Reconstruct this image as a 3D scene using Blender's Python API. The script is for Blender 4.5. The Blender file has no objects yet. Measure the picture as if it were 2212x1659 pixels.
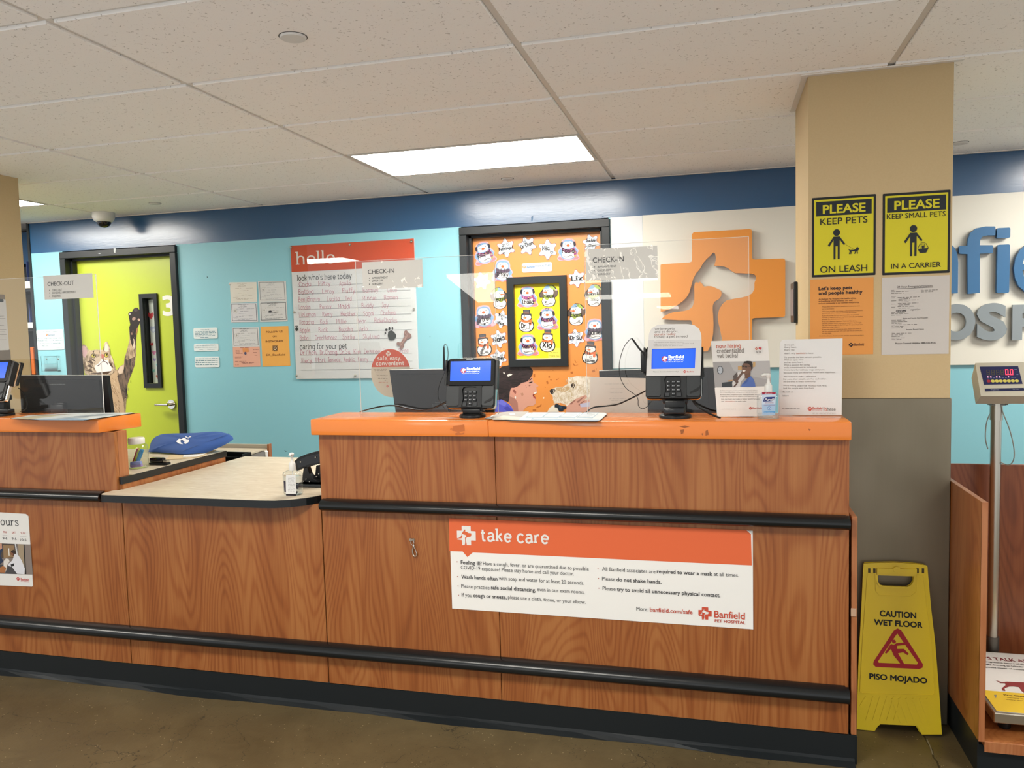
import bpy, bmesh, math, random
from mathutils import Vector, Matrix
from mathutils.geometry import tessellate_polygon
random.seed(7)
S = bpy.context.scene
COL = S.collection
# ---------------------------------------------------------------- camera
HC = 1.52                       # eye height
F = 1693.05                     # focal length in pixels of a 2212 px wide frame
CX, CY = 1106.0, 829.5
def cam_axes(yaw, pitch, roll):
    cy, sy, cp, sp = math.cos(yaw), math.sin(yaw), math.cos(pitch), math.sin(pitch)
    f = Vector((sy*cp, cy*cp, sp)); r = Vector((cy, -sy, 0)); u = r.cross(f)
    c, s = math.cos(roll), math.sin(roll)
    return c*r+s*u, -s*r+c*u, f
RT, UP, FW = cam_axes(-0.258935, -0.06893, -0.026184)
CAM = Vector((0, 0, HC))
cd = bpy.data.cameras.new('camera'); cam = bpy.data.objects.new('camera', cd); COL.objects.link(cam)
cd.sensor_fit = 'HORIZONTAL'; cd.sensor_width = 36; cd.lens = F/2212*36; cd.clip_start = .05; cd.clip_end = 100
m = Matrix((RT, UP, -FW)).transposed().to_4x4(); m.translation = CAM
cam.matrix_world = m
S.camera = cam
# ---------------------------------------------------------------- world, exposure
w = bpy.data.worlds.new('world'); S.world = w; w.use_nodes = True
w.node_tree.nodes['Background'].inputs[0].default_value = (.97, .985, 1.0, 1)
w.node_tree.nodes['Background'].inputs[1].default_value = 1.15
S.view_settings.view_transform = 'Standard'; S.view_settings.look = 'None'
S.view_settings.gamma = 1; S.view_settings.use_curve_mapping = False
S.view_settings.exposure = -0.17
LIGHT = 38.0                     # ceiling panel emission
# ---------------------------------------------------------------- helpers
def lin(c):
    if isinstance(c, str): c = tuple(int(c[i:i+2], 16) for i in (0, 2, 4))
    return tuple(((v/255)/12.92 if v/255 <= .04045 else ((v/255+.055)/1.055)**2.4) for v in c)+(1,)
MATS = {}
GAIN = .74                      # painted and printed surfaces: share of light returned by a full-scale colour
def alb(c): r = lin(c); return (r[0]*GAIN, r[1]*GAIN, r[2]*GAIN, 1)
def mat(key, color=None, rough=.6, metal=0, spec=.5, emit=0, bump=None, coat=0):
    """plain procedural material, cached by key"""
    if key in MATS: return MATS[key]
    m = bpy.data.materials.new(key); m.use_nodes = True; nt = m.node_tree; b = nt.nodes['Principled BSDF']
    col = (lin if emit or metal else alb)(color if color is not None else key)
    b.inputs['Base Color'].default_value = col; b.inputs['Roughness'].default_value = rough
    b.inputs['Metallic'].default_value = metal; b.inputs['Specular IOR Level'].default_value = spec
    if coat: b.inputs['Coat Weight'].default_value = coat; b.inputs['Coat Roughness'].default_value = .08
    if emit:
        b.inputs['Emission Color'].default_value = col; b.inputs['Emission Strength'].default_value = emit
    if bump:
        n, tc = nt.nodes.new('ShaderNodeTexNoise'), nt.nodes.new('ShaderNodeTexCoord'); bp = nt.nodes.new('ShaderNodeBump')
        n.inputs['Scale'].default_value = bump[0]; n.inputs['Detail'].default_value = 3
        bp.inputs['Strength'].default_value = bump[1]; bp.inputs['Distance'].default_value = .002
        nt.links.new(tc.outputs['Object'], n.inputs['Vector']); nt.links.new(n.outputs['Fac'], bp.inputs['Height']); nt.links.new(bp.outputs['Normal'], b.inputs['Normal'])
    MATS[key] = m; return m
def ink(c): return mat(c, c, .55, spec=.35)          # flat printed colour
def nodes_mat(key):
    m = bpy.data.materials.new(key); m.use_nodes = True; MATS[key] = m
    nt = m.node_tree; return m, nt, nt.nodes['Principled BSDF'], nt.nodes.new, nt.links.new
def ramp(nt, stops, mode='LINEAR'):
    r = nt.nodes.new('ShaderNodeValToRGB'); r.color_ramp.interpolation = mode
    while len(r.color_ramp.elements) < len(stops): r.color_ramp.elements.new(.5)
    for e, (p, c) in zip(r.color_ramp.elements, stops): e.position = p; e.color = alb(c) if not isinstance(c, float) else (c, c, c, 1)
    return r
def mapping(nt, scale, coord='Object', rot=(0,0,0)):
    tc, mp = nt.nodes.new('ShaderNodeTexCoord'), nt.nodes.new('ShaderNodeMapping')
    if coord == 'World':
        g = nt.nodes.new('ShaderNodeNewGeometry'); nt.links.new(g.outputs['Position'], mp.inputs[0])
    else: nt.links.new(tc.outputs[coord], mp.inputs[0])
    mp.inputs['Scale'].default_value = scale; mp.inputs['Rotation'].default_value = rot
    return mp.outputs[0]
def noise(nt, vec, scale, detail=3, dist=0, rough=.5):
    n = nt.nodes.new('ShaderNodeTexNoise'); n.inputs['Scale'].default_value = scale; n.inputs['Detail'].default_value = detail
    n.inputs['Distortion'].default_value = dist; n.inputs['Roughness'].default_value = rough; nt.links.new(vec, n.inputs['Vector']); return n.outputs['Fac']
def mth(nt, op, a, b=None, c=None):
    n = nt.nodes.new('ShaderNodeMath'); n.operation = op
    for i, v in enumerate((a, b, c)):
        if v is None: continue
        if isinstance(v, (int, float)): n.inputs[i].default_value = v
        else: nt.links.new(v, n.inputs[i])
    return n.outputs[0]
def mixc(nt, f, a, b, blend='MIX'):
    n = nt.nodes.new('ShaderNodeMix'); n.data_type = 'RGBA'; n.blend_type = blend
    for s, v in ((n.inputs['Factor'], f), (n.inputs['A'], a), (n.inputs['B'], b)):
        if isinstance(v, (int, float)): s.default_value = v
        elif isinstance(v, list): s.default_value = v
        elif isinstance(v, (str, tuple)): s.default_value = alb(v)
        else: nt.links.new(v, s)
    return n.outputs['Result']
def bumpn(nt, h, strength, dist, b):
    bp = nt.nodes.new('ShaderNodeBump'); bp.inputs['Strength'].default_value = strength; bp.inputs['Distance'].default_value = dist
    nt.links.new(h, bp.inputs['Height']); nt.links.new(bp.outputs['Normal'], b.inputs['Normal'])

def wood(key, dark, mid, light, seed=0.0, rough=.32):
    m, nt, b, N, L = nodes_mat(key)
    v = mapping(nt, (1, 1, .16), 'World'); ad = N('ShaderNodeVectorMath'); ad.operation = 'ADD'; ad.inputs[1].default_value = (seed, seed*.7, seed*1.3); L(v, ad.inputs[0]); v = ad.outputs[0]
    big = noise(nt, v, 4.6, 1.2, .35)
    rings = mth(nt, 'SINE', mth(nt, 'MULTIPLY', big, 170))
    rings = mth(nt, 'MULTIPLY', mth(nt, 'ADD', rings, 1), .5)
    v2 = mapping(nt, (1, 1, .02), 'World'); fib = noise(nt, v2, 160, 3)
    ton = noise(nt, mapping(nt, (1, 1, .12), 'World'), 9, 2)
    f = mth(nt, 'ADD', mth(nt, 'MULTIPLY', mth(nt, 'POWER', rings, 2.2), .17), mth(nt, 'ADD', mth(nt, 'MULTIPLY', fib, .38), mth(nt, 'MULTIPLY', ton, .62)))
    r = ramp(nt, [(.38, light), (.62, mid), (.98, dark)]); L(f, r.inputs[0]); L(r.outputs[0], b.inputs['Base Color'])
    b.inputs['Roughness'].default_value = rough; b.inputs['Specular IOR Level'].default_value = .4
    return m
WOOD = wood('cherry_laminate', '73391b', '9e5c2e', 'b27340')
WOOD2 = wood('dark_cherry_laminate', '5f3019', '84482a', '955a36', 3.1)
WOODE = wood('cherry_edge_band', '9c5a34', 'ae6c42', 'bb7b50', 5.2)
def build_mats():
    # ceiling tile: pitted mineral fibre
    m, nt, b, N, L = nodes_mat('ceiling_tile')
    v = mapping(nt, (1, 1, 1), 'World')
    n1 = noise(nt, v, 95, 2, .6); n2 = noise(nt, v, 210, 2)
    pit = mth(nt, 'MAXIMUM', mth(nt, 'MULTIPLY', mth(nt, 'GREATER_THAN', n1, .675), .8), mth(nt, 'MULTIPLY', mth(nt, 'GREATER_THAN', n2, .72), .45))
    c = mixc(nt, pit, [.93, .91, .88, 1], [.50, .47, .44, 1]); L(c, b.inputs['Base Color']); b.inputs['Roughness'].default_value = .9; b.inputs['Specular IOR Level'].default_value = .15
    bumpn(nt, mth(nt, 'SUBTRACT', 1, pit), .5, .002, b)
    # navy semi gloss paint with roller texture
    m, nt, b, N, L = nodes_mat('navy_paint'); b.inputs['Base Color'].default_value = alb('285a86'); b.inputs['Roughness'].default_value = .24; b.inputs['Specular IOR Level'].default_value = .75
    bumpn(nt, noise(nt, mapping(nt, (1, 1, 3.0), 'World'), 30, 4), .10, .003, b)
    m, nt, b, N, L = nodes_mat('aqua_paint'); b.inputs['Base Color'].default_value = alb('8fcfdd'); b.inputs['Roughness'].default_value = .5
    bumpn(nt, noise(nt, mapping(nt, (1, 1, 1), 'World'), 60, 4), .12, .002, b)
    mat('white_board', 'e9e6da', .45, bump=(50, .1)); mat('white_board_cool', 'e6e9ec', .4)
    m, nt, b, N, L = nodes_mat('tan_paint')
    n = noise(nt, mapping(nt, (1, 1, 1), 'World'), 180, 3); L(mixc(nt, n, 'd4b98a', 'dcc294'), b.inputs['Base Color']); b.inputs['Roughness'].default_value = .75
    # floor: worn sealed concrete
    m, nt, b, N, L = nodes_mat('floor_concrete')
    v = mapping(nt, (1, 1, 1), 'World')
    blot = noise(nt, v, 2.2, 5, .4, .6); fine = noise(nt, v, 30, 6, 0, .7)
    r = ramp(nt, [(.3, '57492f'), (.5, '6d5e40'), (.7, '80704f')]); L(mth(nt, 'ADD', mth(nt, 'MULTIPLY', blot, .6), mth(nt, 'MULTIPLY', fine, .4)), r.inputs[0])
    vo = N('ShaderNodeTexVoronoi'); vo.inputs['Scale'].default_value = 55; L(v, vo.inputs['Vector'])
    sel = mth(nt, 'GREATER_THAN', noise(nt, v, 17, 2), .54)
    speck = mth(nt, 'MULTIPLY', mth(nt, 'LESS_THAN', vo.outputs['Distance'], .13), sel)
    c = mixc(nt, speck, r.outputs[0], 'b8aa86')
    vd = N('ShaderNodeTexVoronoi'); vd.inputs['Scale'].default_value = 90; L(v, vd.inputs['Vector'])
    dk = mth(nt, 'MULTIPLY', mth(nt, 'LESS_THAN', vd.outputs['Distance'], .2), mth(nt, 'GREATER_THAN', noise(nt, v, 9, 3), .55))
    c = mixc(nt, mth(nt, 'MULTIPLY', dk, .7), c, '2e2a1e')
    vc = N('ShaderNodeTexVoronoi'); vc.feature = 'DISTANCE_TO_EDGE'; vc.inputs['Scale'].default_value = 1.55
    na = N('ShaderNodeTexNoise'); na.inputs['Scale'].default_value = 5; na.inputs['Detail'].default_value = 5; L(v, na.inputs['Vector'])
    vm = N('ShaderNodeVectorMath'); vm.operation = 'MULTIPLY_ADD'; vm.inputs[1].default_value = (.35, .35, .35); L(na.outputs['Color'], vm.inputs[0]); L(v, vm.inputs[2]); L(vm.outputs[0], vc.inputs['Vector'])
    cr = mth(nt, 'MULTIPLY', mth(nt, 'LESS_THAN', vc.outputs['Distance'], .0022), mth(nt, 'GREATER_THAN', noise(nt, v, 2.6, 2), .5))
    c = mixc(nt, mth(nt, 'MULTIPLY', cr, .8), c, '3a3424'); L(c, b.inputs['Base Color'])
    L(mth(nt, 'MULTIPLY_ADD', fine, .4, .22), b.inputs['Roughness']); bumpn(nt, mth(nt, 'SUBTRACT', fine, cr), .25, .004, b)
    # brushed stainless steel
    m, nt, b, N, L = nodes_mat('brushed_steel')
    n = noise(nt, mapping(nt, (1, 1, .03), 'World'), 260, 3); n3 = noise(nt, mapping(nt, (1, 1, .5), 'World'), 3, 3)
    r = ramp(nt, [(.3, '857c69'), (.7, '9c927e')]); L(n3, r.inputs[0]); L(r.outputs[0], b.inputs['Base Color'])
    b.inputs['Metallic'].default_value = .9; L(mth(nt, 'MULTIPLY_ADD', n, .15, .36), b.inputs['Roughness'])
    mat('chrome', 'd9d7d0', .12, 1); mat('steel', 'b7b2a6', .28, 1); mat('dark_steel', '6c6861', .4, .9)
    # beige stone-look laminate
    m, nt, b, N, L = nodes_mat('beige_laminate')
    n = noise(nt, mapping(nt, (1, 3.2, 1), 'World', (0, 0, .35)), 13, 6, .8, .65)
    r = ramp(nt, [(.32, 'cbbaa0'), (.5, 'd8c9b0'), (.66, 'e3d7c2')]); L(n, r.inputs[0]); L(r.outputs[0], b.inputs['Base Color']); b.inputs['Roughness'].default_value = .35
    mat('orange_laminate', 'f78d3a', .16, spec=.55); mat('black_rubber', '171b1d', .25, spec=.4); mat('black_vinyl', '1d2225', .42, spec=.25, bump=(30, .05))
    mat('black_plastic', '141617', .35, spec=.35); mat('black_gloss', '121416', .12); mat('dark_grey_plastic', '323638', .4, spec=.35); mat('frame_black', '23282b', .38, spec=.3, bump=(70, .15))
    mat('white_plastic', 'ecebe6', .35); mat('white_paint', 'e6e2da', .6); mat('grid_white', 'fffdf8', .6)
    mat('lime_paint', 'c0d138', .38); mat('door_orange', 'e99648', .38); mat('sign_orange', 'f09a3c', .45)
    mat('yellow_plastic', 'f6d81e', .42, bump=(25, .08)); mat('blue_fabric', '2c559c', .85, bump=(600, .5)); mat('letter_blue', '2e6c9e', .4); mat('letter_grey', '8b959b', .4)
    mat('beige_plastic', 'd9d3c0', .45)
    b_ = M_['grid_white'].node_tree.nodes['Principled BSDF'] if False else MATS['grid_white'].node_tree.nodes['Principled BSDF']; b_.inputs['Base Color'].default_value = (.70, .67, .62, 1)
    mat('store_light', 'fffaf0', .5, emit=10)
    e = mat('light_panel', 'fffaf0', .5, emit=LIGHT)
    # clear sheet: see-through with Fresnel reflection
    for key, tint, f0 in (('clear_acrylic', (.985, .99, .985, 1), .04), ('clear_bottle', (.93, .95, .96, 1), .05), ('window_glass', (.9, .93, .92, 1), .04)):
        m = bpy.data.materials.new(key); m.use_nodes = True; MATS[key] = m; nt = m.node_tree; nt.nodes.clear()
        o, mx, t, g, ge, dp = (nt.nodes.new(x) for x in ('ShaderNodeOutputMaterial', 'ShaderNodeMixShader', 'ShaderNodeBsdfTransparent', 'ShaderNodeBsdfGlossy', 'ShaderNodeNewGeometry', 'ShaderNodeVectorMath'))
        t.inputs[0].default_value = tint; g.inputs['Roughness'].default_value = .01; dp.operation = 'DOT_PRODUCT'
        nt.links.new(ge.outputs['Incoming'], dp.inputs[0]); nt.links.new(ge.outputs['Normal'], dp.inputs[1])   # Schlick reflectance of a thin sheet
        fr = mth(nt, 'MULTIPLY_ADD', mth(nt, 'POWER', mth(nt, 'SUBTRACT', 1, mth(nt, 'ABSOLUTE', dp.outputs['Value'])), 5), 1-f0, f0)
        for a, c in ((fr, mx.inputs[0]), (t.outputs[0], mx.inputs[1]), (g.outputs[0], mx.inputs[2]), (mx.outputs[0], o.inputs[0])): nt.links.new(a, c)
    for key, a, bb, sc in (('cat_fur', '5a4733', 'c4aa88', (34, 34, 10)), ('cat_face_fur', '7a624a', 'dac6aa', (40, 40, 16)), ('cat_dark_fur', '1e1814', '7a6452', (30, 30, 9)), ('dog_fur', 'cdb996', 'f4ecdf', (45, 45, 28)), ('dark_hair', '0e0b0c', '3a2a2c', (14, 14, 60))):
        m, nt, b, N, L = nodes_mat(key); v = mapping(nt, sc, 'World', (0, .5, 0)); n = noise(nt, v, 1.0, 5, 1.2, .65)
        r = ramp(nt, [(.38, a), (.6, bb)]); L(n, r.inputs[0]); L(r.outputs[0], b.inputs['Base Color']); b.inputs['Roughness'].default_value = .5
build_mats()
M_ = MATS

WL = {}                          # world position of every object made here
def wl(o): return WL.get(o.name, Vector((0, 0, 0))) if o else Vector((0, 0, 0))
def link(o, parent, w):
    COL.objects.link(o)
    if parent: o.parent = parent; o.location = w-wl(parent)
    else: o.location = w
    WL[o.name] = w
def tag(o, label=None, cat=None, group=None, kind=None):
    if label: o['label'] = label
    if cat: o['category'] = cat
    if group: o['group'] = group
    if kind: o['kind'] = kind
    return o
def thing(name, loc, label=None, cat=None, group=None, kind=None, parent=None):
    o = bpy.data.objects.new(name, None); o.empty_display_size = .05; link(o, parent, Vector(loc)); return tag(o, label, cat, group, kind)
class B:
    """collects shapes in world space, then links them as ONE mesh object"""
    def __init__(s): s.v = []; s.f = []; s.m = []; s.sm = []; s.mats = []; s.M = None
    def mi(s, m):
        m = M_[m] if isinstance(m, str) and m in M_ else (ink(m) if isinstance(m, str) else m)
        if m not in s.mats: s.mats.append(m)
        return s.mats.index(m)
    def add(s, vs, fs, m, smooth=False):
        k = len(s.v); i = s.mi(m)
        for v in vs: s.v.append(s.M @ Vector(v) if s.M else Vector(v))
        for f in fs: s.f.append([k+a for a in f]); s.m.append(i); s.sm.append(smooth)
    def bm(s, bm, m, smooth=False):
        bm.verts.index_update(); s.add([v.co.copy() for v in bm.verts], [[v.index for v in f.verts] for f in bm.faces], m, smooth); bm.free(); return s
    def box(s, x0, x1, y0, y1, z0, z1, m, bev=0, seg=2):
        if not bev:
            s.add([(x, y, z) for x in (x0, x1) for y in (y0, y1) for z in (z0, z1)], [(0, 1, 3, 2), (4, 6, 7, 5), (0, 4, 5, 1), (2, 3, 7, 6), (0, 2, 6, 4), (1, 5, 7, 3)], m); return s
        b = bmesh.new(); bmesh.ops.create_cube(b, size=1, matrix=Matrix.Translation(((x0+x1)/2, (y0+y1)/2, (z0+z1)/2)) @ Matrix.Diagonal((abs(x1-x0), abs(y1-y0), abs(z1-z0), 1)))
        bmesh.ops.bevel(b, geom=b.edges[:], offset=bev, segments=seg, affect='EDGES', profile=.5); return s.bm(b, m, seg > 1)
    def prism(s, pts, d, m, holes=(), caps=True):
        """pts: 3D loop; extruded by vector d; holes: loops"""
        d = Vector(d); loops = [[Vector(p) for p in pts]]+[[Vector(p) for p in h] for h in holes]
        tris = tessellate_polygon(loops); flat = [p for l in loops for p in l]; n = len(flat)
        vs = flat+[p+d for p in flat]; fs = [tuple(t) for t in tris]+[tuple(n+a for a in reversed(t)) for t in tris] if caps else []
        k = 0
        for l in loops:
            q = len(l)
            for i in range(q): a, c = k+i, k+(i+1) % q; fs.append((a, c, n+c, n+a))
            k += q
        s.add(vs, fs, m); return s
    def tube(s, pts, r, m, seg=10, cap=True, smooth_path=0):
        P = [Vector(p) for p in pts]
        if smooth_path: P = catmull(P, smooth_path)
        rs = r if isinstance(r, (list, tuple)) else [r]*len(P)
        if len(rs) != len(P): rs = [rs[0]+(rs[-1]-rs[0])*i/(len(P)-1) for i in range(len(P))]
        t0 = (P[1]-P[0]).normalized(); up = Vector((0, 0, 1)) if abs(t0.z) < .9 else Vector((1, 0, 0)); n = t0.cross(up).normalized()
        vs = []; fs = []
        for i, p in enumerate(P):
            t = (P[min(i+1, len(P)-1)]-P[max(i-1, 0)]).normalized(); n = (n-t*n.dot(t)).normalized(); b = t.cross(n)
            for k in range(seg):
                a = 2*math.pi*k/seg; vs.append(p+(n*math.cos(a)+b*math.sin(a))*rs[i])
        for i in range(len(P)-1):
            for k in range(seg): a, c = i*seg+k, i*seg+(k+1) % seg; fs.append((a, c, c+seg, a+seg))
        s.add(vs, fs, m, True)
        if cap: s.add(vs[:seg], [tuple(range(seg))[::-1]], m); s.add(vs[-seg:], [tuple(range(seg))], m)
        return s
    def lathe(s, prof, c, m, seg=24, sx=1, sy=1, ax='z'):
        c = Vector(c); vs = []; fs = []
        for r, z in prof:
            for k in range(seg):
                a = 2*math.pi*k/seg; p = (r*math.cos(a)*sx, r*math.sin(a)*sy, z)
                if ax == 'y': p = (p[0], p[2], p[1])
                if ax == 'x': p = (p[2], p[0], p[1])
                vs.append(c+Vector(p))
        for i in range(len(prof)-1):
            for k in range(seg): a, b_ = i*seg+k, i*seg+(k+1) % seg; fs.append((a, b_, b_+seg, a+seg))
        if prof[0][0] > 1e-5: fs.append(tuple(range(seg))[::-1])
        if prof[-1][0] > 1e-5: fs.append(tuple(range((len(prof)-1)*seg, len(prof)*seg)))
        s.add(vs, fs, m, True); return s
    def done(s, name, parent=None, label=None, cat=None, group=None, kind=None, loc=None):
        if name in ('lettering', 'wear_marks', 'scratches', 'paint_chips', 'paper_hearts', 'tape_scraps', 'faint_print') and parent and not kind: kind = 'stuff'
        xs = [v.x for v in s.v]; ys = [v.y for v in s.v]; zs = [v.z for v in s.v]
        c = Vector(loc) if loc else Vector(((min(xs)+max(xs))/2, (min(ys)+max(ys))/2, min(zs)))
        me = bpy.data.meshes.new(name); me.from_pydata([v-c for v in s.v], [], s.f)
        for q in s.mats: me.materials.append(q)
        me.polygons.foreach_set('material_index', s.m); me.polygons.foreach_set('use_smooth', s.sm); me.update()
        if any(s.sm): me.set_sharp_from_angle(angle=.7)
        o = bpy.data.objects.new(name, me); link(o, parent, c); return tag(o, label, cat, group, kind)
def catmull(P, n):
    out = []
    for i in range(len(P)-1):
        a, b, c, d = P[max(i-1, 0)], P[i], P[i+1], P[min(i+2, len(P)-1)]
        for k in range(n):
            t = k/n; out.append(((b*2)+(c-a)*t+(a*2-b*5+c*4-d)*t*t+(b*3-a-c*3+d)*t**3)*.5)
    out.append(P[-1]); return out

# ---------------------------------------------------------------- planes: real surfaces that print is laid on
class Plane:
    def __init__(s, O, U=(1, 0, 0), V=(0, 0, 1)):
        s.O = Vector(O); s.U = Vector(U).normalized(); s.V = Vector(V).normalized(); s.N = s.U.cross(s.V)
        if s.N.dot(CAM-s.O) < 0: s.N = -s.N
    def P(s, x, y):              # where the sight line of a photo point meets this surface
        r = RT*((x-CX)/F)-UP*((y-CY)/F)+FW; t = (s.O-CAM).dot(s.N)/r.dot(s.N); q = CAM+r*t-s.O
        return (q.dot(s.U), q.dot(s.V))
    def w(s, u, v, h=0): return s.O+s.U*u+s.V*v+s.N*h
    def W(s, x, y, h=0): u, v = s.P(x, y); return s.w(u, v, h)
    def k(s, x, y): a = Vector(s.P(x, y)); return (Vector(s.P(x, y-1))-a).length      # metres per photo pixel (up)
def PY(y): return Plane((0, y, 0))
def PZ(z): return Plane((0, 0, z), (1, 0, 0), (0, 1, 0))
def PX(x): return Plane((x, 0, 0), (0, 1, 0), (0, 0, 1))

TXT = {}
def textgeo(s, bold=0, shear=0, space=1, solid=False):
    key = (s, bold, shear, space, solid)
    if key in TXT: return TXT[key]
    c = bpy.data.curves.new('t', 'FONT'); c.body = s; c.size = 1; c.resolution_u = 2 if len(s) > 14 else 4; c.offset = bold if solid else 0; c.shear = shear; c.space_character = space
    o = bpy.data.objects.new('t', c); COL.objects.link(o); bpy.context.view_layer.update()
    me = o.to_mesh(); vs = [(v.co.x, v.co.y) for v in me.vertices]; fs = [tuple(p.vertices) for p in me.polygons]; o.to_mesh_clear()
    bpy.data.objects.remove(o); bpy.data.curves.remove(c)
    if not vs: vs = [(0, 0)]
    if bold and not solid:          # thicken every stroke by a band along its outline
        cnt = {}
        for f in fs:
            for i in range(len(f)): a, d = f[i], f[(i+1) % len(f)]; e = tuple(sorted(((round(vs[a][0], 4), round(vs[a][1], 4)), (round(vs[d][0], 4), round(vs[d][1], 4))))); cnt[e] = cnt.get(e, 0)+1
        for (p0, p1), n_ in cnt.items():
            if n_ != 1: continue
            dx, dy = p1[0]-p0[0], p1[1]-p0[1]; l = math.hypot(dx, dy)
            if l < 1e-4: continue
            dx, dy = dx/l*bold, dy/l*bold; k = len(vs); vs += [(p0[0]-dx*.7-dy, p0[1]-dy*.7+dx), (p0[0]-dx*.7+dy, p0[1]-dy*.7-dx), (p1[0]+dx*.7+dy, p1[1]+dy*.7-dx), (p1[0]+dx*.7-dy, p1[1]+dy*.7+dx)]; fs.append((k, k+1, k+2, k+3))
    x0 = min(v[0] for v in vs); x1 = max(v[0] for v in vs); TXT[key] = (vs, fs, x0, x1); return TXT[key]
CAP = .73
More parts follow.
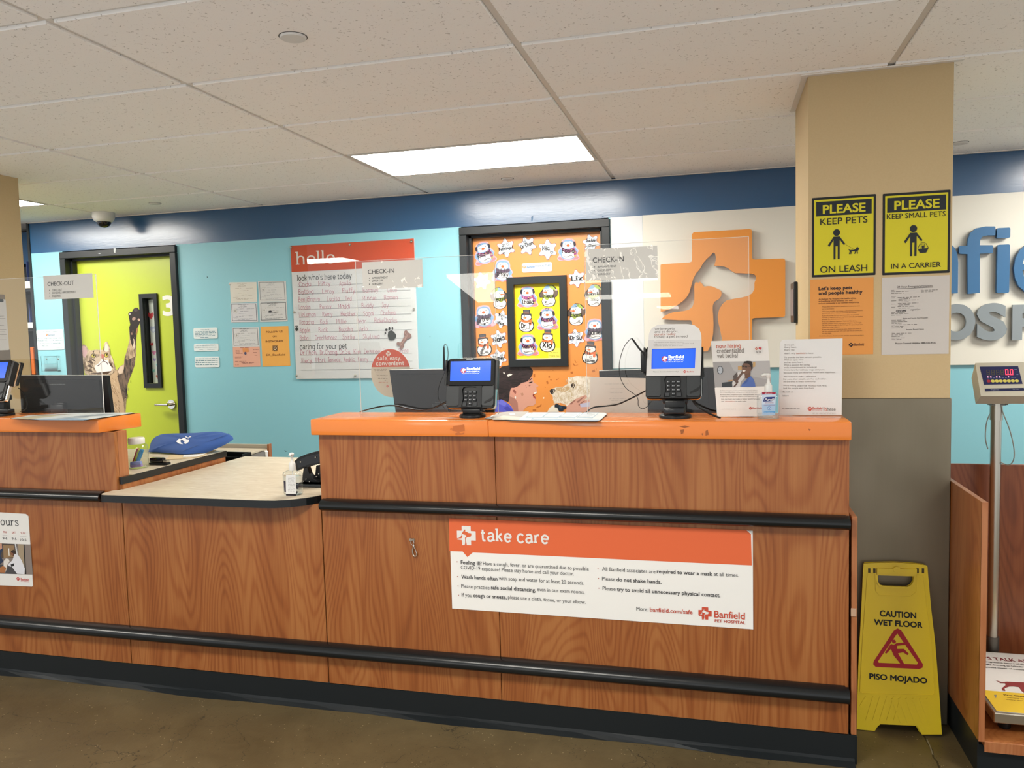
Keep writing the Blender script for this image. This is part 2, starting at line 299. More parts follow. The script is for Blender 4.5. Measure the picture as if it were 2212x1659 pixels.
# skeleton letters: strokes 'x,y x,y' ; leading ~ smooths ; x-height 5, ascender 8
GL = {
'a': (4, '~3.7,4 2.9,5 1.4,5 .2,3.5 .2,1.5 1.4,0 2.9,0 3.7,1|3.8,5 3.8,0'), '@': (3.9, '3.5,3.6 3.5,0|~.5,4.3 1.5,5 2.8,4.9 3.45,4.1 3.5,2.6|~3.5,2.9 2,2.85 .5,2.3 .3,1.2 .9,.1 2.2,0 3.4,1.1'), 'b': (4, '.3,8 .3,0|~.3,4 1.2,5 2.7,5 3.9,3.5 3.9,1.5 2.7,0 1.2,0 .3,1'),
'c': (3.6, '~3.5,4.1 2.7,5 1.4,5 .2,3.5 .2,1.5 1.4,0 2.7,0 3.6,.9'), 'd': (4, '~3.7,4 2.8,5 1.3,5 .2,3.5 .2,1.5 1.3,0 2.8,0 3.7,1|3.8,8 3.8,0'),
'e': (3.8, '~.3,2.7 1.5,2.7 3.7,2.7 3.5,4.2 2,5 .6,4.2 .2,2.5 .7,.7 2,0 3.6,.8'), 'f': (2.6, '~3,7.6 2.2,8 1.3,7.4 1.1,6 1.1,3|1.1,4 1.1,0|0,5 2.5,5'),
'g': (4, '~3.7,4 2.8,5 1.3,5 .2,3.6 .2,1.6 1.3,.2 2.8,.2 3.7,1|~3.8,5 3.8,1 3.7,-1.4 2.4,-2.6 .6,-2'), 'h': (4, '.4,8 .4,0|~.4,3.6 1.2,4.8 2.5,5 3.4,4.3 3.6,2.8 3.6,0'),
'i': (1, '.5,5 .5,0|.5,6.8 .5,7.1'), 'j': (1.2, '~1,5 1,0 .6,-2.2 -.6,-2.4|1,6.8 1,7.1'), 'k': (3.6, '.4,8 .4,0|3.4,5 .5,2.2|1.5,3 3.6,0'), 'l': (1, '.5,8 .5,0'),
'm': (6, '.4,5 .4,0|~.4,3.8 1.2,4.8 2.2,5 3,4.2 3.1,2.5 3.1,0|~3.1,3.8 4,4.8 5,5 5.7,4.2 5.8,2.5 5.8,0'), 'n': (4, '.4,5 .4,0|~.4,3.6 1.2,4.8 2.5,5 3.4,4.3 3.6,2.8 3.6,0'),
'o': (4, '~2,5 .8,4.5 .2,2.5 .8,.5 2,0 3.2,.5 3.8,2.5 3.2,4.5 2,5'), 'p': (4, '.4,5 .4,-2.8|~.4,4 1.2,5 2.7,5 3.9,3.5 3.9,1.5 2.7,0 1.2,0 .4,1'), 'q': (4, '3.7,5 3.7,-2.8|~3.7,4 2.8,5 1.3,5 .2,3.5 .2,1.5 1.3,0 2.8,0 3.7,1'),
'r': (2.6, '.4,5 .4,0|~.4,3.2 1.2,4.6 2.6,4.9'), 's': (3.4, '~3.2,4.2 2.2,5 .9,4.9 .4,3.8 1.4,2.9 2.6,2.3 3.3,1.2 2.5,.1 1.2,0 .2,.8'), 't': (2.6, '~1.1,7 1.1,3 1.3,.6 2,0 2.8,.3|0,5 2.5,5'),
'u': (4, '~.4,5 .4,2.4 .8,.5 1.8,0 2.9,.4 3.6,1.6|3.6,5 3.6,0'), 'v': (3.8, '0,5 1.9,0 3.8,5'), 'w': (5.6, '0,5 1.4,0 2.8,4.6 4.2,0 5.6,5'), 'x': (3.6, '.2,5 3.5,0|3.4,5 .1,0'), 'y': (3.8, '.1,5 2,.2|~3.8,5 2,.2 1.2,-2 0,-2.6'),
'z': (3.4, '.2,5 3.3,5 .2,0 3.4,0'), ',': (1, '.6,.4 .2,-1.2'), '.': (1, '.4,0 .4,.3'), '!': (1, '.5,8 .5,2.4|.5,0 .5,.3'), "'": (.8, '.4,8 .4,6.2'), '-': (2.4, '.2,2.8 2.2,2.8'), '&': (3, '~3,0 .6,6 1.4,7.6 2.2,6 .4,2 1.4,0 3,2.6'), '+': (3, '1.5,5 1.5,0|0,2.5 3,2.5'),
'A': (4.4, '0,0 2.2,8 4.4,0|.8,2.8 3.6,2.8'), 'B': (4, '.4,8 .4,0|~.4,8 2.6,8 3.5,6.2 2.4,4.4 .4,4.3|~.4,4.3 2.8,4.3 3.9,2.2 2.8,0 .4,0'), 'C': (4.2, '~4.1,6.6 2.8,8 1.2,7.4 .2,4 1.2,.6 2.8,0 4.2,1.4'), 'D': (4.2, '.4,8 .4,0|~.4,8 2.4,7.8 4.1,6 4.1,2 2.4,.2 .4,0'),
'E': (3.6, '3.5,8 .4,8 .4,0 3.6,0|.4,4.2 3,4.2'), 'F': (3.4, '3.5,8 .4,8 .4,0|.4,4.2 2.8,4.2'), 'H': (4, '.4,8 .4,0|3.8,8 3.8,0|.4,4 3.8,4'), 'J': (3, '~2.6,8 2.6,2 1.8,0 .4,.6|1.4,8 3.8,8'), 'K': (4, '.4,8 .4,0|3.8,8 .4,3.4|1.4,4.4 4,0'), 'L': (3.4, '.4,8 .4,0 3.4,0'),
'M': (5.2, '.3,0 .5,8 2.6,2.4 4.8,8 5,0'), 'N': (4.4, '.4,0 .4,8 4,0 4,8'), 'O': (4.4, '~2.2,8 .6,7 .1,4 .6,1 2.2,0 3.8,1 4.3,4 3.8,7 2.2,8'), 'P': (3.8, '.4,8 .4,0|~.4,8 2.8,8 3.8,6 2.8,4 .4,3.9'), 'R': (4, '.4,8 .4,0|~.4,8 2.8,8 3.8,6.1 2.8,4.3 .4,4.2|1.8,4.2 4,0'),
'S': (3.8, '~3.6,6.8 2.4,8 .9,7.6 .3,6 1.4,4.6 2.8,3.6 3.7,2 2.6,.2 1.2,0 .1,1.2'), 'T': (4, '2,8 2,0|0,8 4,8'), 'U': (4.2, '~.3,8 .3,2.6 1,.4 2.2,0 3.4,.4 4,2.6 4,8'), 'V': (4.2, '0,8 2.1,0 4.2,8'), 'W': (6, '0,8 1.5,0 3,7 4.5,0 6,8'), 'X': (4, '.2,8 3.9,0|3.8,8 .1,0'), 'Y': (4, '.1,8 2,4 3.9,8|2,4 2,0'), 'I': (1, '.5,8 .5,0'), 'G': (4.4, '~4.1,6.6 2.8,8 1.2,7.4 .2,4 1.2,.6 2.8,0 4.1,1.2 4.2,3.6|4.2,3.6 2.6,3.6'), 'Z': (4, '.2,8 3.8,8 .1,0 4,0')}
def strip(P, wd, cap=True):
    """thick polyline as quads"""
    q = []; n = len(P); L = []
    for i, p in enumerate(P):
        t = P[min(i+1, n-1)]-P[max(i-1, 0)]
        if t.length < 1e-9: t = Vector((1, 0))
        t.normalize(); nn = Vector((-t.y, t.x))
        if 0 < i < n-1:
            a = (P[i]-P[i-1]).normalized(); k = abs(nn.dot(Vector((-a.y, a.x)))); nn = nn/max(k, .55)
        e = Vector((0, 0))
        if cap and i in (0, n-1): e = t*(wd*.5)*(-1 if i == 0 else 1)
        L.append((p+nn*wd/2+e, p-nn*wd/2+e))
    for i in range(n-1): q.append([L[i][0], L[i][1], L[i+1][1], L[i+1][0]])
    return q
def strokes(s, wd, slab=False, jit=0, gap=1.3):
    qs = []; x = 0; rnd = random.Random(s)
    for ch in (s.replace('a', '@') if slab else s):
        if ch == ' ': x += 2.6; continue
        if ch not in GL: x += 1; continue
        w_, d = GL[ch]; jy = rnd.uniform(-jit, jit); jx = rnd.uniform(-jit, jit)*.4
        for st in d.split('|'):
            sm = st[0] == '~'; pts = [Vector((float(a.split(',')[0]), float(a.split(',')[1]))) for a in st.strip('~').split()]
            raw = [p.copy() for p in pts]
            if jit: pts = [p+Vector((rnd.uniform(-jit, jit), rnd.uniform(-jit, jit)))*.35 for p in pts]
            if sm and len(pts) > 2: pts = catmull(pts, 4)
            pts = [p+Vector((x+jx, jy)) for p in pts]
            qs += strip(pts, wd, not slab or ch in 'ij!.' )
            if slab and len(raw) == 2 and abs(raw[0].x-raw[1].x) < .01 and abs(raw[0].y-raw[1].y) > 2:
                for p in raw:
                    l, r = (.95, .95)
                    if p.y > 4: l, r = (.95, 0 if ch not in 'ITHN' else .95)
                    elif ch in '@du' and p.y == 0: l, r = (0, 1.0)
                    if p.y in (0, 5, 8, -2.8) and not (ch == 'b' and p.y == 0) and not (ch == 't') and not (ch == '@' and p.y > 1) and not (ch=='f' and p.y!=0):
                        yy = p.y+(wd*.38 if p.y in (0, -2.8) else -wd*.38)
                        qs.append([Vector((x+p.x-l, yy-wd*.38)), Vector((x+p.x+r, yy-wd*.38)), Vector((x+p.x+r, yy+wd*.38)), Vector((x+p.x-l, yy+wd*.38))])
            if slab and ch in 'vwy' and raw[0].y == 5 or slab and ch == 'y' and raw[0].y == 5:
                for p in (raw[0], raw[-1]):
                    if p.y == 5: qs.append([Vector((x+p.x-.9, 4.7-wd*.3)), Vector((x+p.x+.9, 4.7-wd*.3)), Vector((x+p.x+.9, 5)), Vector((x+p.x-.9, 5))])
        x += w_+gap*(.75 if slab else 1)+(wd if slab else 0)*.5
    return qs, x-gap

class Pr(B):
    """flat print laid on a Plane"""
    def __init__(s, pl, base=.0012): super().__init__(); s.pl = pl; s.base = base; s.n = 0
    def add(s, vs, fs, m, smooth=False):      # ink layers never lie exactly on one another
        vs = [Vector(v) for v in vs]; s.n += 1
        for v in vs: v += s.pl.N*(4e-6*(s.n % 45))
        for j, f in enumerate(fs):
            if len(f) == 4 and len(fs) > 1:
                for i in f: vs[i] = vs[i]+s.pl.N*(6e-6*(1+j % 30))
        super().add(vs, fs, m, smooth)
    def uv(s, pts, c, lv=0, holes=()):
        h = s.base+lv*.0004; loops = [[Vector((p[0], p[1], 0)) for p in pts]]+[[Vector((p[0], p[1], 0)) for p in hh] for hh in holes]
        tr = tessellate_polygon(loops); flat = [p for l in loops for p in l]
        s.add([s.pl.w(p.x, p.y, h) for p in flat], [tuple(t) for t in tr], c); return s
    def poly(s, pts, c, lv=0, holes=(), sm=0):
        q = [Vector(s.pl.P(*p)) for p in pts]
        if sm: q = catmull(q+[q[0]], sm)[:-1]
        return s.uv(q, c, lv, [[s.pl.P(*p) for p in h] for h in holes])
    def rect(s, x0, y0, x1, y1, c, lv=0):
        """axis aligned on the surface, from two opposite photo points"""
        a, b = s.pl.P(x0, y0), s.pl.P(x1, y1); return s.uv([(a[0], a[1]), (b[0], a[1]), (b[0], b[1]), (a[0], b[1])], c, lv)
    def line(s, pts, wpx, c, lv=0, sm=0):
        q = [Vector(s.pl.P(*p)) for p in pts]; k = s.pl.k(*pts[0])
        if sm: q = catmull(q, sm)
        for i, f in enumerate(strip(q, wpx*k)): s.uvq(f, c, lv+.02*(i % 12))
        return s
    def uvq(s, f, c, lv): h = s.base+lv*.0004; s.add([s.pl.w(p[0], p[1], h) for p in f], [tuple(range(len(f)))], c)
    def ell(s, x, y, rx, ry, c, lv=0, n=20, rot=0):
        u, v = s.pl.P(x, y); k = s.pl.k(x, y); cr, sr = math.cos(rot), math.sin(rot)
        return s.uv([(u+(rx*math.cos(a)*cr-ry*math.sin(a)*sr)*k, v+(rx*math.cos(a)*sr+ry*math.sin(a)*cr)*k) for a in [2*math.pi*i/n for i in range(n)]], c, lv)
    def text(s, t, x0, y0, x1=None, h=10, c='222222', lv=2, font='b', bold=0, wd=1.0, jit=0, rot=0, shear=0, space=1):
        """baseline starts at photo point (x0,y0); runs to photo x1 when given; h = cap height in photo px"""
        u0, v0 = s.pl.P(x0, y0); k = s.pl.k(x0, y0); H = h*k; hh = s.base+lv*.0004
        if font == 'b':
            vs, fs, a, b = textgeo(t, bold, shear, space); sy = H/CAP; W = b-a; off = a
        else:
            qs, W = strokes(t, wd, font == 'slab', jit); sy = H/8; off = 0
        sx = sy
        if x1 is not None:
            u1 = u0+(s.pl.P(x1, y0)[0]-u0) if not rot else u0+math.hypot(s.pl.P(x1, y0)[0]-u0, 0)
            sx = (u1-u0)/W
        cr, sr = math.cos(rot), math.sin(rot)
        T = lambda p: s.pl.w(u0+((p[0]-off)*sx)*cr-p[1]*sy*sr, v0+((p[0]-off)*sx)*sr+p[1]*sy*cr, hh)
        D = lambda i: s.pl.N*(8e-6*(i % 37))
        if font == 'b': s.add([T(p) for p in vs], fs, c)
        else:
            for i, q in enumerate(qs): s.add([T(p)+D(i) for p in q], [tuple(range(len(q)))], c)
        return s
    def bars(s, x0, y, x1, h, c, lv=2, seed=0):
        """a line of print too small to read: word-long dashes"""
        rnd = random.Random(seed+int(x0*3+y)); u0, v = s.pl.P(x0, y); u1 = s.pl.P(x1, y)[0]; k = s.pl.k(x0, y); u = u0
        while u < u1-2*k:
            l = min(rnd.uniform(3, 10)*k, u1-u); hh = h*k*rnd.uniform(.75, 1.1)
            s.uvq([(u, v), (u+l, v), (u+l, v+hh), (u, v+hh)], c, lv); u += l+rnd.uniform(1.2, 2)*k
        return s
    def logo(s, x, y, wpx, c, lv=2):
        u, v = s.pl.P(x, y); k = s.pl.k(x, y)*wpx
        for L in LOGO: s.uv([(u+a*k, v+b*k) for a, b in L], c, lv)
        return s
def plate(pl, corners, m, t=.0012, h=0, name=None, parent=None, **kw):
    """thin real sheet with the outline given by photo points, standing h off the surface"""
    b = B(); b.prism([pl.W(x, y, h) for x, y in corners], pl.N*t, m); return b.done(name, parent, **kw)
def rplate(pl, x0, y0, x1, y1, m, t=.0012, h=0, name=None, parent=None, r=0, **kw):
    a, c = pl.P(x0, y0), pl.P(x1, y1); b = B(); u0, u1, v0, v1 = min(a[0], c[0]), max(a[0], c[0]), min(a[1], c[1]), max(a[1], c[1])
    b.prism([pl.w(*p, h) for p in rr(u0, u1, v0, v1, r)], pl.N*t, m); return b.done(name, parent, **kw)
def rr(u0, u1, v0, v1, r, n=5):
    if r <= 0: return [(u0, v0), (u1, v0), (u1, v1), (u0, v1)]
    o = []
    for cx, cy, a in ((u1-r, v0+r, -90), (u1-r, v1-r, 0), (u0+r, v1-r, 90), (u0+r, v0+r, 180)):
        for i in range(n+1): t = math.radians(a+90*i/n); o.append((cx+r*math.cos(t), cy+r*math.sin(t)))
    return o
# emblem outline traced from the wall sign (photo points)
def Z6(L): return [(1380+a/6.38, 480+b/6.38) for a, b in L]
DOG = Z6([(305,600),(320,585),(700,563),(727,552),(735,525),(735,175),(760,148),(1520,105),(1545,112),(1555,130),(1556,495),(1566,515),(1590,522),(1980,508),(2002,518),(2010,540),(2008,1280),(2000,1300),(1985,1308),(1590,1322),(1562,1332),(1556,1360),(1552,1725),(1530,1745),(1165,1755),(1150,1640),(1120,1480),(1095,1380),(1087,1290),(1105,1210),(1150,1130),(1210,1080),(1300,1060),(1420,1040),(1500,1018),(1560,980),(1590,920),(1590,840),(1605,800),(1612,760),(1595,730),(1560,715),(1320,705),(1280,680),(1230,640),(1170,615),(1100,608),(1040,608),(1058,540),(1060,480),(1048,435),(1020,428),(995,460),(930,520),(880,580),(845,650),(790,710),(750,790),(725,880),(700,970),(660,1040),(600,1100),(515,1158),(420,1205),(307,1237)])
CAT = Z6([(316,1338),(345,1310),(380,1278),(480,1240),(600,1228),(690,1210),(740,1170),(765,1100),(768,1000),(765,900),(775,840),(800,830),(825,840),(845,825),(870,850),(900,892),(950,885),(1010,888),(1080,920),(1130,945),(1140,985),(1130,1030),(1100,1065),(1040,1100),(1020,1150),(1018,1200),(1025,1290),(1030,1400),(1025,1530),(1005,1650),(985,1710),(950,1775),(760,1785),(738,1400),(720,1350),(560,1350)])
_w = PY(4.88)
_l = [[_w.P(*p) for p in L] for L in (DOG, CAT)]
_x0 = min(p[0] for p in _l[0]); _x1 = max(p[0] for p in _l[0]); _y0 = min(p[1] for p in _l[0]); _s = _x1-_x0
LOGO = [[((a-_x0)/_s-.5, (b-_y0)/_s-.5) for a, b in L] for L in _l]
WALLY = 4.91
# ================================================================ SETTING
GX, GY, ZC = -3.057, 1.882, 2.426
b = B(); b.box(-9, 5, .2, 6.5, -.05, 0, 'floor_concrete')
floor = b.done('floor', kind='structure')
b = B(); b.box(-9, 5, GY-3.05, 6.5, ZC+.03, ZC+.08, 'white_paint'); ceil = b.done('ceiling', kind='structure')
LIGHTS = [(1, 3), (-2, 3), (4, 3), (-2, -2), (1, -2), (4, -2)]
COLS = [(.326, .813, 3.152, 3.64), (-4.23, -3.735, 3.08, 3.565)]
def inside(x0, x1, y0, y1):
    for a, c, d, e in COLS:
        if x0 < c and x1 > a and y0 < e and y1 > d: return (a, c, d, e)
proto = None
for j in range(-5, 5):
    for i in range(-4, 6):
        x0, y0 = GX+1.22*i, GY+.61*j; x1, y1 = x0+1.22, y0+.61
        if (i, j) in LIGHTS: continue
        if y1 > WALLY: y1 = WALLY
        hit = inside(x0, x1, y0, y1)
        if hit:
            b = B(); g = .014
            for (a, c, d, e) in ((x0+g, min(x1, hit[0]), y0+g, y1-g), (max(x0, hit[1]), x1-g, y0+g, y1-g), (max(x0+g, hit[0]), min(x1-g, hit[1]), y0+g, hit[2]), (max(x0+g, hit[0]), min(x1-g, hit[1]), hit[3], y1-g)):
                if c-a > .02 and e-d > .02: b.box(a, c, d, e, ZC, ZC+.015, 'ceiling_tile')
            b.done('ceiling_tile', ceil); continue
        if j < 4 and proto:
            o = proto.copy(); COL.objects.link(o); o.location = Vector((x0+.61, y0+.305, ZC))-wl(ceil); continue
        b = B(); b.box(x0+.0135, x1-.0135, y0+.0135, y1-(.0135 if j < 4 else 0), ZC, ZC+.015, 'ceiling_tile', .0015, 1)
        o = b.done('ceiling_tile', ceil)
        if j < 4 and not proto: proto = o
for i in range(-5, 7):
    x = GX+1.22*i; b = B(); b.box(x-.012, x+.012, GY-3.05, WALLY, ZC+.009, ZC+.03, 'grid_white'); b.done('grid_bar', ceil)
for j in range(-5, 5):
    y = GY+.61*j; b = B(); b.box(GX-6.1, GX+7.4, y-.012, y+.012, ZC+.010, ZC+.03, 'grid_white'); b.done('grid_bar', ceil)
b = B(); b.box(-5.07, 4.2, WALLY-.02, WALLY-.001, ZC-.004, ZC+.001, 'grid_white'); b.done('edge_trim', ceil)
LP = {(1, 3): 'bright recessed ceiling light panel over the orange door', (-2, 3): 'recessed ceiling light panel at the left behind the tan pillar', (4, 3): 'recessed ceiling light panel at the right of the pillar, above the wall lettering',
      (-2, -2): 'recessed ceiling light panel above the front left of the desks', (1, -2): 'recessed ceiling light panel above the viewer, in front of the right desk', (4, -2): 'recessed ceiling light panel at the viewer right'}
for n_, (i, j) in enumerate(LIGHTS):
    x0, y0 = GX+1.22*i, GY+.61*j
    t = thing('ceiling_light', (x0+.61, y0+.305, ZC), LP.get((i, j), 'recessed ceiling light panel out of sight behind the viewer'), 'ceiling light', 'recessed ceiling light panels')
    b = B(); b.box(x0+.025, x0+1.195, y0+.025, y0+.585, ZC+.004, ZC+.010, 'light_panel'); b.done('diffuser', t)
    b = B(); g = .012
    for q in ((x0+g, x0+.027, y0+g, y0+.61-g), (x0+1.193, x0+1.22-g, y0+g, y0+.61-g), (x0+.027, x0+1.193, y0+g, y0+.027), (x0+.027, x0+1.193, y0+.583, y0+.61-g)): b.box(q[0], q[1], q[2], q[3], ZC, ZC+.012, 'white_paint')
    b.done('frame', t)
for (px, py, r, lab) in ((633, 79, .04, 'round white cover disc in the ceiling tile nearest the viewer'), (335, 439, .036, 'small round cover disc near the dome camera'), (1096, 386, .036, 'small round cover disc between the light panel and the blue wall'), (2075, 308, .036, 'small round cover disc right of the pillar top')):
    c = PZ(ZC).W(px, py); b = B(); b.lathe([(r, 0), (r, -.003), (r*.93, -.007), (.0001, -.008)], (c.x, c.y, ZC), mat('cover_disc', 'f6f2ec', .5), 28); b.lathe([(r+.003, 0), (r+.003, -.001), (r, -.001)], (c.x, c.y, ZC-.0001), mat('cover_shadow_gap', '6a6662', .8), 28); b.done('ceiling_disc', label=lab, cat='ceiling cover', group='round ceiling cover discs')
# lights of the shop behind the viewer: they show only as reflections in the clear shields
for pts, lab in (([(-3.1, -9.9), (-1.15, -9.9), (-1.0, -7.9), (-2.8, -7.9)], 'wide row of shop lights behind the viewer, first row'), ([(-4.4, -19.6), (-1.45, -19.6), (-1.38, -17.2), (-4.2, -17.2)], 'wide row of shop lights behind the viewer, second row'), ([(-2.95, -37.5), (-2.1, -38), (-1.9, -33), (-2.9, -33)], 'farthest row of shop lights behind the viewer'), ([(-4.4, -6.6), (-3.2, -6.6), (-6.0, -18.4), (-7.5, -18.4)], 'slanting run of shop lights behind the viewer on the left')):
    b = B(); b.prism([(x, y, ZC) for x, y in pts], (0, 0, .05), 'store_light'); b.done('shop_light', label=lab, cat='ceiling light', group='shop lights behind the viewer')
# dome camera
c = PZ(ZC).W(232, 461); c = Vector((c.x, min(c.y, 4.72), ZC)); t = thing('dome_camera', c, 'white dome security camera on the ceiling above the green door', 'security camera')
b = B(); b.lathe([(.075, 0), (.074, -.03), (.066, -.055), (.05, -.066), (.0001, -.067)], c, 'white_plastic', 28); b.done('housing', t)
b = B(); b.lathe([(.047, -.06), (.045, -.078), (.034, -.094), (.018, -.103), (.0001, -.106)], c, 'black_gloss', 24); b.done('lens_dome', t, 'dark glossy dome')
# ---- back wall with two door openings
D1 = (-4.79, -3.773); D2 = (-1.625, -.647); XL = -5.07; DT = 2.19
b = B()
for x0, x1 in ((XL, D1[0]+.01), (D1[1]-.01, D2[0]+.01), (D2[1]-.01, 4.2)): b.box(x0, x1, WALLY, WALLY+.15, 0, 2.2, 'aqua_paint')
wall = b.done('wall_back', kind='structure')
b = B(); b.box(XL, 4.2, WALLY-.0005, WALLY+.15, 2.197, ZC+.03, 'navy_paint'); b.done('navy_band', wall, 'glossy dark blue painted band under the ceiling')
b = B(); b.box(D2[1]+.004, -.447, WALLY-.006, WALLY-.0006, 1.262, 2.1965, 'white_board_cool'); b.done('white_panel', wall)
b = B(); b.box(-.445, 4.2, WALLY-.016, WALLY-.0006, 1.258, 2.1965, 'white_board'); b.done('white_panel', wall)
b = B(); b.box(XL-4, XL, 5.6, 5.75, 0, ZC, 'dark_grey_plastic'); b.done('wall_far', kind='structure')
b = B(); b.box(XL-.02, XL, WALLY-.01, 5.6, 0, ZC, 'frame_black'); b.done('trim_1', kind='structure')
b = B(); b.box(XL-4, XL-.0, 5.3, 5.6, 2.17, ZC, 'navy_paint'); b.done('trim_2', kind='structure')
def scuff(pl, pts, name='scuff', parent=None, c='5b4a3e'):
    p = Pr(pl, .0006); p.poly(pts, c); return p.done(name, parent)
W = PY(WALLY); wp = Pr(W, .0008)
for q in ([(447,596),(450,599),(447,601)], [(614,972),(620,975),(617,976)], [(928,726),(930,727),(929,729)]): wp.poly(q, '4a6f77')
for q in ([(1147,469),(1152,466),(1151,474),(1148,479)], [(1300,467),(1304,466),(1303,470)]): wp.poly(q, '4d7396')
wp.done('paint_chips', wall)
# ---- doors
LEAF = WALLY+.075
def door(name, dx, leafmat, px_leaf):
    t = thing(name, ((dx[0]+dx[1])/2, LEAF, 0), kind='structure')
    x0, x1 = dx; f = .05
    b = B()
    for a, c, z0, z1 in ((x0, x0+f, 0, DT-f), (x1-f, x1, 0, DT-f), (x0, x1, DT-f, DT)):
        b.box(a, c, WALLY-.025, WALLY+.17, z0, z1, 'frame_black', .003, 1)
    b.box(x0+f, x0+f+.016, WALLY+.03, WALLY+.072, 0, DT-f, 'frame_black'); b.box(x1-f-.016, x1-f, WALLY+.03, WALLY+.072, 0, DT-f, 'frame_black'); b.box(x0+f, x1-f, WALLY+.03, WALLY+.072, DT-f-.016, DT-f, 'frame_black')
    b.done('door_frame', t)
    return t
PD = PY(LEAF)
d1 = door('door_1', D1, 'lime_paint', 0); d2 = door('door_2', D2, 'door_orange', 0)
# green door with narrow window (opening cut through the leaf)
wx0, _ = PD.P(313.5, 700); wx1, _ = PD.P(337, 700); _, wz1 = PD.P(325, 644); _, wz0 = PD.P(338, 828)
def leaf(t, x0, x1, z0, z1, hole, m):
    b = B(); h = [(hole[0], LEAF, hole[2]), (hole[1], LEAF, hole[2]), (hole[1], LEAF, hole[3]), (hole[0], LEAF, hole[3])]
    b.prism([(x0, LEAF, z0), (x1, LEAF, z0), (x1, LEAF, z1), (x0, LEAF, z1)], (0, .044, 0), m, [h]); return b.done('door_leaf', t)
l1 = leaf(d1, D1[0]+.053, D1[1]-.053, .01, DT-.054, (wx0, wx1, wz0, wz1), 'lime_paint')
b = B(); o_ = [(wx0-.030, wz0-.033), (wx1+.030, wz0-.033), (wx1+.030, wz1+.033), (wx0-.030, wz1+.033)]; i_ = [(wx0, wz0), (wx1, wz0), (wx1, wz1), (wx0, wz1)]
b.prism([(a, LEAF-.016, c) for a, c in o_], (0, .015, 0), 'frame_black', [[(a, LEAF-.016, c) for a, c in i_]]); b.box(wx0, wx0+.003, LEAF-.002, LEAF+.05, wz0, wz1, 'frame_black'); b.done('window_frame', d1)
b = B(); b.box(wx0, wx1, LEAF+.03, LEAF+.034, wz0, wz1, 'window_glass'); b.done('window_glass', d1)
b = B(); b.box(wx0+.0, wx1, LEAF+.042, LEAF+.046, wz0, wz1, 'dark_grey_plastic'); b.box(wx0+.012, wx1, LEAF+.036, LEAF+.041, wz0, wz1-.01, 'e9e6e2'); b.done('window_backing', d1, 'white paper behind the glass')
PB = PY(LEAF+.036); p = Pr(PB, .0008)
def heart(p, x, y, s, c, lv=1):
    pts = [(0, -1), (.95, .05), (.85, .75), (.45, .95), (0, .55), (-.45, .95), (-.85, .75), (-.95, .05)]; u, v = p.pl.P(x, y); k = p.pl.k(x, y)*s
    q = catmull([Vector((u+a*k, v+b_*k)) for a, b_ in pts]+[Vector((u, v-k))], 3); p.uv([(a.x, a.y) for a in q[:-1]], c, lv)
for x, y, s, c in ((326, 682, 7.5, 'd8343c'), (331, 712, 8, 'b9b7dc'), (331, 714, 4, 'e8e6ee'), (328, 744, 4, 'd8434a'), (338, 731, 3, 'c8353a'), (333, 762, 5, 'e67fae'), (334, 777, 4, 'b49ad0'), (340, 789, 3.5, '9fd3d6'), (332, 801, 4, '9fd6d4'), (341, 814, 4.5, 'd9603a'), (341, 745, 2.5, 'd9702c'), (341, 768, 2.5, '8a5b34'), (340, 752, 2, '47627a')): heart(p, x, y, s, c)
p.done('paper_hearts', d1, 'small coloured hearts')
# door handle with rose
c = PD.W(373, 873); b = B(); b.lathe([(.034, 0), (.034, .006), (.030, .010), (.0001, .011)], (c.x-.005, LEAF-.011, c.z), 'chrome', 28, ax='y')
b.tube([(c.x-.005, LEAF-.005, c.z), (c.x-.005, LEAF-.055, c.z)], .011, 'chrome', 14); b.tube([(c.x-.0, LEAF-.055, c.z), (c.x-.03, LEAF-.058, c.z), (c.x-.11, LEAF-.052, c.z)], [.011, .0095, .009], 'chrome', 12); b.done('handle', d1, 'chrome lever handle')
p = Pr(PD); p.text('3', 352, 681, 381, 43, 'f4f4ee', 3, bold=.028)
p.done('number', d1, 'white number 3')
# cat mural on green door
p = Pr(PD, .0006)
def Zc(L, sx=6.38, ox=150, oy=640): return [(ox+a/sx, oy+b_/sx) for a, b_ in L]
body = Zc([(215,1080),(440,1075),(520,1085),(640,1010),(660,1010),(700,960),(750,940),(760,850),(800,720),(830,590),(825,430),(840,390),(820,290),(812,240),(830,218),(865,212),(880,180),(905,158),(940,160),(970,190),(985,300),(985,345),(940,440),(925,560),(922,700),(920,800),(905,930),(870,1040),(830,1130),(805,1200),(800,1300),(785,1450),(775,1600),(775,1720),(560,1720),(560,1500),(500,1300),(400,1150)])
p.poly(body, 'cat_fur', 0)
p.poly(Zc([(560,1500),(530,1250),(560,1100),(600,1060),(650,1040),(700,1250),(740,1400),(760,1600),(700,1720),(560,1720)]), 'c2a684', 1)
p.poly(Zc([(760,850),(800,880),(905,830),(900,940),(860,1050),(830,1130),(800,1220),(790,1400),(740,1420),(700,1260),(660,1100),(680,1080),(740,1060),(760,960)]), 'cat_dark_fur', 2)
p.poly(Zc([(820,290),(812,240),(830,218),(865,212),(880,180),(905,158),(940,160),(970,190),(985,300),(985,345),(945,420),(920,480),(925,560),(900,720),(870,700),(840,600),(825,430),(840,390)]), '2a211f', 2)
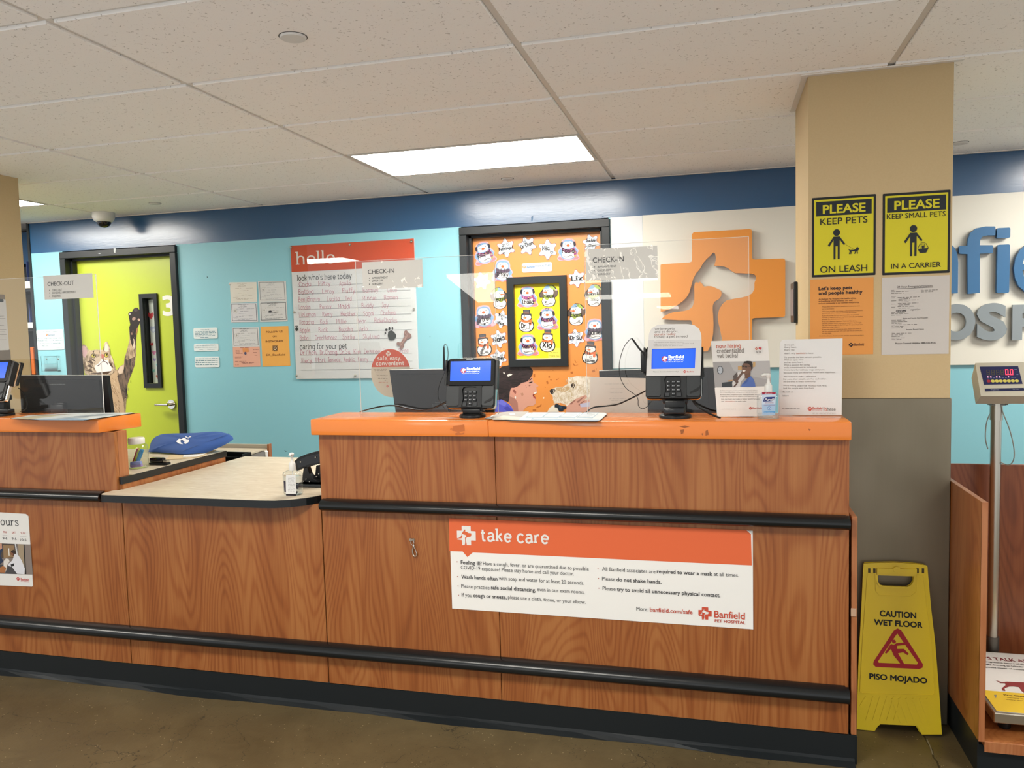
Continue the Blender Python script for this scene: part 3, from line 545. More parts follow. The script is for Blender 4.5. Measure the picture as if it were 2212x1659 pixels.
for q, cc in (([(868,300),(890,285),(912,292),(915,320),(885,335),(865,325)], 'a98a7c'), ([(940,320),(955,305),(980,315),(984,340),(955,345)], 'c9a692'), ([(850,510),(865,495),(880,520),(860,535)], '9a7868'), ([(820,240),(835,228),(850,240),(835,262)], 'c4bcc0'), ([(930,440),(948,450),(925,540),(915,520)], 'b08050'), ([(880,580),(900,600),(910,690),(885,745),(870,700),(888,640)], 'd8c7b4'), ([(895,165),(930,165),(945,200),(915,215),(890,200)], '4a3c40')): p.poly(Zc(q), cc, 3)
p.poly(Zc([(680,1010),(700,965),(750,945),(752,1000),(730,1060),(690,1070),(665,1040)]), 'd6bfa8', 3)
head = Zc([(165,700),(175,668),(205,662),(235,680),(262,735),(300,745),(370,735),(440,740),(470,735),(478,660),(500,625),(520,622),(545,670),(565,740),(570,800),(600,860),(625,950),(640,1000),(600,1060),(520,1085),(430,1075),(330,1085),(250,1080),(215,1060),(200,980),(185,880),(168,800)])
p.poly(head, 'cat_face_fur', 4)
p.poly(Zc([(175,700),(200,678),(228,700),(250,770),(220,850),(190,820)]), 'd3aeb0', 5); p.poly(Zc([(490,690),(512,645),(535,690),(548,750),(510,770),(485,745)]), 'e6d6c4', 5)
p.poly(Zc([(270,760),(360,745),(450,755),(500,770),(470,800),(400,800),(330,790),(290,820)]), 'c9b193', 5)
p.poly(Zc([(380,900),(430,860),(480,880),(530,880),(560,930),(590,1000),(560,1060),(470,1070),(380,1050),(350,980)]), 'ece4e2', 5)
p.poly(Zc([(330,890),(370,850),(425,820),(440,870),(410,920),(370,950)]), 'c8b49c', 5)
for q in ([(245,900),(300,880),(340,930),(300,925)], [(230,960),(290,940),(330,990),(280,975)], [(225,1020),(290,1000),(340,1050),(280,1035)], [(540,900),(590,930),(610,990),(570,960)], [(300,850),(330,862),(370,900),(330,890)], [(330,745),(345,760),(340,780),(325,765)], [(420,745),(430,770),(420,790)], [(280,1060),(400,1050),(530,1035),(590,1030),(540,1065),(400,1075)]): p.poly(Zc(q), '55402e', 6)
for x, y, rx, ry in ((335, 820, 40, 32), (513, 812, 32, 34)):
    X, Y = 150+x/6.38, 640+y/6.38; p.ell(X, Y, rx/6.38, ry/6.38, '2b211a', 7); p.ell(X, Y+.2, rx*.8/6.38, ry*.78/6.38, 'c2b24a', 8); p.ell(X+1, Y-1, rx*.33/6.38, ry*.42/6.38, '1a1814', 9)
p.poly(Zc([(418,805),(450,795),(488,808),(480,835),(465,862),(445,838)]), 'c1766e', 8)
p.line(Zc([(466,860),(470,890),(430,930),(390,960)]), 1.3, '4a342e', 8, 3); p.line(Zc([(470,890),(520,915),(535,940)]), 1.6, '4a342e', 8, 3)
rnd = random.Random(3)
for i in range(46):
    y = rnd.uniform(1120, 1690); x = rnd.uniform(560, 640)+(y-1120)*.12; p.line(Zc([(x, y), (x+rnd.uniform(8, 30), y+rnd.uniform(25, 50))]), .7, rnd.choice(['7a5f45', '8a6d50', 'e0cbb0', '5a4532']), 3)
for i in range(30):
    y = rnd.uniform(450, 1400); x = 870+(y < 900)*20-(max(y-900, 0))*.16+rnd.uniform(-28, 22); p.line(Zc([(x, y), (x+rnd.uniform(-8, 8), y+rnd.uniform(20, 50))]), .7, rnd.choice(['8a7466', '14100f', '5a4a40', 'a88e7a']), 4)
p.done('cat_mural', d1, 'printed picture of a tabby cat reaching up')
p = Pr(W, .0262)   # strips of tape on the head of the frame
p.poly([(251,537),(256,537),(255,547),(252,546)], 'c9cfd0', 1); p.poly([(217,548),(224,547),(222,549)], 'c9cfd0', 1); p.done('tape_scraps', d1)
# ---- orange door
hx0, _ = PD.P(1113, 700); hx1, _ = PD.P(1211, 700); _, hz1 = PD.P(1160, 613); _, hz0 = PD.P(1170, 776)
leaf(d2, D2[0]+.053, D2[1]-.053, .01, DT-.054, (hx0, hx1, hz0, hz1), 'door_orange')
b = B(); g = .047
b.prism([(a, LEAF-.022, c_) for a, c_ in ((hx0-g, hz0-g), (hx1+g, hz0-g), (hx1+g, hz1+g), (hx0-g, hz1+g))], (0, .021, 0), 'frame_black', [[(a, LEAF-.022, c_) for a, c_ in ((hx0, hz0), (hx1, hz0), (hx1, hz1), (hx0, hz1))]]); b.done('window_frame', d2)
b = B(); b.box(hx0-.001, hx1+.001, LEAF+.012, LEAF+.016, hz0-.001, hz1+.001, 'efe21f'); b.box(hx0, hx1, LEAF+.004, LEAF+.010, hz0, hz0+.006, 'c9c7c0'); b.done('yellow_paper', d2, 'bright yellow paper filling the window')
p = Pr(PD, .0005)   # worn patches of the print
def Zd(L, s=6.506, ox=1060, oy=770): return [(ox+a/s, oy+b_/s) for a, b_ in L]
for q in ([(1155,100),(1165,95),(1185,125),(1230,115),(1225,122),(1180,130),(1160,118)], [(1175,50),(1185,45),(1200,80),(1240,75),(1195,90)], [(1420,200),(1460,180),(1470,215),(1430,225)], [(1480,170),(1490,165),(1485,200)], [(810,280),(830,270),(835,300),(810,300)], [(780,350),(800,340),(815,380),(790,390)], [(830,325),(860,320),(850,345)], [(920,325),(965,300),(940,325),(922,335)], [(1120,215),(1160,210),(1155,240),(1125,240)], [(600,250),(625,240),(625,290),(605,300)], [(640,710),(690,690),(715,660),(710,700),(650,725)], [(590,745),(640,740),(640,765),(590,765)], [(755,420),(775,440),(765,440)], [(865,195),(885,195),(880,203)], [(970,170),(982,175),(972,180)]): p.poly(Zd(q), 'b86a2c', 1)
p.poly(Zd([(738,575),(752,570),(750,595),(742,595)]), 'efe9dd', 1); p.done('scratches', d2)
p = Pr(PD, .0008)
p.poly(Zd([(40,780),(40,620),(100,600),(145,595),(230,650),(290,700),(330,780)]), '5a5fd0', 0); p.poly(Zd([(100,660),(145,600),(230,660),(200,700)]), '7478e0', 1); p.poly(Zd([(180,720),(240,700),(300,750),(320,780),(240,780)]), '484ab0', 1)
p.poly(Zd([(255,640),(265,560),(270,480),(400,380),(500,330),(560,300),(590,290),(590,330),(610,370),(668,405),(670,420),(640,435),(650,490),(590,540),(635,590),(630,620),(635,660),(600,690),(520,700),(470,740),(450,780),(330,780),(300,700)]), 'd9a08c', 1)
p.poly(Zd([(255,640),(265,560),(345,590),(380,650),(390,780),(330,780),(300,700)]), 'b07a6c', 2)
p.poly(Zd([(590,540),(650,490),(648,515),(605,545),(635,580),(632,600),(600,575)]), '8a2c2c', 3); p.poly(Zd([(610,510),(648,492),(646,515),(615,528)]), 'f4efe8', 4); p.poly(Zd([(600,560),(640,585),(635,598),(600,575)]), 'c25a52', 4)
p.poly(Zd([(535,365),(585,350),(590,362),(560,375),(540,378)]), '2a1a1c', 4); p.poly(Zd([(540,330),(580,300),(584,312),(550,340)]), '3a2426', 4)
p.poly(Zd([(30,760),(20,500),(40,300),(80,210),(160,140),(300,115),(480,120),(560,150),(595,200),(590,250),(560,300),(520,350),(430,375),(380,420),(330,440),(285,450),(270,500),(260,600),(250,640),(150,600),(80,620),(60,780)]), 'dark_hair', 3)
p.poly(Zd([(275,480),(295,440),(340,440),(375,475),(385,520),(375,560),(350,562),(310,545),(280,510)]), 'e0a08c', 5); p.poly(Zd([(310,470),(340,465),(362,500),(350,530),(325,505)]), '9a5a4e', 6); p.ell(1060+348/6.506, 770+575/6.506, 1.5, 3, 'f2efea', 7)
for q in ([(175,225),(195,222),(203,240),(188,250)], [(232,262),(265,240),(312,245),(290,265),(255,283),(240,280)]): p.poly(Zd(q), 'efeae2', 6)
p.poly(Zd([(420,520),(455,510),(465,540),(440,560)]), 'c08c74', 4)
for q in ([(485,405),(495,402),(490,412)], [(530,410),(570,400),(545,418)], [(500,430),(508,428),(505,440)]): p.poly(Zd(q), '8d5c50', 4)
# dog
p.poly(Zd([(825,480),(850,460),(920,435),(1030,420),(1085,380),(1090,330),(1085,290),(1130,295),(1200,278),(1330,280),(1500,290),(1700,310),(1800,400),(1800,780),(1100,780),(1060,680),(980,650),(900,660),(880,620),(870,550),(835,520)]), 'dog_fur', 1)
p.poly(Zd([(825,480),(850,458),(900,460),(915,480),(885,520),(860,530),(840,515)]), '2a2628', 3); p.poly(Zd([(920,440),(1040,425),(1100,420),(1110,460),(1040,500),(960,490),(925,470)]), 'c9ab80', 2)
p.poly(Zd([(1120,400),(1160,370),(1190,400),(1165,450),(1130,430)]), '4a3c34', 3); p.poly(Zd([(1130,395),(1145,390),(1150,410),(1138,415)]), '14100e', 4)
rnd = random.Random(5)
for i in range(150):
    x = rnd.uniform(880, 1400); y = rnd.uniform(300, 660); 
    if y < 300+(1100-x)*.6 and x < 1100: continue
    dx = rnd.uniform(-20, 6)*(1 if y < 480 else .6); dy = rnd.uniform(18, 46); p.line(Zd([(x, y), (x+dx, y+dy*.5), (x+dx*1.8, y+dy)]), .6, rnd.choice(['f6f0e4', 'cdb898', 'bfa684', 'f2eadb', 'dccbae']), 4)
p.poly(Zd([(1060,780),(1070,700),(1130,650),(1190,600),(1260,570),(1330,540),(1360,570),(1300,620),(1400,600),(1500,640),(1500,780)]), 'd9a492', 5)
for q in ([(1110,660),(1190,600),(1200,612),(1130,680)], [(1200,640),(1290,575),(1330,555),(1230,650)], [(1230,680),(1300,625),(1330,620),(1250,690)]): p.poly(Zd(q), 'a06f62', 6)
p.poly(Zd([(1255,665),(1400,640),(1500,640),(1500,700),(1265,712)]), 'c4c3dc', 6); p.poly(Zd([(800,770),(830,720),(880,685),(930,680),(960,780),(800,780)]), 'eae2d2', 5)
p.poly(Zd([(900,680),(930,660),(965,680),(1000,690),(1065,700),(1070,725),(1030,740),(1010,770),(960,765),(935,720),(900,715)]), '1d2a38', 6); p.poly(Zd([(960,700),(1000,700),(1005,730),(970,730)]), '2f4a60', 7)
p.done('woman_and_dog_mural', d2, 'printed picture of a laughing woman face to face with a shaggy dog')
# ---- columns
def column(q, label, cladz, corner):
    x0, x1, y0, y1 = q; b = B(); b.box(x0, x1, y0, y1, 0, ZC+.03, 'tan_paint', .004, 2); c = b.done('column', label=label, kind='structure')
    if cladz: 
        b = B(); b.box(x0-.004, x1+.004, y0-.004, y1+.004, 0.002, cladz, 'brushed_steel', .003, 1); b.done('steel_cladding', c, 'brushed steel sheet around the lower half')
    b = B(); e = .022
    for a in ((x0-e-.004, x1+e+.004, y0-e, y0-.0005), (x0-e, x0-.0005, y0, y1)): b.box(a[0], a[1], a[2], a[3], ZC-.003, ZC+.001, 'grid_white')
    b.done('ceiling_collar', c); return c
col1 = column(COLS[0], 'tan square pillar clad in steel below, beside the reception desk', 1.232, 0)
col2 = column(COLS[1], 'tan square pillar cut by the left edge of the picture', 0, 0)
PC = PY(3.152); PC2 = PX(-3.735)
b = B(); b.lathe([(.006, 0), (.006, .01), (.0001, .012)], (COLS[0][0]+.012, 3.136, 1.205), 'steel', 10, ax='y'); b.done('rivet', col1)
# ================================================================ RECEPTION DESKS
CF = 2.80                       # face of the desks
ZT0, ZT1 = 1.126, 1.188         # orange top
def panel(par, x0, x1, z0, z1, y=CF, d=.019, m=WOOD, name='wood_panel', **k):
    b = B(); b.box(x0+.0012, x1-.0012, y, y+d, z0, z1, m, .0012, 1); return b.done(name, par, **k)
t = thing('reception_desk', (-.56, 2.9, 0), 'tall cherry wood reception desk with orange top, the right one, carrying two card readers', 'reception desk')
XL_, XR_ = -1.545, .421
for x0, x1, z0, z1 in ((XL_, -.815, .845, 1.126), (-.815, XR_, .845, 1.126), (XL_, -.815, .105, .845), (-.815, XR_, .105, .845)): panel(t, x0, x1, z0, z1)
b = B(); b.box(XL_, XL_+.018, CF+.02, 2.99, .105, 1.126, WOODE); b.box(XR_-.018, XR_, CF+.02, 2.99, .105, 1.126, WOODE); b.box(XL_+.018, XR_-.018, 2.972, 2.99, .105, 1.126, WOOD2); b.box(XL_+.03, XR_-.03, CF+.03, 2.97, .105, .12, WOOD2); b.done('carcass', t)
for x0, x1 in ((-1.56, -.8302), (-.8292, .422)):
    b = B(); b.box(x0, x1, 2.768, 3.04, ZT0, ZT1, 'orange_laminate', .004, 2); b.done('orange_countertop', t)
PT = PY(2.768); p = Pr(PT, .0006)
for q in ([(980,920),(1003,917),(1004,931),(990,933),(976,930)], [(972,927),(976,925),(975,929)], [(982,937),(990,933),(996,936),(1003,934),(1003,938),(985,940)]): p.poly(q, 'cc7035', 1)
for q in ([(1467,921),(1480,919),(1490,922),(1478,924)], [(1470,928),(1478,927),(1476,936),(1471,938)], [(1515,937),(1519,935),(1518,941)], [(1524,931),(1529,928),(1531,939),(1524,941)], [(1746,926),(1752,928),(1748,931)]): p.poly(q, 'a8602f', 1)
p.done('wear_marks', t)
b = B(); b.box(-1.54, .30, 2.992, 3.6, .72, .75, WOOD2, .004, 1); b.done('work_surface', t)
t3 = t
# bumper rails
def rail(name, x0, x1, z, r=.0235, depth=.05, ends=(1, 1), **k):
    b = B(); n = 12; prof = []
    for i in range(n+1):
        a = -math.pi/2+math.pi*i/n; prof.append((CF-.012-(depth-.012)*math.cos(a), z+r*math.sin(a)))
    vs = []; fs = []; xs = []
    for e, x, s_ in ((ends[0], x0, 1), (ends[1], x1, -1)):
        pass
    L = [(x0+ (0 if not ends[0] else .022*(1-math.sin(math.pi/2*i/4))), math.cos(math.pi/2*(1-i/4)) if ends[0] else 1) for i in range(5)]
    R_ = [(x1-(0 if not ends[1] else .022*(1-math.sin(math.pi/2*i/4))), math.cos(math.pi/2*(1-i/4)) if ends[1] else 1) for i in range(4, -1, -1)]
    for x, sc in L+R_:
        sc = max(sc, .25)
        for y, zz in prof: vs.append((x, CF-.001+(y-CF)*sc, z+(zz-z)*sc))
    q = n+1
    for i in range(9):
        for k_ in range(n): a = i*q+k_; fs.append((a, a+1, a+1+q, a+q))
    fs.append(tuple(range(q))); fs.append(tuple(range(9*q, 10*q))[::-1])
    b.add(vs, fs, 'black_rubber', True); b.box(x0+.01, x1-.01, CF-.013, CF-.0005, z-r*.98, z+r*.98, 'black_rubber'); return b.done(name, **k)
rail('bumper_rail', -1.53, .418, .846, label='shiny black bumper rail at mid height across the right reception desk', cat='bumper rail', group='black bumper rails on the desks')
rail('bumper_rail', -4.4, .418, .25, r=.0275, label='long black bumper rail near the floor running across all the desks', cat='bumper rail', group='black bumper rails on the desks')
rail('bumper_rail', -4.4, -2.575, .846, ends=(0, 1), label='short black bumper rail at mid height on the left reception desk', cat='bumper rail', group='black bumper rails on the desks')
# vinyl kick base with flared toe
def kick(x0, x1, y, name, **k):
    b = B(); n = 40; vs = []; fs = []
    for i in range(n+1):
        x = x0+(x1-x0)*i/n; wv = .006*math.sin(x*5.1)+.004*math.sin(x*11.3+1)
        for dy, z in ((.001, .104), (-.002, .104), (-.002, .022), (-.006+wv*.3, .012), (-.024-wv, .001), (-.024-wv, 0), (.001, 0)): vs.append((x, y+dy, z))
    for i in range(n):
        for j in range(6): a = i*7+j; fs.append((a, a+1, a+8, a+7))
    fs.append(tuple(range(7))[::-1]); fs.append(tuple(range(n*7, n*7+7))); b.add(vs, fs, 'black_vinyl', False); return b.done(name, **k)
kick(-4.4, .44, CF, 'kick_base', label='black vinyl skirting running along the foot of all the desks', cat='skirting')
# low accessible desk
t = thing('low_desk', (-2.05, 3.1, 0), 'low wheelchair height desk with speckled beige top between the two tall desks', 'desk')
panel(t, -2.498, -1.547, .105, .842)
b = B()
def ada(z): 
    pts = []; r = .07
    pts += [(-2.516, 2.86), (-2.516, 2.797), (-2.535, 2.797), (-2.535, 2.735)]; pts += [(-2.505+.0-.03*math.cos(a), 2.735-.03*math.sin(a)) for a in (math.pi*.17, math.pi*.33, math.pi*.5)]
    pts += [(-1.76, 2.705), (-1.70, 2.712), (-1.645, 2.735), (-1.597, 2.775), (-1.57, 2.815), (-1.549, 2.86)]; pts += [(-1.549, 3.70), (-2.49, 3.70), (-2.49, 3.0), (-2.497, 2.9), (-2.513, 2.88)]
    return [(x, y, z) for x, y in pts]
b.prism(ada(.842), (0, 0, .030), 'black_rubber'); b.done('edge_band', t, 'black rubber edge')
b = B(); q = [(x+(.0015 if x < -2.5 else -.0015 if x > -1.6 and y < 2.85 else 0), y+(.003 if y < 2.8 else 0), z) for x, y, z in ada(.872)]; b.prism(q, (0, 0, .0015), 'beige_laminate'); b.done('tabletop', t, 'beige stone look laminate top')
b = B(); b.box(-2.485, -1.56, 2.83, 2.85, .1, .84, WOOD2); b.box(-2.485, -2.465, 2.85, 3.6, 0, .84, WOOD2); b.box(-1.57, -1.55, 2.85, 3.6, 0, .84, WOOD2); b.done('frame', t)
# left tall desk
t = thing('reception_desk', (-3.4, 2.9, 0), 'tall cherry wood reception desk with orange top at the left edge of the picture', 'reception desk')
for x0, x1, z0, z1 in ((-4.4, -3.3, .845, ZT0), (-3.3, -2.518, .845, ZT0), (-4.4, -3.3, .105, .841), (-3.3, -2.5, .105, .841)): panel(t, x0, x1, z0, z1)
b = B(); b.box(-2.535, -2.518, CF+.02, 2.875, .872, ZT0, WOODE, .001, 1); b.box(-4.4, -2.535, 2.86, 2.875, .1, ZT0, WOOD2); b.done('end_panel', t)
b = B(); b.box(-4.4, -2.566, 2.768, 2.985, ZT0, ZT1, 'orange_laminate', .004, 2); 
b.v = [Vector((v.x+(.035 if v.x > -2.6 and v.y > 2.9 else 0), v.y, v.z)) for v in b.v]; b.done('orange_countertop', t)
p = Pr(PX(-2.5655), .0010); p.poly([(226,909),(252,905),(250,916),(244,922),(234,918),(230,912)], 'b2592a', 1); p.poly([(238,922),(250,919),(246,928),(240,927)], 'c4652e', 1); p.done('wear_marks', t)
b = B(); b.box(-3.6, -2.5, 2.877, 3.56, .897, .927, 'black_rubber', .001, 1); b.box(-2.5165, -2.5, CF+.012, 2.8775, .897, .927, 'black_rubber'); b.done('work_surface_edge', t, 'black edge band')
b = B(); b.box(-3.6, -2.503, 2.877, 3.557, .9265, .929, 'beige_laminate'); b.done('work_surface', t, 'beige laminate work surface')
b = B(); b.box(-2.527, -2.503, 2.877, 3.55, .1, .8965, WOOD, .001, 1); b.box(-2.5175, -2.503, CF+.02, 2.877, .874, .8965, WOOD); b.done('side_panel', t)
# end panel right of the right desk
b = B(); b.box(.4285, .4465, CF+.003, 3.13, .1035, .862, WOODE, .0015, 1); b.done('end_panel', label='narrow wood end panel at the right end of the right desk', cat='panel')
b = B(); b.box(.422, .448, CF+.0, 3.13, .0, .102, 'black_vinyl', .002, 1); b.done('kick_base', label='short black skirting end beside the yellow wet floor sign', cat='skirting')
b = B(); b.box(.4265, .444, CF-.001, CF+.004, .52, .548, 'c9a68a', .001, 1); b.done('tape_piece', label='scrap of clear tape on the right desk end panel', cat='tape')
# ---- take care sign
def edges(pl, x0, y0, x1, y1): a, c = pl.P(x0, y0), pl.P(x1, y1); return a, c
PF = PY(CF)
sg = rplate(PF, 971, 1121, 1627, 1359, 'fffefa', .002, .0002, 'notice_sign', label='wide orange and white take care notice on the right desk', cat='sign')
p = Pr(PF, .0026)
p.poly([(970,1119),(1615,1145),(1622,1150),(1624,1221),(1022,1193),(1010,1203),(1000,1191),(971,1190)], 'ee6f40', 0)
p.done('orange_band', sg, 'orange heading band')
p = Pr(PF, .0034); p.logo(1008, 1156, 42, 'f6f3ee', 1); p.text('take care', 1040, 1167, 1185, 27, 'f6f3ee', 1, 'slab', wd=1.2); p.done('heading', sg, 'white emblem and the words take care')
p = Pr(PF, .003); TX = '4d4d4f'; BO = .018
def T(p, s, x0, y0, x1, b=0, c=TX, h=8.5): p.text(s, x0, y0, x1, h, c, 1, bold=b)
for s, x0, y0, x1, bb in (('Feeling ill?', 996, 1218, 1041, BO), ('Have a cough, fever, or are quarantined due to possible', 1044, 1220, 1272, 0), ('COVID-19 exposure? Please stay home and call your doctor.', 996, 1229, 1240, 0),
    ('Wash hands often', 997, 1249, 1075, BO), ('with soap and water for at least 20 seconds.', 1078, 1252, 1262, 0), ('Please practice', 997, 1269, 1058, 0), ('safe social distancing,', 1061, 1272, 1158, BO), ('even in our exam rooms.', 1161, 1276, 1263, 0),
    ('If you', 998, 1288, 1020, 0), ('cough or sneeze,', 1023, 1289, 1095, BO), ('please use a cloth, tissue, or your elbow.', 1098, 1293, 1265, 0),
    ('All Banfield associates are', 1301, 1232, 1416, 0), ('required to wear a mask', 1419, 1237, 1539, BO), ('at all times.', 1542, 1243, 1596, 0), ('Please', 1301, 1253, 1329, 0), ('do not shake hands.', 1332, 1255, 1429, BO),
    ('Please', 1302, 1274, 1330, 0), ('try to avoid all unnecessary physical contact.', 1333, 1276, 1556, BO), ('More:', 1375, 1318, 1400, 0)): T(p, s, x0, y0, x1, bb)
for x, y in ((988,1213),(989,1245),(990,1265),(991,1285),(1292,1228),(1293,1249),(1294,1270)): p.ell(x, y, 1.1, 1.1, 'b04a35', 1, 8)
T(p, 'banfield.com/safe', 1404, 1320, 1496, BO, 'cf5540', 9); p.logo(1523, 1324, 27, 'd8553c', 1)
T(p, 'Banfield', 1543, 1333, 1609, .012, 'd8553c', 15.5); T(p, 'PET HOSPITAL', 1544, 1343, 1610, .02, 'c9523f', 6.5); p.done('lettering', sg)
b = B(); b.prism([PF.w(*PF.P(*q), .0045) for q in ((1612,1144),(1624,1149),(1622,1153))], PF.N*.001, 'f3f1ec'); b.done('lifted_corner', sg)
# ---- opening hours sign
sg = plate(PF, [(-60,1103),(56,1110),(62,1115),(72,1265),(70,1267),(-52,1262)], 'f0efeb', .002, .0002, 'hours_sign', label='white opening hours notice with a photo, at the left edge', cat='sign')
p = Pr(PF, .0026); p.text('hours', -8, 1133, 41, 17, '4a4c50', 1, 'slab', wd=.75); p.text('clinic', -50, 1130, -16, 16, '4a4c50', 1, 'slab', wd=.75)
for s, x0, y0, x1, c, h in (('FRI', 8, 1151, 15, 'c8443c', 4.5), ('SAT', 27, 1152, 35, 'c8443c', 4.5), ('SUN', 46, 1153, 56, 'c8443c', 4.5), ('9-6', 7, 1165, 17, '505256', 6), ('9-6', 27, 1166, 37, '505256', 6), ('10-5', 45, 1168, 58, '505256', 6)): p.text(s, x0, y0, x1, h, c, 1)
for x0, x1, y in ((7,17,1156),(27,37,1157),(45,58,1158)): p.line([(x0,y),(x1,y)], .5, 'b9b4b2', 1)
p.logo(40, 1250, 8, 'd8443c', 1); p.text('Banfield', 46, 1253, 64, 5, 'd8443c', 1, bold=.01); p.text('PET HOSPITAL', 46, 1256, 64, 1.8, 'd8443c', 1); p.done('lettering', sg)
p = Pr(PF, .0026)
p.poly([(-58,1171),(67,1176),(72,1241),(-54,1237)], '8c8079', 0)
for q, c in (([(-58,1171),(38,1175),(38,1205),(-56,1206)], '55483f'), ([(8,1177),(32,1178),(33,1203),(9,1205)], '9a7d5a'), ([(19,1184),(21,1184),(22,1200),(20,1200)], 'f0ede6'), ([(33,1175),(36,1175),(40,1200),(37,1200)], 'd9dde0'), ([(40,1175),(52,1176),(55,1238),(48,1238),(42,1200)], 'a9977c'), ([(52,1176),(54,1176),(58,1240),(55,1240)], '1f2020'), ([(-54,1215),(40,1222),(50,1240),(-54,1237)], '4b4a4c'),
    ([(-20,1175),(5,1174),(8,1185),(2,1200),(9,1212),(0,1220),(-20,1230)], '2b3a55'), ([(-2,1172),(5,1174),(6,1184),(0,1188),(-6,1180)], 'c9977f'),
    ([(25,1190),(30,1187),(35,1190),(35,1197),(30,1201),(24,1197)], '3a2a24'), ([(24,1192),(30,1195),(30,1200),(25,1198)], '8b5b44'), ([(33,1196),(40,1198),(48,1210),(55,1228),(54,1240),(38,1239),(30,1228),(27,1224),(18,1222),(20,1217),(28,1210)], 'e6e7ee'), ([(24,1219),(32,1216),(32,1222),(26,1224)], '26282b'),
    ([(9,1212),(14,1206),(20,1207),(22,1212),(17,1220),(16,1228),(12,1237),(-2,1236),(3,1226),(9,1222)], 'e9e4dc'), ([(0,1226),(8,1222),(15,1226),(12,1237),(-4,1236)], 'b07446')): p.poly(q, c, 1)
p.done('photo', sg, 'photo of vets kneeling with dogs')
# ---- leash hook
t = thing('leash_hook', PF.W(890, 1180), 'chrome leash clip hanging on the desk front left of the take care notice', 'hook')
c = PF.W(890, 1166, .002); b = B(); b.box(c.x-.011, c.x+.011, CF-.003, CF-.0003, c.z-.005, c.z+.006, 'steel', .0008, 1); b.done('wall_plate', t)
b = B(); b.tube([(c.x-.008, CF-.003, c.z+.002), (c.x-.007, CF-.012, c.z+.002), (c.x+.007, CF-.013, c.z+.002), (c.x+.008, CF-.003, c.z+.002)], .0016, 'chrome', 8, smooth_path=4); b.done('staple', t)
def ring(b, c, rx, rz, r, m, n=18, y=0, rot=0):
    pts = [(c[0]+rx*math.cos(a)*math.cos(rot)-rz*math.sin(a)*math.sin(rot), c[1]+y*math.sin(a), c[2]+rx*math.cos(a)*math.sin(rot)+rz*math.sin(a)*math.cos(rot)) for a in [2*math.pi*i/n for i in range(n+1)]]; b.tube(pts, r, m, 8)
b = B(); ring(b, (c.x+.005, CF-.010, c.z-.008), .0065, .011, .0013, 'chrome', rot=.2); b.done('ring', t)
q = Vector((c.x+.009, CF-.008, c.z-.022)); b = B(); b.lathe([(.0028, -.006), (.004, -.003), (.004, .002), (.002, .006)], q, 'chrome', 12); b.tube([q+Vector(v) for v in ((0, 0, -.004), (-.004, 0, -.012), (-.005, 0, -.024), (-.003, 0, -.036), (.004, 0, -.042), (.010, 0, -.038), (.012, 0, -.028))], [.003, .0032, .0034, .003, .0026, .0024, .002], 'steel', 9); b.tube([q+Vector(v) for v in ((.002, 0, -.004), (.008, 0, -.018), (.012, 0, -.030))], .0014, 'chrome', 8); b.done('snap_clip', t)
# ================================================================ CLEAR SHIELDS AND SIGNS ON THEM
SY = 2.955
def shield(x0, x1, z1, lab):
    t = thing('clear_shield', ((x0+x1)/2, SY, ZT1), lab, 'clear shield', 'clear acrylic sneeze shields'); b = B(); b.box(x0, x1, SY, SY+.004, ZT1+.0005, z1, 'clear_acrylic'); b.done('acrylic_sheet', t)
    b = B(); e = .0012
    b.box(x0-e, x0, SY, SY+.004, ZT1+.0005, z1, 'white_plastic'); b.box(x1, x1+e, SY, SY+.004, ZT1+.0005, z1, 'white_plastic'); b.box(x0, x1, SY, SY+.004, z1, z1+e, 'white_plastic'); b.done('polished_edge', t, 'pale polished edge')
shield(-1.43, -.842, 1.815, 'clear acrylic shield behind the left card reader of the right desk')
shield(-.487, .106, 1.83, 'clear acrylic shield behind the card reader with the donation card')
shield(-3.45, -2.705, 1.818, 'clear acrylic shield on the left desk in front of the green door')
PSh = PY(SY)
def sleeve(x0, y0, x1, y1, title, lines, tx, ty, tx1, th, lab, lx, seed):
    t = thing('paper_sign', PSh.W((x0+x1)/2, y1, .004), lab, 'sign', 'plastic sleeve signs on the shields')
    rplate(PSh, x0, y0, x1, y1, 'efebe4', .0008, .004, 'paper', t)
    p = Pr(PSh, .0052); p.text(title, tx, ty, tx1, th, '232323', 1)
    for s, yy, xe in lines: p.ell(lx, yy-2, 1, 1, '2a2a2a', 1, 8); p.text(s, lx+6, yy, xe, 4.6, '4a4a48', 1)
    p.done('lettering', t)
    rnd = random.Random(seed); p = Pr(PSh, .0062); u0, v1 = PSh.P(x0, y0); u1, v0 = PSh.P(x1, y1); b = B()
    W_, H_ = u1-u0, v1-v0; n, m = 26, 12; vs = []; fs = []
    for i in range(n+1):
        for j in range(m+1):
            h = .0075+.0009*math.sin(i*1.1+seed+j*.35)+rnd.uniform(-.0005, .0005); vs.append(PSh.w(u0-.003+(W_+.006)*i/n, v0-.003+(H_+.006)*j/m, h+.002))
    for i in range(n):
        for j in range(m): a = i*(m+1)+j; fs.append((a, a+1, a+m+2, a+m+1))
    b.add(vs, fs, 'clear_acrylic', True); b.done('plastic_sleeve', t)
sleeve(783, 567, 915, 620, 'CHECK-IN', [('APPOINTMENT', 603, 839), ('DROP OFF', 609, 829), ('SURGERY', 616, 828)], 796, 592, 853, 9.5, 'check-in sign in a plastic sleeve over the corner of the hello board', 799, 1)
sleeve(1265, 539, 1421, 600, 'CHECK-IN', [('APPOINTMENT', 579, 1332), ('DROP OFF', 587, 1320), ('SURGERY', 595, 1319)], 1281, 568, 1348, 12, 'check-in sign in a plastic sleeve beside the big orange cross', 1285, 2)
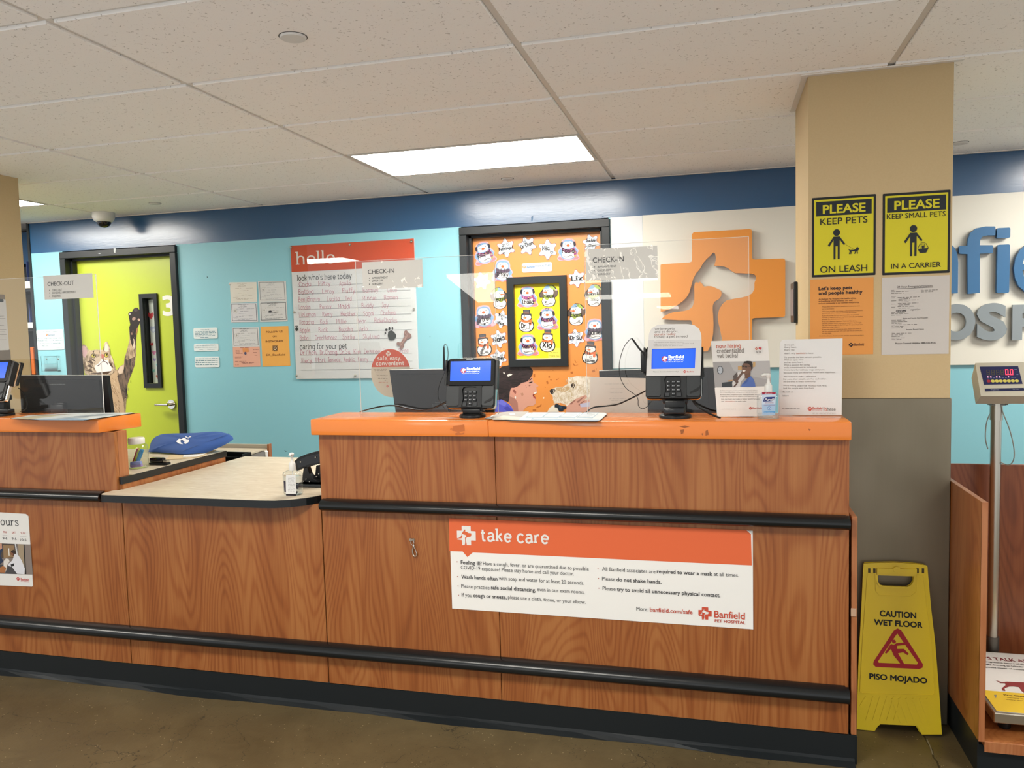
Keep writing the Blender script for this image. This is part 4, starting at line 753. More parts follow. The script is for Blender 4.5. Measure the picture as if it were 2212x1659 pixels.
sleeve(95, 596, 204, 643, 'CHECK-OUT', [('CHECK OUT', 629, 136), ('SCHEDULE APPOINTMENT', 635, 166), ('INQUIRIES', 642, 133)], 105, 618, 162, 9, 'check-out sign in a plastic sleeve over the green door', 109, 3)
# round sign behind the monitor
PRs = PY(3.46)
u, v = PRs.P(845, 806); k = PRs.k(845, 806); R_ = 46*k; t = thing('round_sign', PRs.w(u, v-R_, .004), 'round orange and cream safe, easy, convenient sign above the desk monitor', 'sign')
b = B(); ci = [(u+R_*math.cos(a), v+R_*1.13*math.sin(a)) for a in [2*math.pi*i/48 for i in range(48)]]; b.prism([PRs.w(a, c_, .004) for a, c_ in ci], PRs.N*.0008, 'd9cbb4'); b.done('disc', t)
vv = PRs.P(845, 794)[1]; p = Pr(PRs, .0052); p.uv([q for q in ci if q[1] > vv]+[(u-R_*.985, vv)][:0], 'dc5a3c', 0); p.done('orange_top', t)
p = Pr(PRs, .0058); p.logo(840, 764, 11, 'f3e8dc', 1); p.text('safe, easy,', 817, 778, 868, 8.5, 'f3e8dc', 1, 'slab', wd=1.4); p.text('convenient', 814, 789, 874, 8.5, 'f3e8dc', 1, 'slab', wd=1.4)
for i, (x0, y) in enumerate(((808,798),(810,801),(812,804),(813,808),(815,811),(818,815),(818,818),(832,822))): p.bars(x0, y, 838-(i % 2)*3, .9, '8a7a6a', 1, i)
p.bars(819, 826, 840, .9, 'c8503a', 1, 3); p.logo(838, 834, 5, 'd8504a', 1); p.done('lettering', t)
# ================================================================ MONITORS BEHIND THE DESKS
def monitor(quad, y, lab, zd=.7505, tilt=.05):
    pl = Plane((0, y, 1.2), (1, 0, 0), (0, -tilt, 1)); a = pl.W(*quad[3]); c = pl.W(*quad[2]); mx = (a.x+c.x)/2
    t = thing('monitor', (mx, y+.1, .75), lab, 'monitor', 'black desk monitors seen from behind')
    b = B(); pts = [pl.W(*q) for q in quad]; b.prism(pts, -pl.N*.022, 'black_plastic'); b.done('casing', t)
    b = B(); pts = [p_*.0+p_ for p_ in pts]; cen = sum(pts, Vector())/4; b.prism([cen+(p_-cen)*.86+pl.N*.001 for p_ in pts], pl.N*.012, mat('monitor_rear', '1e2123', .45, spec=.25)); b.done('rear_cover', t)
    b = B(); zb = min(p_.z for p_ in pts); b.box(mx-.03, mx+.03, y-.035, y-.005, zd+.01, zb+.16, 'black_plastic', .006); b.box(mx-.04, mx+.04, y-.05, y-.02, zb+.06, zb+.15, 'black_plastic', .006); b.box(mx-.12, mx+.12, y-.1, y+.1, zd, zd+.015, 'black_plastic', .004); b.done('stand', t)
    b = B(); tp = [pts[0], pts[1], pts[1]-pl.N*.02, pts[0]-pl.N*.02]; b.prism([q+Vector((0, 0, .0005)) for q in tp], (0, 0, .002), 'b9bab8'); b.done('top_trim', t)
monitor([(841,800),(1072,797),(1064,935),(862,938)], 3.40, 'black monitor back behind the shield under the round orange sign')
monitor([(1294,802),(1545,794),(1549,930),(1300,930)], 3.42, 'wide black monitor back behind the card reader with the donation card')
monitor([(42,812),(230,812),(246,935),(48,930)], 3.32, 'black monitor back in front of the green door on the left', .9295)
p = Pr(Plane((0, 3.32, 1.2), (1, 0, 0), (0, -.05, 1)), .015); p.bars(112, 830, 146, 1, '9aa09f', 1, 4); p.done('printed_line', label='faint grey printed line on the left monitor back', cat='marking')
# white sheet seen from the back, right of the dog print
t = plate(PY(3.12), [(1275,814),(1398,817),(1400,930),(1272,930)], 'e6dccf', .001, 0, 'paper_notice', label='pale sheet of paper standing behind the shield, right of the dog picture', cat='paper')
p = Pr(PY(3.12), .0022)
for x0, x1, y in ((1306,1358,830),(1318,1348,840),(1312,1354,845),(1318,1345,849),(1322,1343,856),(1316,1352,862),(1320,1346,866),(1322,1340,872)): p.bars(x0, y, x1, 1.1, 'c9c1b6', 1)
p.done('faint_print', t)
# ================================================================ WALL: emblem, lettering, boards
def slab(b, pl, pts, h0, h1, m, holes=()):
    b.prism([pl.w(u, v, h0) for u, v in pts], pl.N*(h1-h0), m, [[pl.w(u, v, h0) for u, v in h] for h in holes]); return b
PW = PY(WALLY-.016)
t = thing('wall_emblem', PW.W(1560, 757), 'big orange cross emblem with cut-out dog and cat heads on the white wall', 'emblem')
for L, nm, lb in ((DOG, 'cross_piece', None), (CAT, 'cat_piece', 'cat shaped inner piece')):
    b = B(); slab(b, PW, [PW.P(*q) for q in L], .012, .042, 'sign_orange'); b.done(nm, t, lb)
b = B()
for x, y in ((1450, 600), (1640, 620), (1560, 520), (1610, 720), (1540, 640)): c = PW.W(x, y); b.lathe([(.012, 0), (.012, -.012)], c, 'steel', 10, ax='y')
b.done('standoffs', t, kind='stuff')
def solid(pl, ch, x0, y0, x1, h, d, m, name, par, bold=.035, y1=None):
    vs, fs, a, b_ = textgeo(ch, bold, solid=True); u0, v0 = pl.P(x0, y0); u1 = pl.P(x1, y0)[0]; H = pl.k(x0, y0)*h; ymx = max(v[1] for v in vs); ymn = min(v[1] for v in vs)
    bm_ = bmesh.new(); V = [bm_.verts.new((u0+(p[0]-a)/(b_-a)*(u1-u0), v0+(p[1]-ymn)/(ymx-ymn)*H, 0)) for p in vs]
    for f in fs:
        try: bm_.faces.new([V[i] for i in f])
        except ValueError: pass
    bmesh.ops.remove_doubles(bm_, verts=bm_.verts, dist=1e-5)
    r = bmesh.ops.extrude_face_region(bm_, geom=bm_.faces[:]); bmesh.ops.translate(bm_, verts=[g for g in r['geom'] if isinstance(g, bmesh.types.BMVert)], vec=(0, 0, d))
    bm_.verts.index_update(); b = B(); b.add([pl.w(v.co.x, v.co.y, .012+v.co.z) for v in bm_.verts], [[v.index for v in f.verts] for f in bm_.faces], m); bm_.free(); return b.done(name, par)
t = thing('wall_lettering', PW.W(2130, 636), 'big blue raised letters at the right edge behind the scale, upper row', 'lettering')
for ch, x0, x1, y, h in (('n', 2003, 2065, 636, 107), ('e', 2184, 2268, 637, 109)): solid(PW, ch, x0, y, x1, h, .024, 'letter_blue', 'letter', t, .03 if ch == 'n' else .0)
def Zf(L): return [PW.P(1690+a/2.4406, 120+b_/2.4406) for a, b_ in L]
b = B(); slab(b, PW, Zf([(968, 1258), (1030, 1252), (1030, 1047), (1095, 1045), (1099, 1040), (1099, 1006), (1095, 1003), (1030, 1003), (1032, 975), (1045, 958), (1070, 952), (1108, 952), (1112, 948), (1112, 909), (1108, 905), (1060, 905), (1010, 915), (980, 940), (968, 975), (966, 1005), (925, 1008), (922, 1012), (922, 1044), (926, 1048), (966, 1050)]), .012, .036, 'letter_blue'); b.done('letter', t)
for parts in (((1119, 910, 1190, 968), (1119, 998, 1188, 1254)), ((1440, 890, 1510, 1254),)):
    b = B()
    for x0, y0, x1, y1 in parts: (a_, c_), (d_, e_) = Zf([(x0, y1)])[0], Zf([(x1, y0)])[0]; slab(b, PW, rr(a_, d_, c_, e_, .008), .012, .036, 'letter_blue')
    b.done('letter', t)
t = thing('wall_lettering', PW.W(2130, 735), 'grey raised capital letters at the right edge behind the scale, lower row', 'lettering')
for ch, x0, x1, y, h in (('O', 2022, 2103, 736, 78), ('S', 2106, 2171, 736, 80), ('P', 2182, 2240, 735, 76)): solid(PW, ch, x0, y, x1, h, .018, 'letter_grey', 'letter', t, .05)
# ---- hello board
def Zh(x, y): return (480+x/4.739, 480+y/4.739)
PWl = PY(WALLY)
t = thing('notice_board', PWl.W(770, 815), 'tall white hello board with orange header listing pets in pink handwriting', 'notice board')
b = B(); cs = [Zh(708, 243), Zh(1970, 187), Zh(2012, 1590), Zh(762, 1588)]; a0, a1 = PWl.P(*cs[0]), PWl.P(*cs[2]); ub0, ub1, vb0, vb1 = a0[0], PWl.P(*cs[1])[0], a1[1], a0[1]
slab(b, PWl, [(ub0, vb0), (ub1, vb0), (ub1, vb1), (ub0, vb1)], .004, .012, 'e9ebee'); b.done('board', t)
vh = PWl.P(*Zh(720, 512))[1]; p = Pr(PWl, .0128); p.uv([(ub0, vh), (ub1, vh), (ub1, vb1), (ub0, vb1)], 'd9532f', 0); p.done('header_band', t, 'orange header band')
p = Pr(PWl, .0134)
def HT(s, x, y, x1, h, c, wd, f='hand', j=0): q = Zh(x, y); e = Zh(x1, y); p.text(s, q[0], q[1], e[0], h/4.739, c, 1, f, wd=wd, jit=j)
HT('hello', 775, 437, 1165, 132, 'f4efea', .8, 'slab'); HT("look who's here today", 780, 600, 1335, 58, '3c4448', .8, 'slab'); HT('caring for your pet', 808, 1300, 1285, 56, '3c4448', .8, 'slab')
for y0, y1, x0, x1 in ((662, 640, 785, 1930), (742, 705, 790, 1935), (823, 787, 792, 1940), (898, 866, 795, 1942), (977, 945, 797, 1945), (1052, 1026, 800, 1948), (1131, 1106, 803, 1950), (1213, 1190, 806, 1950), (1362, 1345, 810, 1952), (1441, 1424, 812, 1955), (1515, 1508, 815, 1960)):
    u0, v0 = PWl.P(*Zh(x0, y0)); u1 = PWl.P(*Zh(x1, y1))[0]; p.uvq([(u0, v0), (u1, v0), (u1, v0+.0022), (u0, v0+.0022)], '8d9296', 0)
PK = 'cf6f8e'
for y, L in ((658, (('Coda', 795, 920), ('Mitzy', 995, 1118), ('Apollo', 1208, 1325))), (735, (('Batdog', 793, 945), ('Leroy', 1035, 1158), ('Fluffy', 1240, 1368), ('Bentley', 1450, 1605), ('Coco', 1698, 1797))), (815, (('BenjiBrown', 792, 1010), ('Lupita', 1085, 1212), ('Ted', 1268, 1335), ('Minnie', 1443, 1587), ('Ramen', 1668, 1805))),
    (893, (('London', 797, 915), ('Penny', 1010, 1128), ('Maddi', 1198, 1318), ('Buddy', 1438, 1558), ('Jay', 1640, 1710))), (970, (('LizLemon', 797, 968), ('Remy', 1037, 1140), ('Heather', 1225, 1372), ('Sagai', 1455, 1560), ('Chelsea', 1632, 1782))), (1047, (('Natasha', 800, 948), ('Kodi', 1015, 1090), ('Millie', 1180, 1280), ('Bear', 1388, 1480), ('BlakeCharles', 1568, 1798))),
    (1127, (('Apple', 805, 912), ('Buck', 997, 1088), ('Buddha', 1205, 1342), ('Arlo', 1415, 1498))), (1207, (('Boba', 806, 893), ('OreoMendez', 962, 1182), ('Spirtie', 1243, 1362), ('SkyLuna', 1452, 1620))), (1358, (('Dr.Chen,', 810, 985), ('Dr.Cheng,', 1010, 1195), ('Dr.Su,', 1213, 1330), ('Kim', 1357, 1430), ('Desiree, Oria', 1462, 1740), ('Shana', 1815, 1913))), (1437, (('Niecy,', 820, 940), ('Mari,', 970, 1070), ('Janiece,', 1090, 1230), ('Xedric,', 1253, 1375), ('Kenny', 1400, 1505)))):
    for s, x0, x1 in L: yy = y-(x0-800)*.022; HT(s, x0, yy, x1, 46, PK, .55, 'hand', .5)
p.done('lettering', t)
b = B(); slab(b, PWl, [(ub0, vb0), (ub1, vb0), (ub1, vb1), (ub0, vb1)], .0155, .0175, 'clear_acrylic'); b.done('clear_cover', t)
for x, y in ((718, 262), (1320, 232), (1947, 200), (775, 1570), (1375, 1567), (752, 922), (1973, 890)):
    c = PWl.W(*Zh(x, y)); b = B(); b.lathe([(.0085, -.0176), (.0085, -.021), (.006, -.0245), (.0001, -.0255)], (c.x, WALLY, c.z), 'steel', 14, ax='y'); b.done('mounting_screw', t)
PBd = PY(WALLY-.018)
def paw(L, toes, lab):
    b = B(); q = catmull([Vector(PBd.P(*Zh(*a))) for a in L+L[:1]], 4)[:-1]; slab(b, PBd, [(a.x, a.y) for a in q], 0, .001, '2c3330')
    for x, y, rx, ry in toes:
        u, v = PBd.P(*Zh(x, y)); k = PBd.k(*Zh(x, y))/4.739; slab(b, PBd, [(u+rx*k*math.cos(a), v+ry*k*math.sin(a)) for a in [i*math.pi/6 for i in range(12)]], 0, .001, '1b1e1e')
    b.done('paw_magnet', label=lab, cat='magnet')
paw([(1700, 1120), (1740, 1110), (1780, 1155), (1765, 1195), (1720, 1208), (1697, 1170)], [(1670, 1136, 9, 10), (1680, 1102, 12, 13), (1712, 1087, 11, 15), (1743, 1086, 9, 15)], 'big black paw print magnet on the hello board beside the bone')
paw([(750, 1085), (765, 1075), (775, 1090), (770, 1112), (755, 1112), (749, 1098)], [(746, 1068, 6, 5), (756, 1062, 5, 6), (768, 1064, 5, 6)], 'small black paw print magnet on the left edge of the hello board')
b = B(); q = catmull([Vector(PBd.P(*Zh(*a))) for a in [(1868, 1170), (1860, 1140), (1868, 1112), (1890, 1108), (1905, 1130), (1925, 1140), (1938, 1165), (1920, 1190), (1898, 1195), (1862, 1240), (1860, 1270), (1840, 1297), (1822, 1285), (1815, 1265), (1795, 1262), (1786, 1240), (1800, 1225), (1830, 1228), (1868, 1170)]], 3)[:-1]
slab(b, PBd, [(a.x, a.y) for a in q], 0, .002, '8d6f68'); o = b.done('bone_magnet', label='brown dog bone cut-out on the hello board', cat='magnet')
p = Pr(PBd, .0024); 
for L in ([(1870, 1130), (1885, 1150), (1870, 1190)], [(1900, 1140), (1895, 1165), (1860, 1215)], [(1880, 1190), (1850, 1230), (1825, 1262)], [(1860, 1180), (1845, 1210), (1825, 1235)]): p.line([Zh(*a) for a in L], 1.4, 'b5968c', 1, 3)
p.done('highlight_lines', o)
# ---- certificates
def Zc2(x, y): return (480+x/7.541, 590+y/7.541)
def cert(cs, paper, lab, border, inkc, seal, dark=None, seed=0, pink=False):
    t = plate(PWl, [Zc2(*c) for c in cs], paper, .0015, .001, 'certificate', label=lab, cat='certificate', group='certificates taped to the aqua wall')
    p = Pr(PWl, .0028); x0, y0 = cs[0]; x1, y1 = cs[2]; dx = cs[3][0]-cs[0][0]
    def L(x, y): return Zc2(x0+(x1-dx-x0)*x+dx*y, y0+(cs[1][1]-y0)*x+(y1-y0)*y)
    if border:
        for a, c in (((.05, .05), (.95, .05)), ((.95, .05), (.95, .94)), ((.95, .94), (.05, .94)), ((.05, .94), (.05, .05))): p.line([L(*a), L(*c)], 1.1, border, 1)
    if pink:
        p.poly([L(.36, .07), L(.58, .07), L(.59, .27), L(.37, .28)], 'e69a5c', 1)
        for (a, y, c) in ((.28, .06, .62), (.1, .2, .26), (.1, .27, .28), (.12, .34, .36), (.07, .52, .36), (.07, .57, .3), (.07, .75, .48), (.3, .83, .8), (.35, .86, .7), (.06, .93, .2), (.75, .17, .95), (.75, .31, .93), (.8, .45, .9)): q = L(a, y); e = L(c, y); p.bars(q[0], q[1], e[0], .9, '9c6a62', 2, seed)
        q = L(.46, .33); p.ell(q[0], q[1], 3, 3, '4c4f72', 3, 10)
    else:
        for i, (a, y, c) in enumerate(((.28, .09, .68), (.38, .14, .58), (.34, .18, .6), (.3, .22, .62), (.2, .32, .48), (.6, .32, .88), (.36, .45, .7), (.3, .56, .6), (.42, .66, .66), (.2, .72, .5), (.2, .86, .85), (.25, .9, .7))): q = L(a, y); e = L(c, y); p.bars(q[0], q[1], e[0], .7, inkc, 2, seed+i)
        for i in range(2):
            q = [L((.66 if i else .1)+.028*k, (.68 if i else .78)+.03*math.sin(k*2.6+seed)) for k in range(7)]; p.line(q, .45, inkc, 3, 2)
        if seal:
            q = L(.17, .42); n = 24
            p.uv([(PWl.P(*q)[0]+.017*math.cos(a), PWl.P(*q)[1]+.017*math.sin(a)) for a in [2*math.pi*i/n for i in range(n)]], 'cfcfcb', 2); p.uv([(PWl.P(*q)[0]+.013*math.cos(a), PWl.P(*q)[1]+.013*math.sin(a)) for a in [2*math.pi*i/n for i in range(n)]], 'dedfdc', 3); p.ell(q[0], q[1], 2, 2.6, 'b4b4b0', 4, 8)
    p.done('lettering', t); return t
cert([(125, 150), (562, 145), (572, 470), (145, 487)], 'e4e1d6', 'faded certificate without a border, top left of the wall papers', None, 'b9b3a4', 0, '6c7076', 1)
cert([(585, 135), (1040, 128), (1052, 460), (608, 468)], 'd9dad8', 'pale certificate with a grey border, top right of the wall papers', '8a8f92', 'b4b8ba', 1, None, 2)
cert([(135, 492), (572, 485), (588, 795), (150, 803)], 'dbdce0', 'certificate with a grey border, second row left, under the borderless one', '6f757c', '9a9ea6', 1, '5a5f68', 3)
t = cert([(608, 475), (1052, 462), (1070, 785), (620, 797)], 'd8d9d8', 'certificate with black redaction marks, second row right', '5d6468', '8b9092', 1, '4a4f54', 4)
p = Pr(PWl, .0045); p.poly([Zc2(*a) for a in ((762, 615), (800, 612), (828, 628), (795, 642), (762, 638))], '1a1d2a', 2); p.line([Zc2(860, 633), Zc2(917, 630)], 1.6, '2a2d33', 2); p.done('redaction_marks', t)
cert([(160, 888), (600, 882), (612, 1195), (175, 1203)], 'dcdddd', 'certificate with a grey border above the pink form', '777d80', '9da1a2', 1, '555a60', 5)
cert([(175, 1204), (612, 1196), (628, 1520), (188, 1530)], 'eab29a', 'salmon pink printed form below the bottom left certificate', None, 'a77a70', 0, None, 6, True)
t = plate(PWl, [Zc2(*c) for c in ((628, 872), (1077, 860), (1113, 1508), (662, 1522))], 'f2b357', .0015, .001, 'paper_sign', label='golden yellow follow us on instagram sheet beside the pink form', cat='sign')
p = Pr(PWl, .0028)
for s, x0, y, x1, h in (('FOLLOW US', 720, 973, 990, 32), ('ON', 828, 1045, 887, 30), ('INSTAGRAM:', 712, 1128, 1000, 32), ('EK_Banfield', 720, 1347, 1030, 32)): q = Zc2(x0, y); p.text(s, q[0], q[1], Zc2(x1, y)[0], h/7.541, '6a3a24', 1, bold=.01)
q = PWl.P(*Zc2(867, 1224)); k = PWl.k(*Zc2(867, 1224))/7.541
for r, c, lv in ((50, '3a2a26', 1), (43, 'f2b357', 2), (38, '3a2a26', 3)): p.uv(rr(q[0]-r*k, q[0]+r*k, q[1]-r*k, q[1]+r*k, r*.5*k), c, lv)
for r, c, lv in ((28, 'f2d8ae', 4), (16, '3a2a26', 5), (5, 'f2b357', 6)): p.uv([(q[0]+r*k*math.cos(a), q[1]+r*k*math.sin(a)) for a in [i*math.pi/10 for i in range(20)]], c, lv)
p.done('lettering', t)
b = B(); c = PWl.W(*Zc2(128, 176)); b.lathe([(.009, -.001), (.009, -.004), (.005, -.007), (.0001, -.008)], (c.x, WALLY, c.z), 'white_plastic', 14, ax='y'); b.done('push_pin', label='round white pin at the corner of the top left certificate', cat='pin')
# three small door plates
def nplate(x0, y0, x1, y1, lab, pl=PWl, name='wall_plate', cat='sign', group=None, r=.012):
    return rplate(pl, x0, y0, x1, y1, 'e9f3f4', .003, .0005, name, None, r, label=lab, cat=cat, group=group)
for (x0, y0, x1, y1), lab, lines in (((418, 709, 471, 731), 'white plastic notice plate, topmost of three right of the green door', ((435, 713.5, 453, 2.2, 'NOTICE'), (422, 717.5, 468, 1.3, 0), (422, 720.5, 468, 1.3, 0), (422, 723.5, 467, 1.3, 0), (423, 726.5, 466, 1.3, 0), (434, 729.4, 452, 1.3, 0))), ((419, 743, 473, 758), 'white plastic notice plate about sick patients, middle of three right of the green door', ((425, 747.5, 466, 2.2, 'SICK or INJURED PATIENTS'), (422, 751.5, 470, 2, 'are taken FIRST for examination'), (430, 755.6, 440, 2, 'today.'), (448, 755.4, 464, 2, 'Thank you'))), ((421, 771, 475, 793), 'white plastic notice plate, lowest of three right of the green door', ((424, 776, 471, 1.4, 0), (424, 780, 471, 1.4, 0), (423, 784, 471, 1.4, 0), (424, 788.5, 472, 1.4, 0)))):
    t = nplate(x0, y0, x1, y1, lab, group='notice plates right of the green door'); p = Pr(PWl, .0042)
    for i, (a, y, e, h, s) in enumerate(lines):
        if s: p.text(s, a, y, e, h, '4f7f94', 1)
        else: p.bars(a, y, e, h, '5f8ea0', 1, i)
    p.done('lettering', t)
t = nplate(79, 713, 140, 755, 'white plastic thanks for coming plate left of the green door'); p = Pr(PWl, .0042)
for s, a, y, e, h, c in (('THANKS FOR COMING TO', 84, 719, 134, 3, '6f8f9e'), ('Banfield', 105, 725, 119, 3, '3a78a8'), ('IF YOU ENJOYED YOUR VISIT', 82, 733, 136, 3, '5f8ea4'), ('PLEASE TELL YOUR FRIENDS', 82, 737.5, 137, 3, '5f8ea4'), ('IF WE COULD IMPROVE,', 88, 744, 133, 3, '5f8ea4'), ('TELL US', 91, 748.5, 106, 3, '5f8ea4'), ('Thank you!', 121, 752, 138, 2.4, '5f8ea0')): p.text(s, a, y, e, h, c, 1)
p.logo(102, 723, 5, 'f09048', 1); p.done('lettering', t)
# clear card holder
t = thing('card_holder', PWl.W(113, 801), 'clear plastic card holder screwed to the wall under the thanks plate', 'card holder')
u0, v1 = PWl.P(95, 769); u1, v0 = PWl.P(132, 802)
b = B(); slab(b, PWl, [(u0, v0), (u1, v0), (u1, v1), (u0, v1)], .001, .003, 'clear_acrylic'); slab(b, PWl, [(u0, v0), (u1, v0), (u1, v0+.01), (u0, v0+.01)], .003, .03, 'clear_acrylic'); slab(b, PWl, [(u0, v0), (u1, v0), (u1, v0+.06), (u0, v0+.06)], .028, .030, 'clear_acrylic'); b.done('holder', t)
b = B()
for e in ([(u0, v1), (u1, v1), (u1, v1-.002), (u0, v1-.002)], [(u0, v0+.06), (u1, v0+.06), (u1, v0+.058), (u0, v0+.058)], [(u0, v0), (u1, v0), (u1, v0+.003), (u0, v0+.003)], [(u0, v0), (u0+.002, v0), (u0+.002, v1), (u0, v1)], [(u1, v0), (u1-.002, v0), (u1-.002, v1), (u1, v1)]): slab(b, PWl, e, .003 if e[0][1] == v1 else .028, .004 if e[0][1] == v1 else .031, '6fa6ae')
b.done('edge', t)
for x in (101, 126): c = PWl.W(x, 775.5); b = B(); b.lathe([(.006, -.003), (.004, -.0055), (.0001, -.006)], (c.x, WALLY, c.z), 'steel', 10, ax='y'); b.done('screw', t)
# ================================================================ PAPER CUT-OUTS ON THE ORANGE DOOR
class Cut:
    """a die-cut paper shape: centre at a photo point of the door, size in photo px, turned by rot"""
    def __init__(s, pl, x, y, size, rot, name, lab, group, sx=1): s.pl = pl; s.u, s.v = pl.P(x, y); s.k = pl.k(x, y)*size/100; s.c, s.s = math.cos(rot), math.sin(rot); s.p = Pr(pl, .0022); s.name, s.lab, s.group, s.sx = name, lab, group, sx
    def L(s, a, b): a *= s.sx; return (s.u+(a*s.c-b*s.s)*s.k, s.v+(a*s.s+b*s.c)*s.k)
    def base(s, pts, c, sm=3):
        q = [Vector(s.L(*a)) for a in pts]; q = catmull(q+[q[0]], sm)[:-1] if sm else q
        b = B(); slab(b, s.pl, [(a.x, a.y) for a in q], .0006, .0020, c); s.o = b.done(s.name, label=s.lab, cat='cut-out', group=s.group)
    def sh(s, pts, c, lv, sm=3):
        q = [Vector(s.L(*a)) for a in pts]; q = catmull(q+[q[0]], sm)[:-1] if sm else q; s.p.uv([(a.x, a.y) for a in q], c, lv)
    def el(s, x, y, rx, ry, c, lv, n=16): s.p.uv([s.L(x+rx*math.cos(a), y+ry*math.sin(a)) for a in [2*math.pi*i/n for i in range(n)]], c, lv)
    def ln(s, pts, w, c, lv, sm=3):
        q = [Vector(s.L(*a)) for a in pts]; q = catmull(q, sm) if sm else q
        for f in strip(q, w*s.k): s.p.uvq(f, c, lv)
    def name_(s, txt, h=17, y=0, x=0, w=None, rot=0, c='16161a', lv=9):
        keep, s.sx = s.sx, 1
        qs, W_ = strokes(txt, 1.25, False, .5); w = w or min(78, W_*h/8); sx = w/W_; sy = h/8; cr, sr = math.cos(rot), math.sin(rot)
        for q in qs: s.p.uvq([s.L(x+(p_[0]*sx-w/2)*cr-p_[1]*sy*sr, y+(p_[0]*sx-w/2)*sr+p_[1]*sy*cr) for p_ in q], c, lv)
        s.sx = keep
    def heart(s, x, y, r, fill=False, lv=9):
        P_ = [(0, -1), (.95, .05), (.85, .75), (.45, .95), (0, .55), (-.45, .95), (-.85, .75), (-.95, .05), (0, -1)]
        if fill: s.sh([(x+a*r, y+b*r) for a, b in P_[:-1]], '16161a', lv)
        else: s.ln([(x+a*r, y+b*r) for a, b in P_], 1.5, '2a3a4a', lv)
    def end(s): s.p.done('drawing', s.o, kind=None)
def flake(x, y, size, rot, who, lab, extra=(), edge='6b5578', faded=False, pl=None):
    s = Cut(pl or PD, x, y, size, rot, 'paper_snowflake', lab, 'paper snowflakes on the orange door'); pts = []
    def R(t, g=0): return 34+g+13*max(0, math.cos(6*t))**.8 if math.cos(6*t) > 0 else 34+g-3*abs(math.cos(6*t))
    ol = lambda g: [((R(t, g))*math.cos(t+math.pi/2), (R(t, g))*math.sin(t+math.pi/2)) for t in [2*math.pi*i/60 for i in range(60)]]
    s.base(ol(2.5), edge if not faded else 'b9b0a8', 0); s.sh(ol(0), 'eef0f4', 0, 0)
    for i in range(6):
        a = math.pi/2+i*math.pi/3; ca, sa = math.cos(a), math.sin(a); s.el(38*ca, 38*sa, 8, 8, 'f7f8fa', 1); bl = 'bccbde'
        s.ln([(6*ca, 6*sa), (40*ca, 40*sa)], 3, bl, 2, 0)
        for d in (-.5, .5): s.ln([(20*ca, 20*sa), (20*ca+12*math.cos(a+d), 20*sa+12*math.sin(a+d))], 2.4, bl, 2, 0)
    for L_ in who: s.name_(*L_[:1], **L_[1])
    for h in extra: s.heart(*h)
    s.end()
def penguin(x, y, size, rot, who, lab, plaid=False, pl=None, extra=()):
    s = Cut(pl or PD, x, y, size, rot, 'paper_penguin', lab, 'paper penguins on the orange door')
    s.base([(0, 52), (-26, 46), (-36, 26), (-37, 12), (-50, -8), (-44, -22), (-54, -42), (-40, -52), (-20, -50), (0, -54), (20, -50), (40, -52), (54, -42), (44, -22), (50, -8), (37, 12), (36, 26), (26, 46)], 'e9b4c4')
    for sg_ in (-1, 1): s.sh([(sg_*34, 8), (sg_*46, -8), (sg_*42, -22), (sg_*30, -20)], '86b0dc', 0); s.sh([(sg_*20, -44), (sg_*42, -34), (sg_*50, -42), (sg_*38, -49), (sg_*22, -49)] if not plaid else [(sg_*6, -46), (sg_*28, -42), (sg_*30, -50), (sg_*8, -52)], 'f0868a', 1, 2)
    s.sh([(0, 46), (-24, 40), (-33, 22), (-31, 4), (-36, -18), (-30, -40), (0, -48), (30, -40), (36, -18), (31, 4), (33, 22), (24, 40)], '85abd4', 1)
    s.sh([(0, 36), (-16, 36), (-27, 22), (-22, 8), (0, 4), (22, 8), (27, 22), (16, 36)], 'f6f4f4', 2); s.sh([(0, -2), (-24, -6), (-31, -22), (-24, -38), (0, -44), (24, -38), (31, -22), (24, -6)], 'f6f4f2', 2)
    for sg_ in (-1, 1): s.el(sg_*13, 26, 2, 2.6, '1c1c22', 4, 8)
    s.el(0, 18, 8, 6, 'f0652e', 4)
    if not plaid:
        s.ln([(-30, 34), (-14, 48), (0, 51), (14, 48), (30, 34)], 3.5, 'e3a7a0', 3)
        for sg_ in (-1, 1): s.sh([(sg_*26, 36), (sg_*34, 34), (sg_*37, 20), (sg_*31, 12), (sg_*26, 20)], '2a2636', 4)
        s.sh([(-30, 8), (-14, 2), (0, 0), (14, 2), (30, 8), (28, -6), (10, -14), (-10, -14), (-28, -6)], '9b4a7e', 5, 2); s.sh([(28, 4), (40, -12), (38, -30), (28, -32), (26, -12)], '9b4a7e', 5, 2); s.sh([(29, -28), (40, -26), (38, -36), (28, -36)], 'b9a45a', 6, 0)
        for a, c_ in ((-20, -2), (-8, -7), (6, -6), (18, -2), (33, -16)): s.el(a, c_, 3, 3, 'cdb26a' if int(a) % 4 else 'd89ac4', 6, 8)
    else:
        s.sh([(-32, 10), (-14, 4), (0, 2), (14, 4), (34, 8), (34, -8), (14, -12), (-10, -12), (-30, -8)], '5f4d60', 5, 2); s.sh([(-26, 0), (-12, -10), (-26, -34), (-40, -36), (-36, -14)], '5f4d60', 5, 2)
        for a in (-22, -8, 8, 22): s.ln([(a, 6), (a, -10)], 4, '3c3a48', 6, 0)
        s.ln([(-32, -20), (-22, -26)], 4, '3c3a48', 6, 0)
    for L_ in who: s.name_(*L_[:1], **L_[1])
    s.ln([(-22, -32), (-8, -36), (12, -30), (24, -36)], 1.6, '3a3a40', 8)
    for h in extra: s.heart(*h)
    s.end()
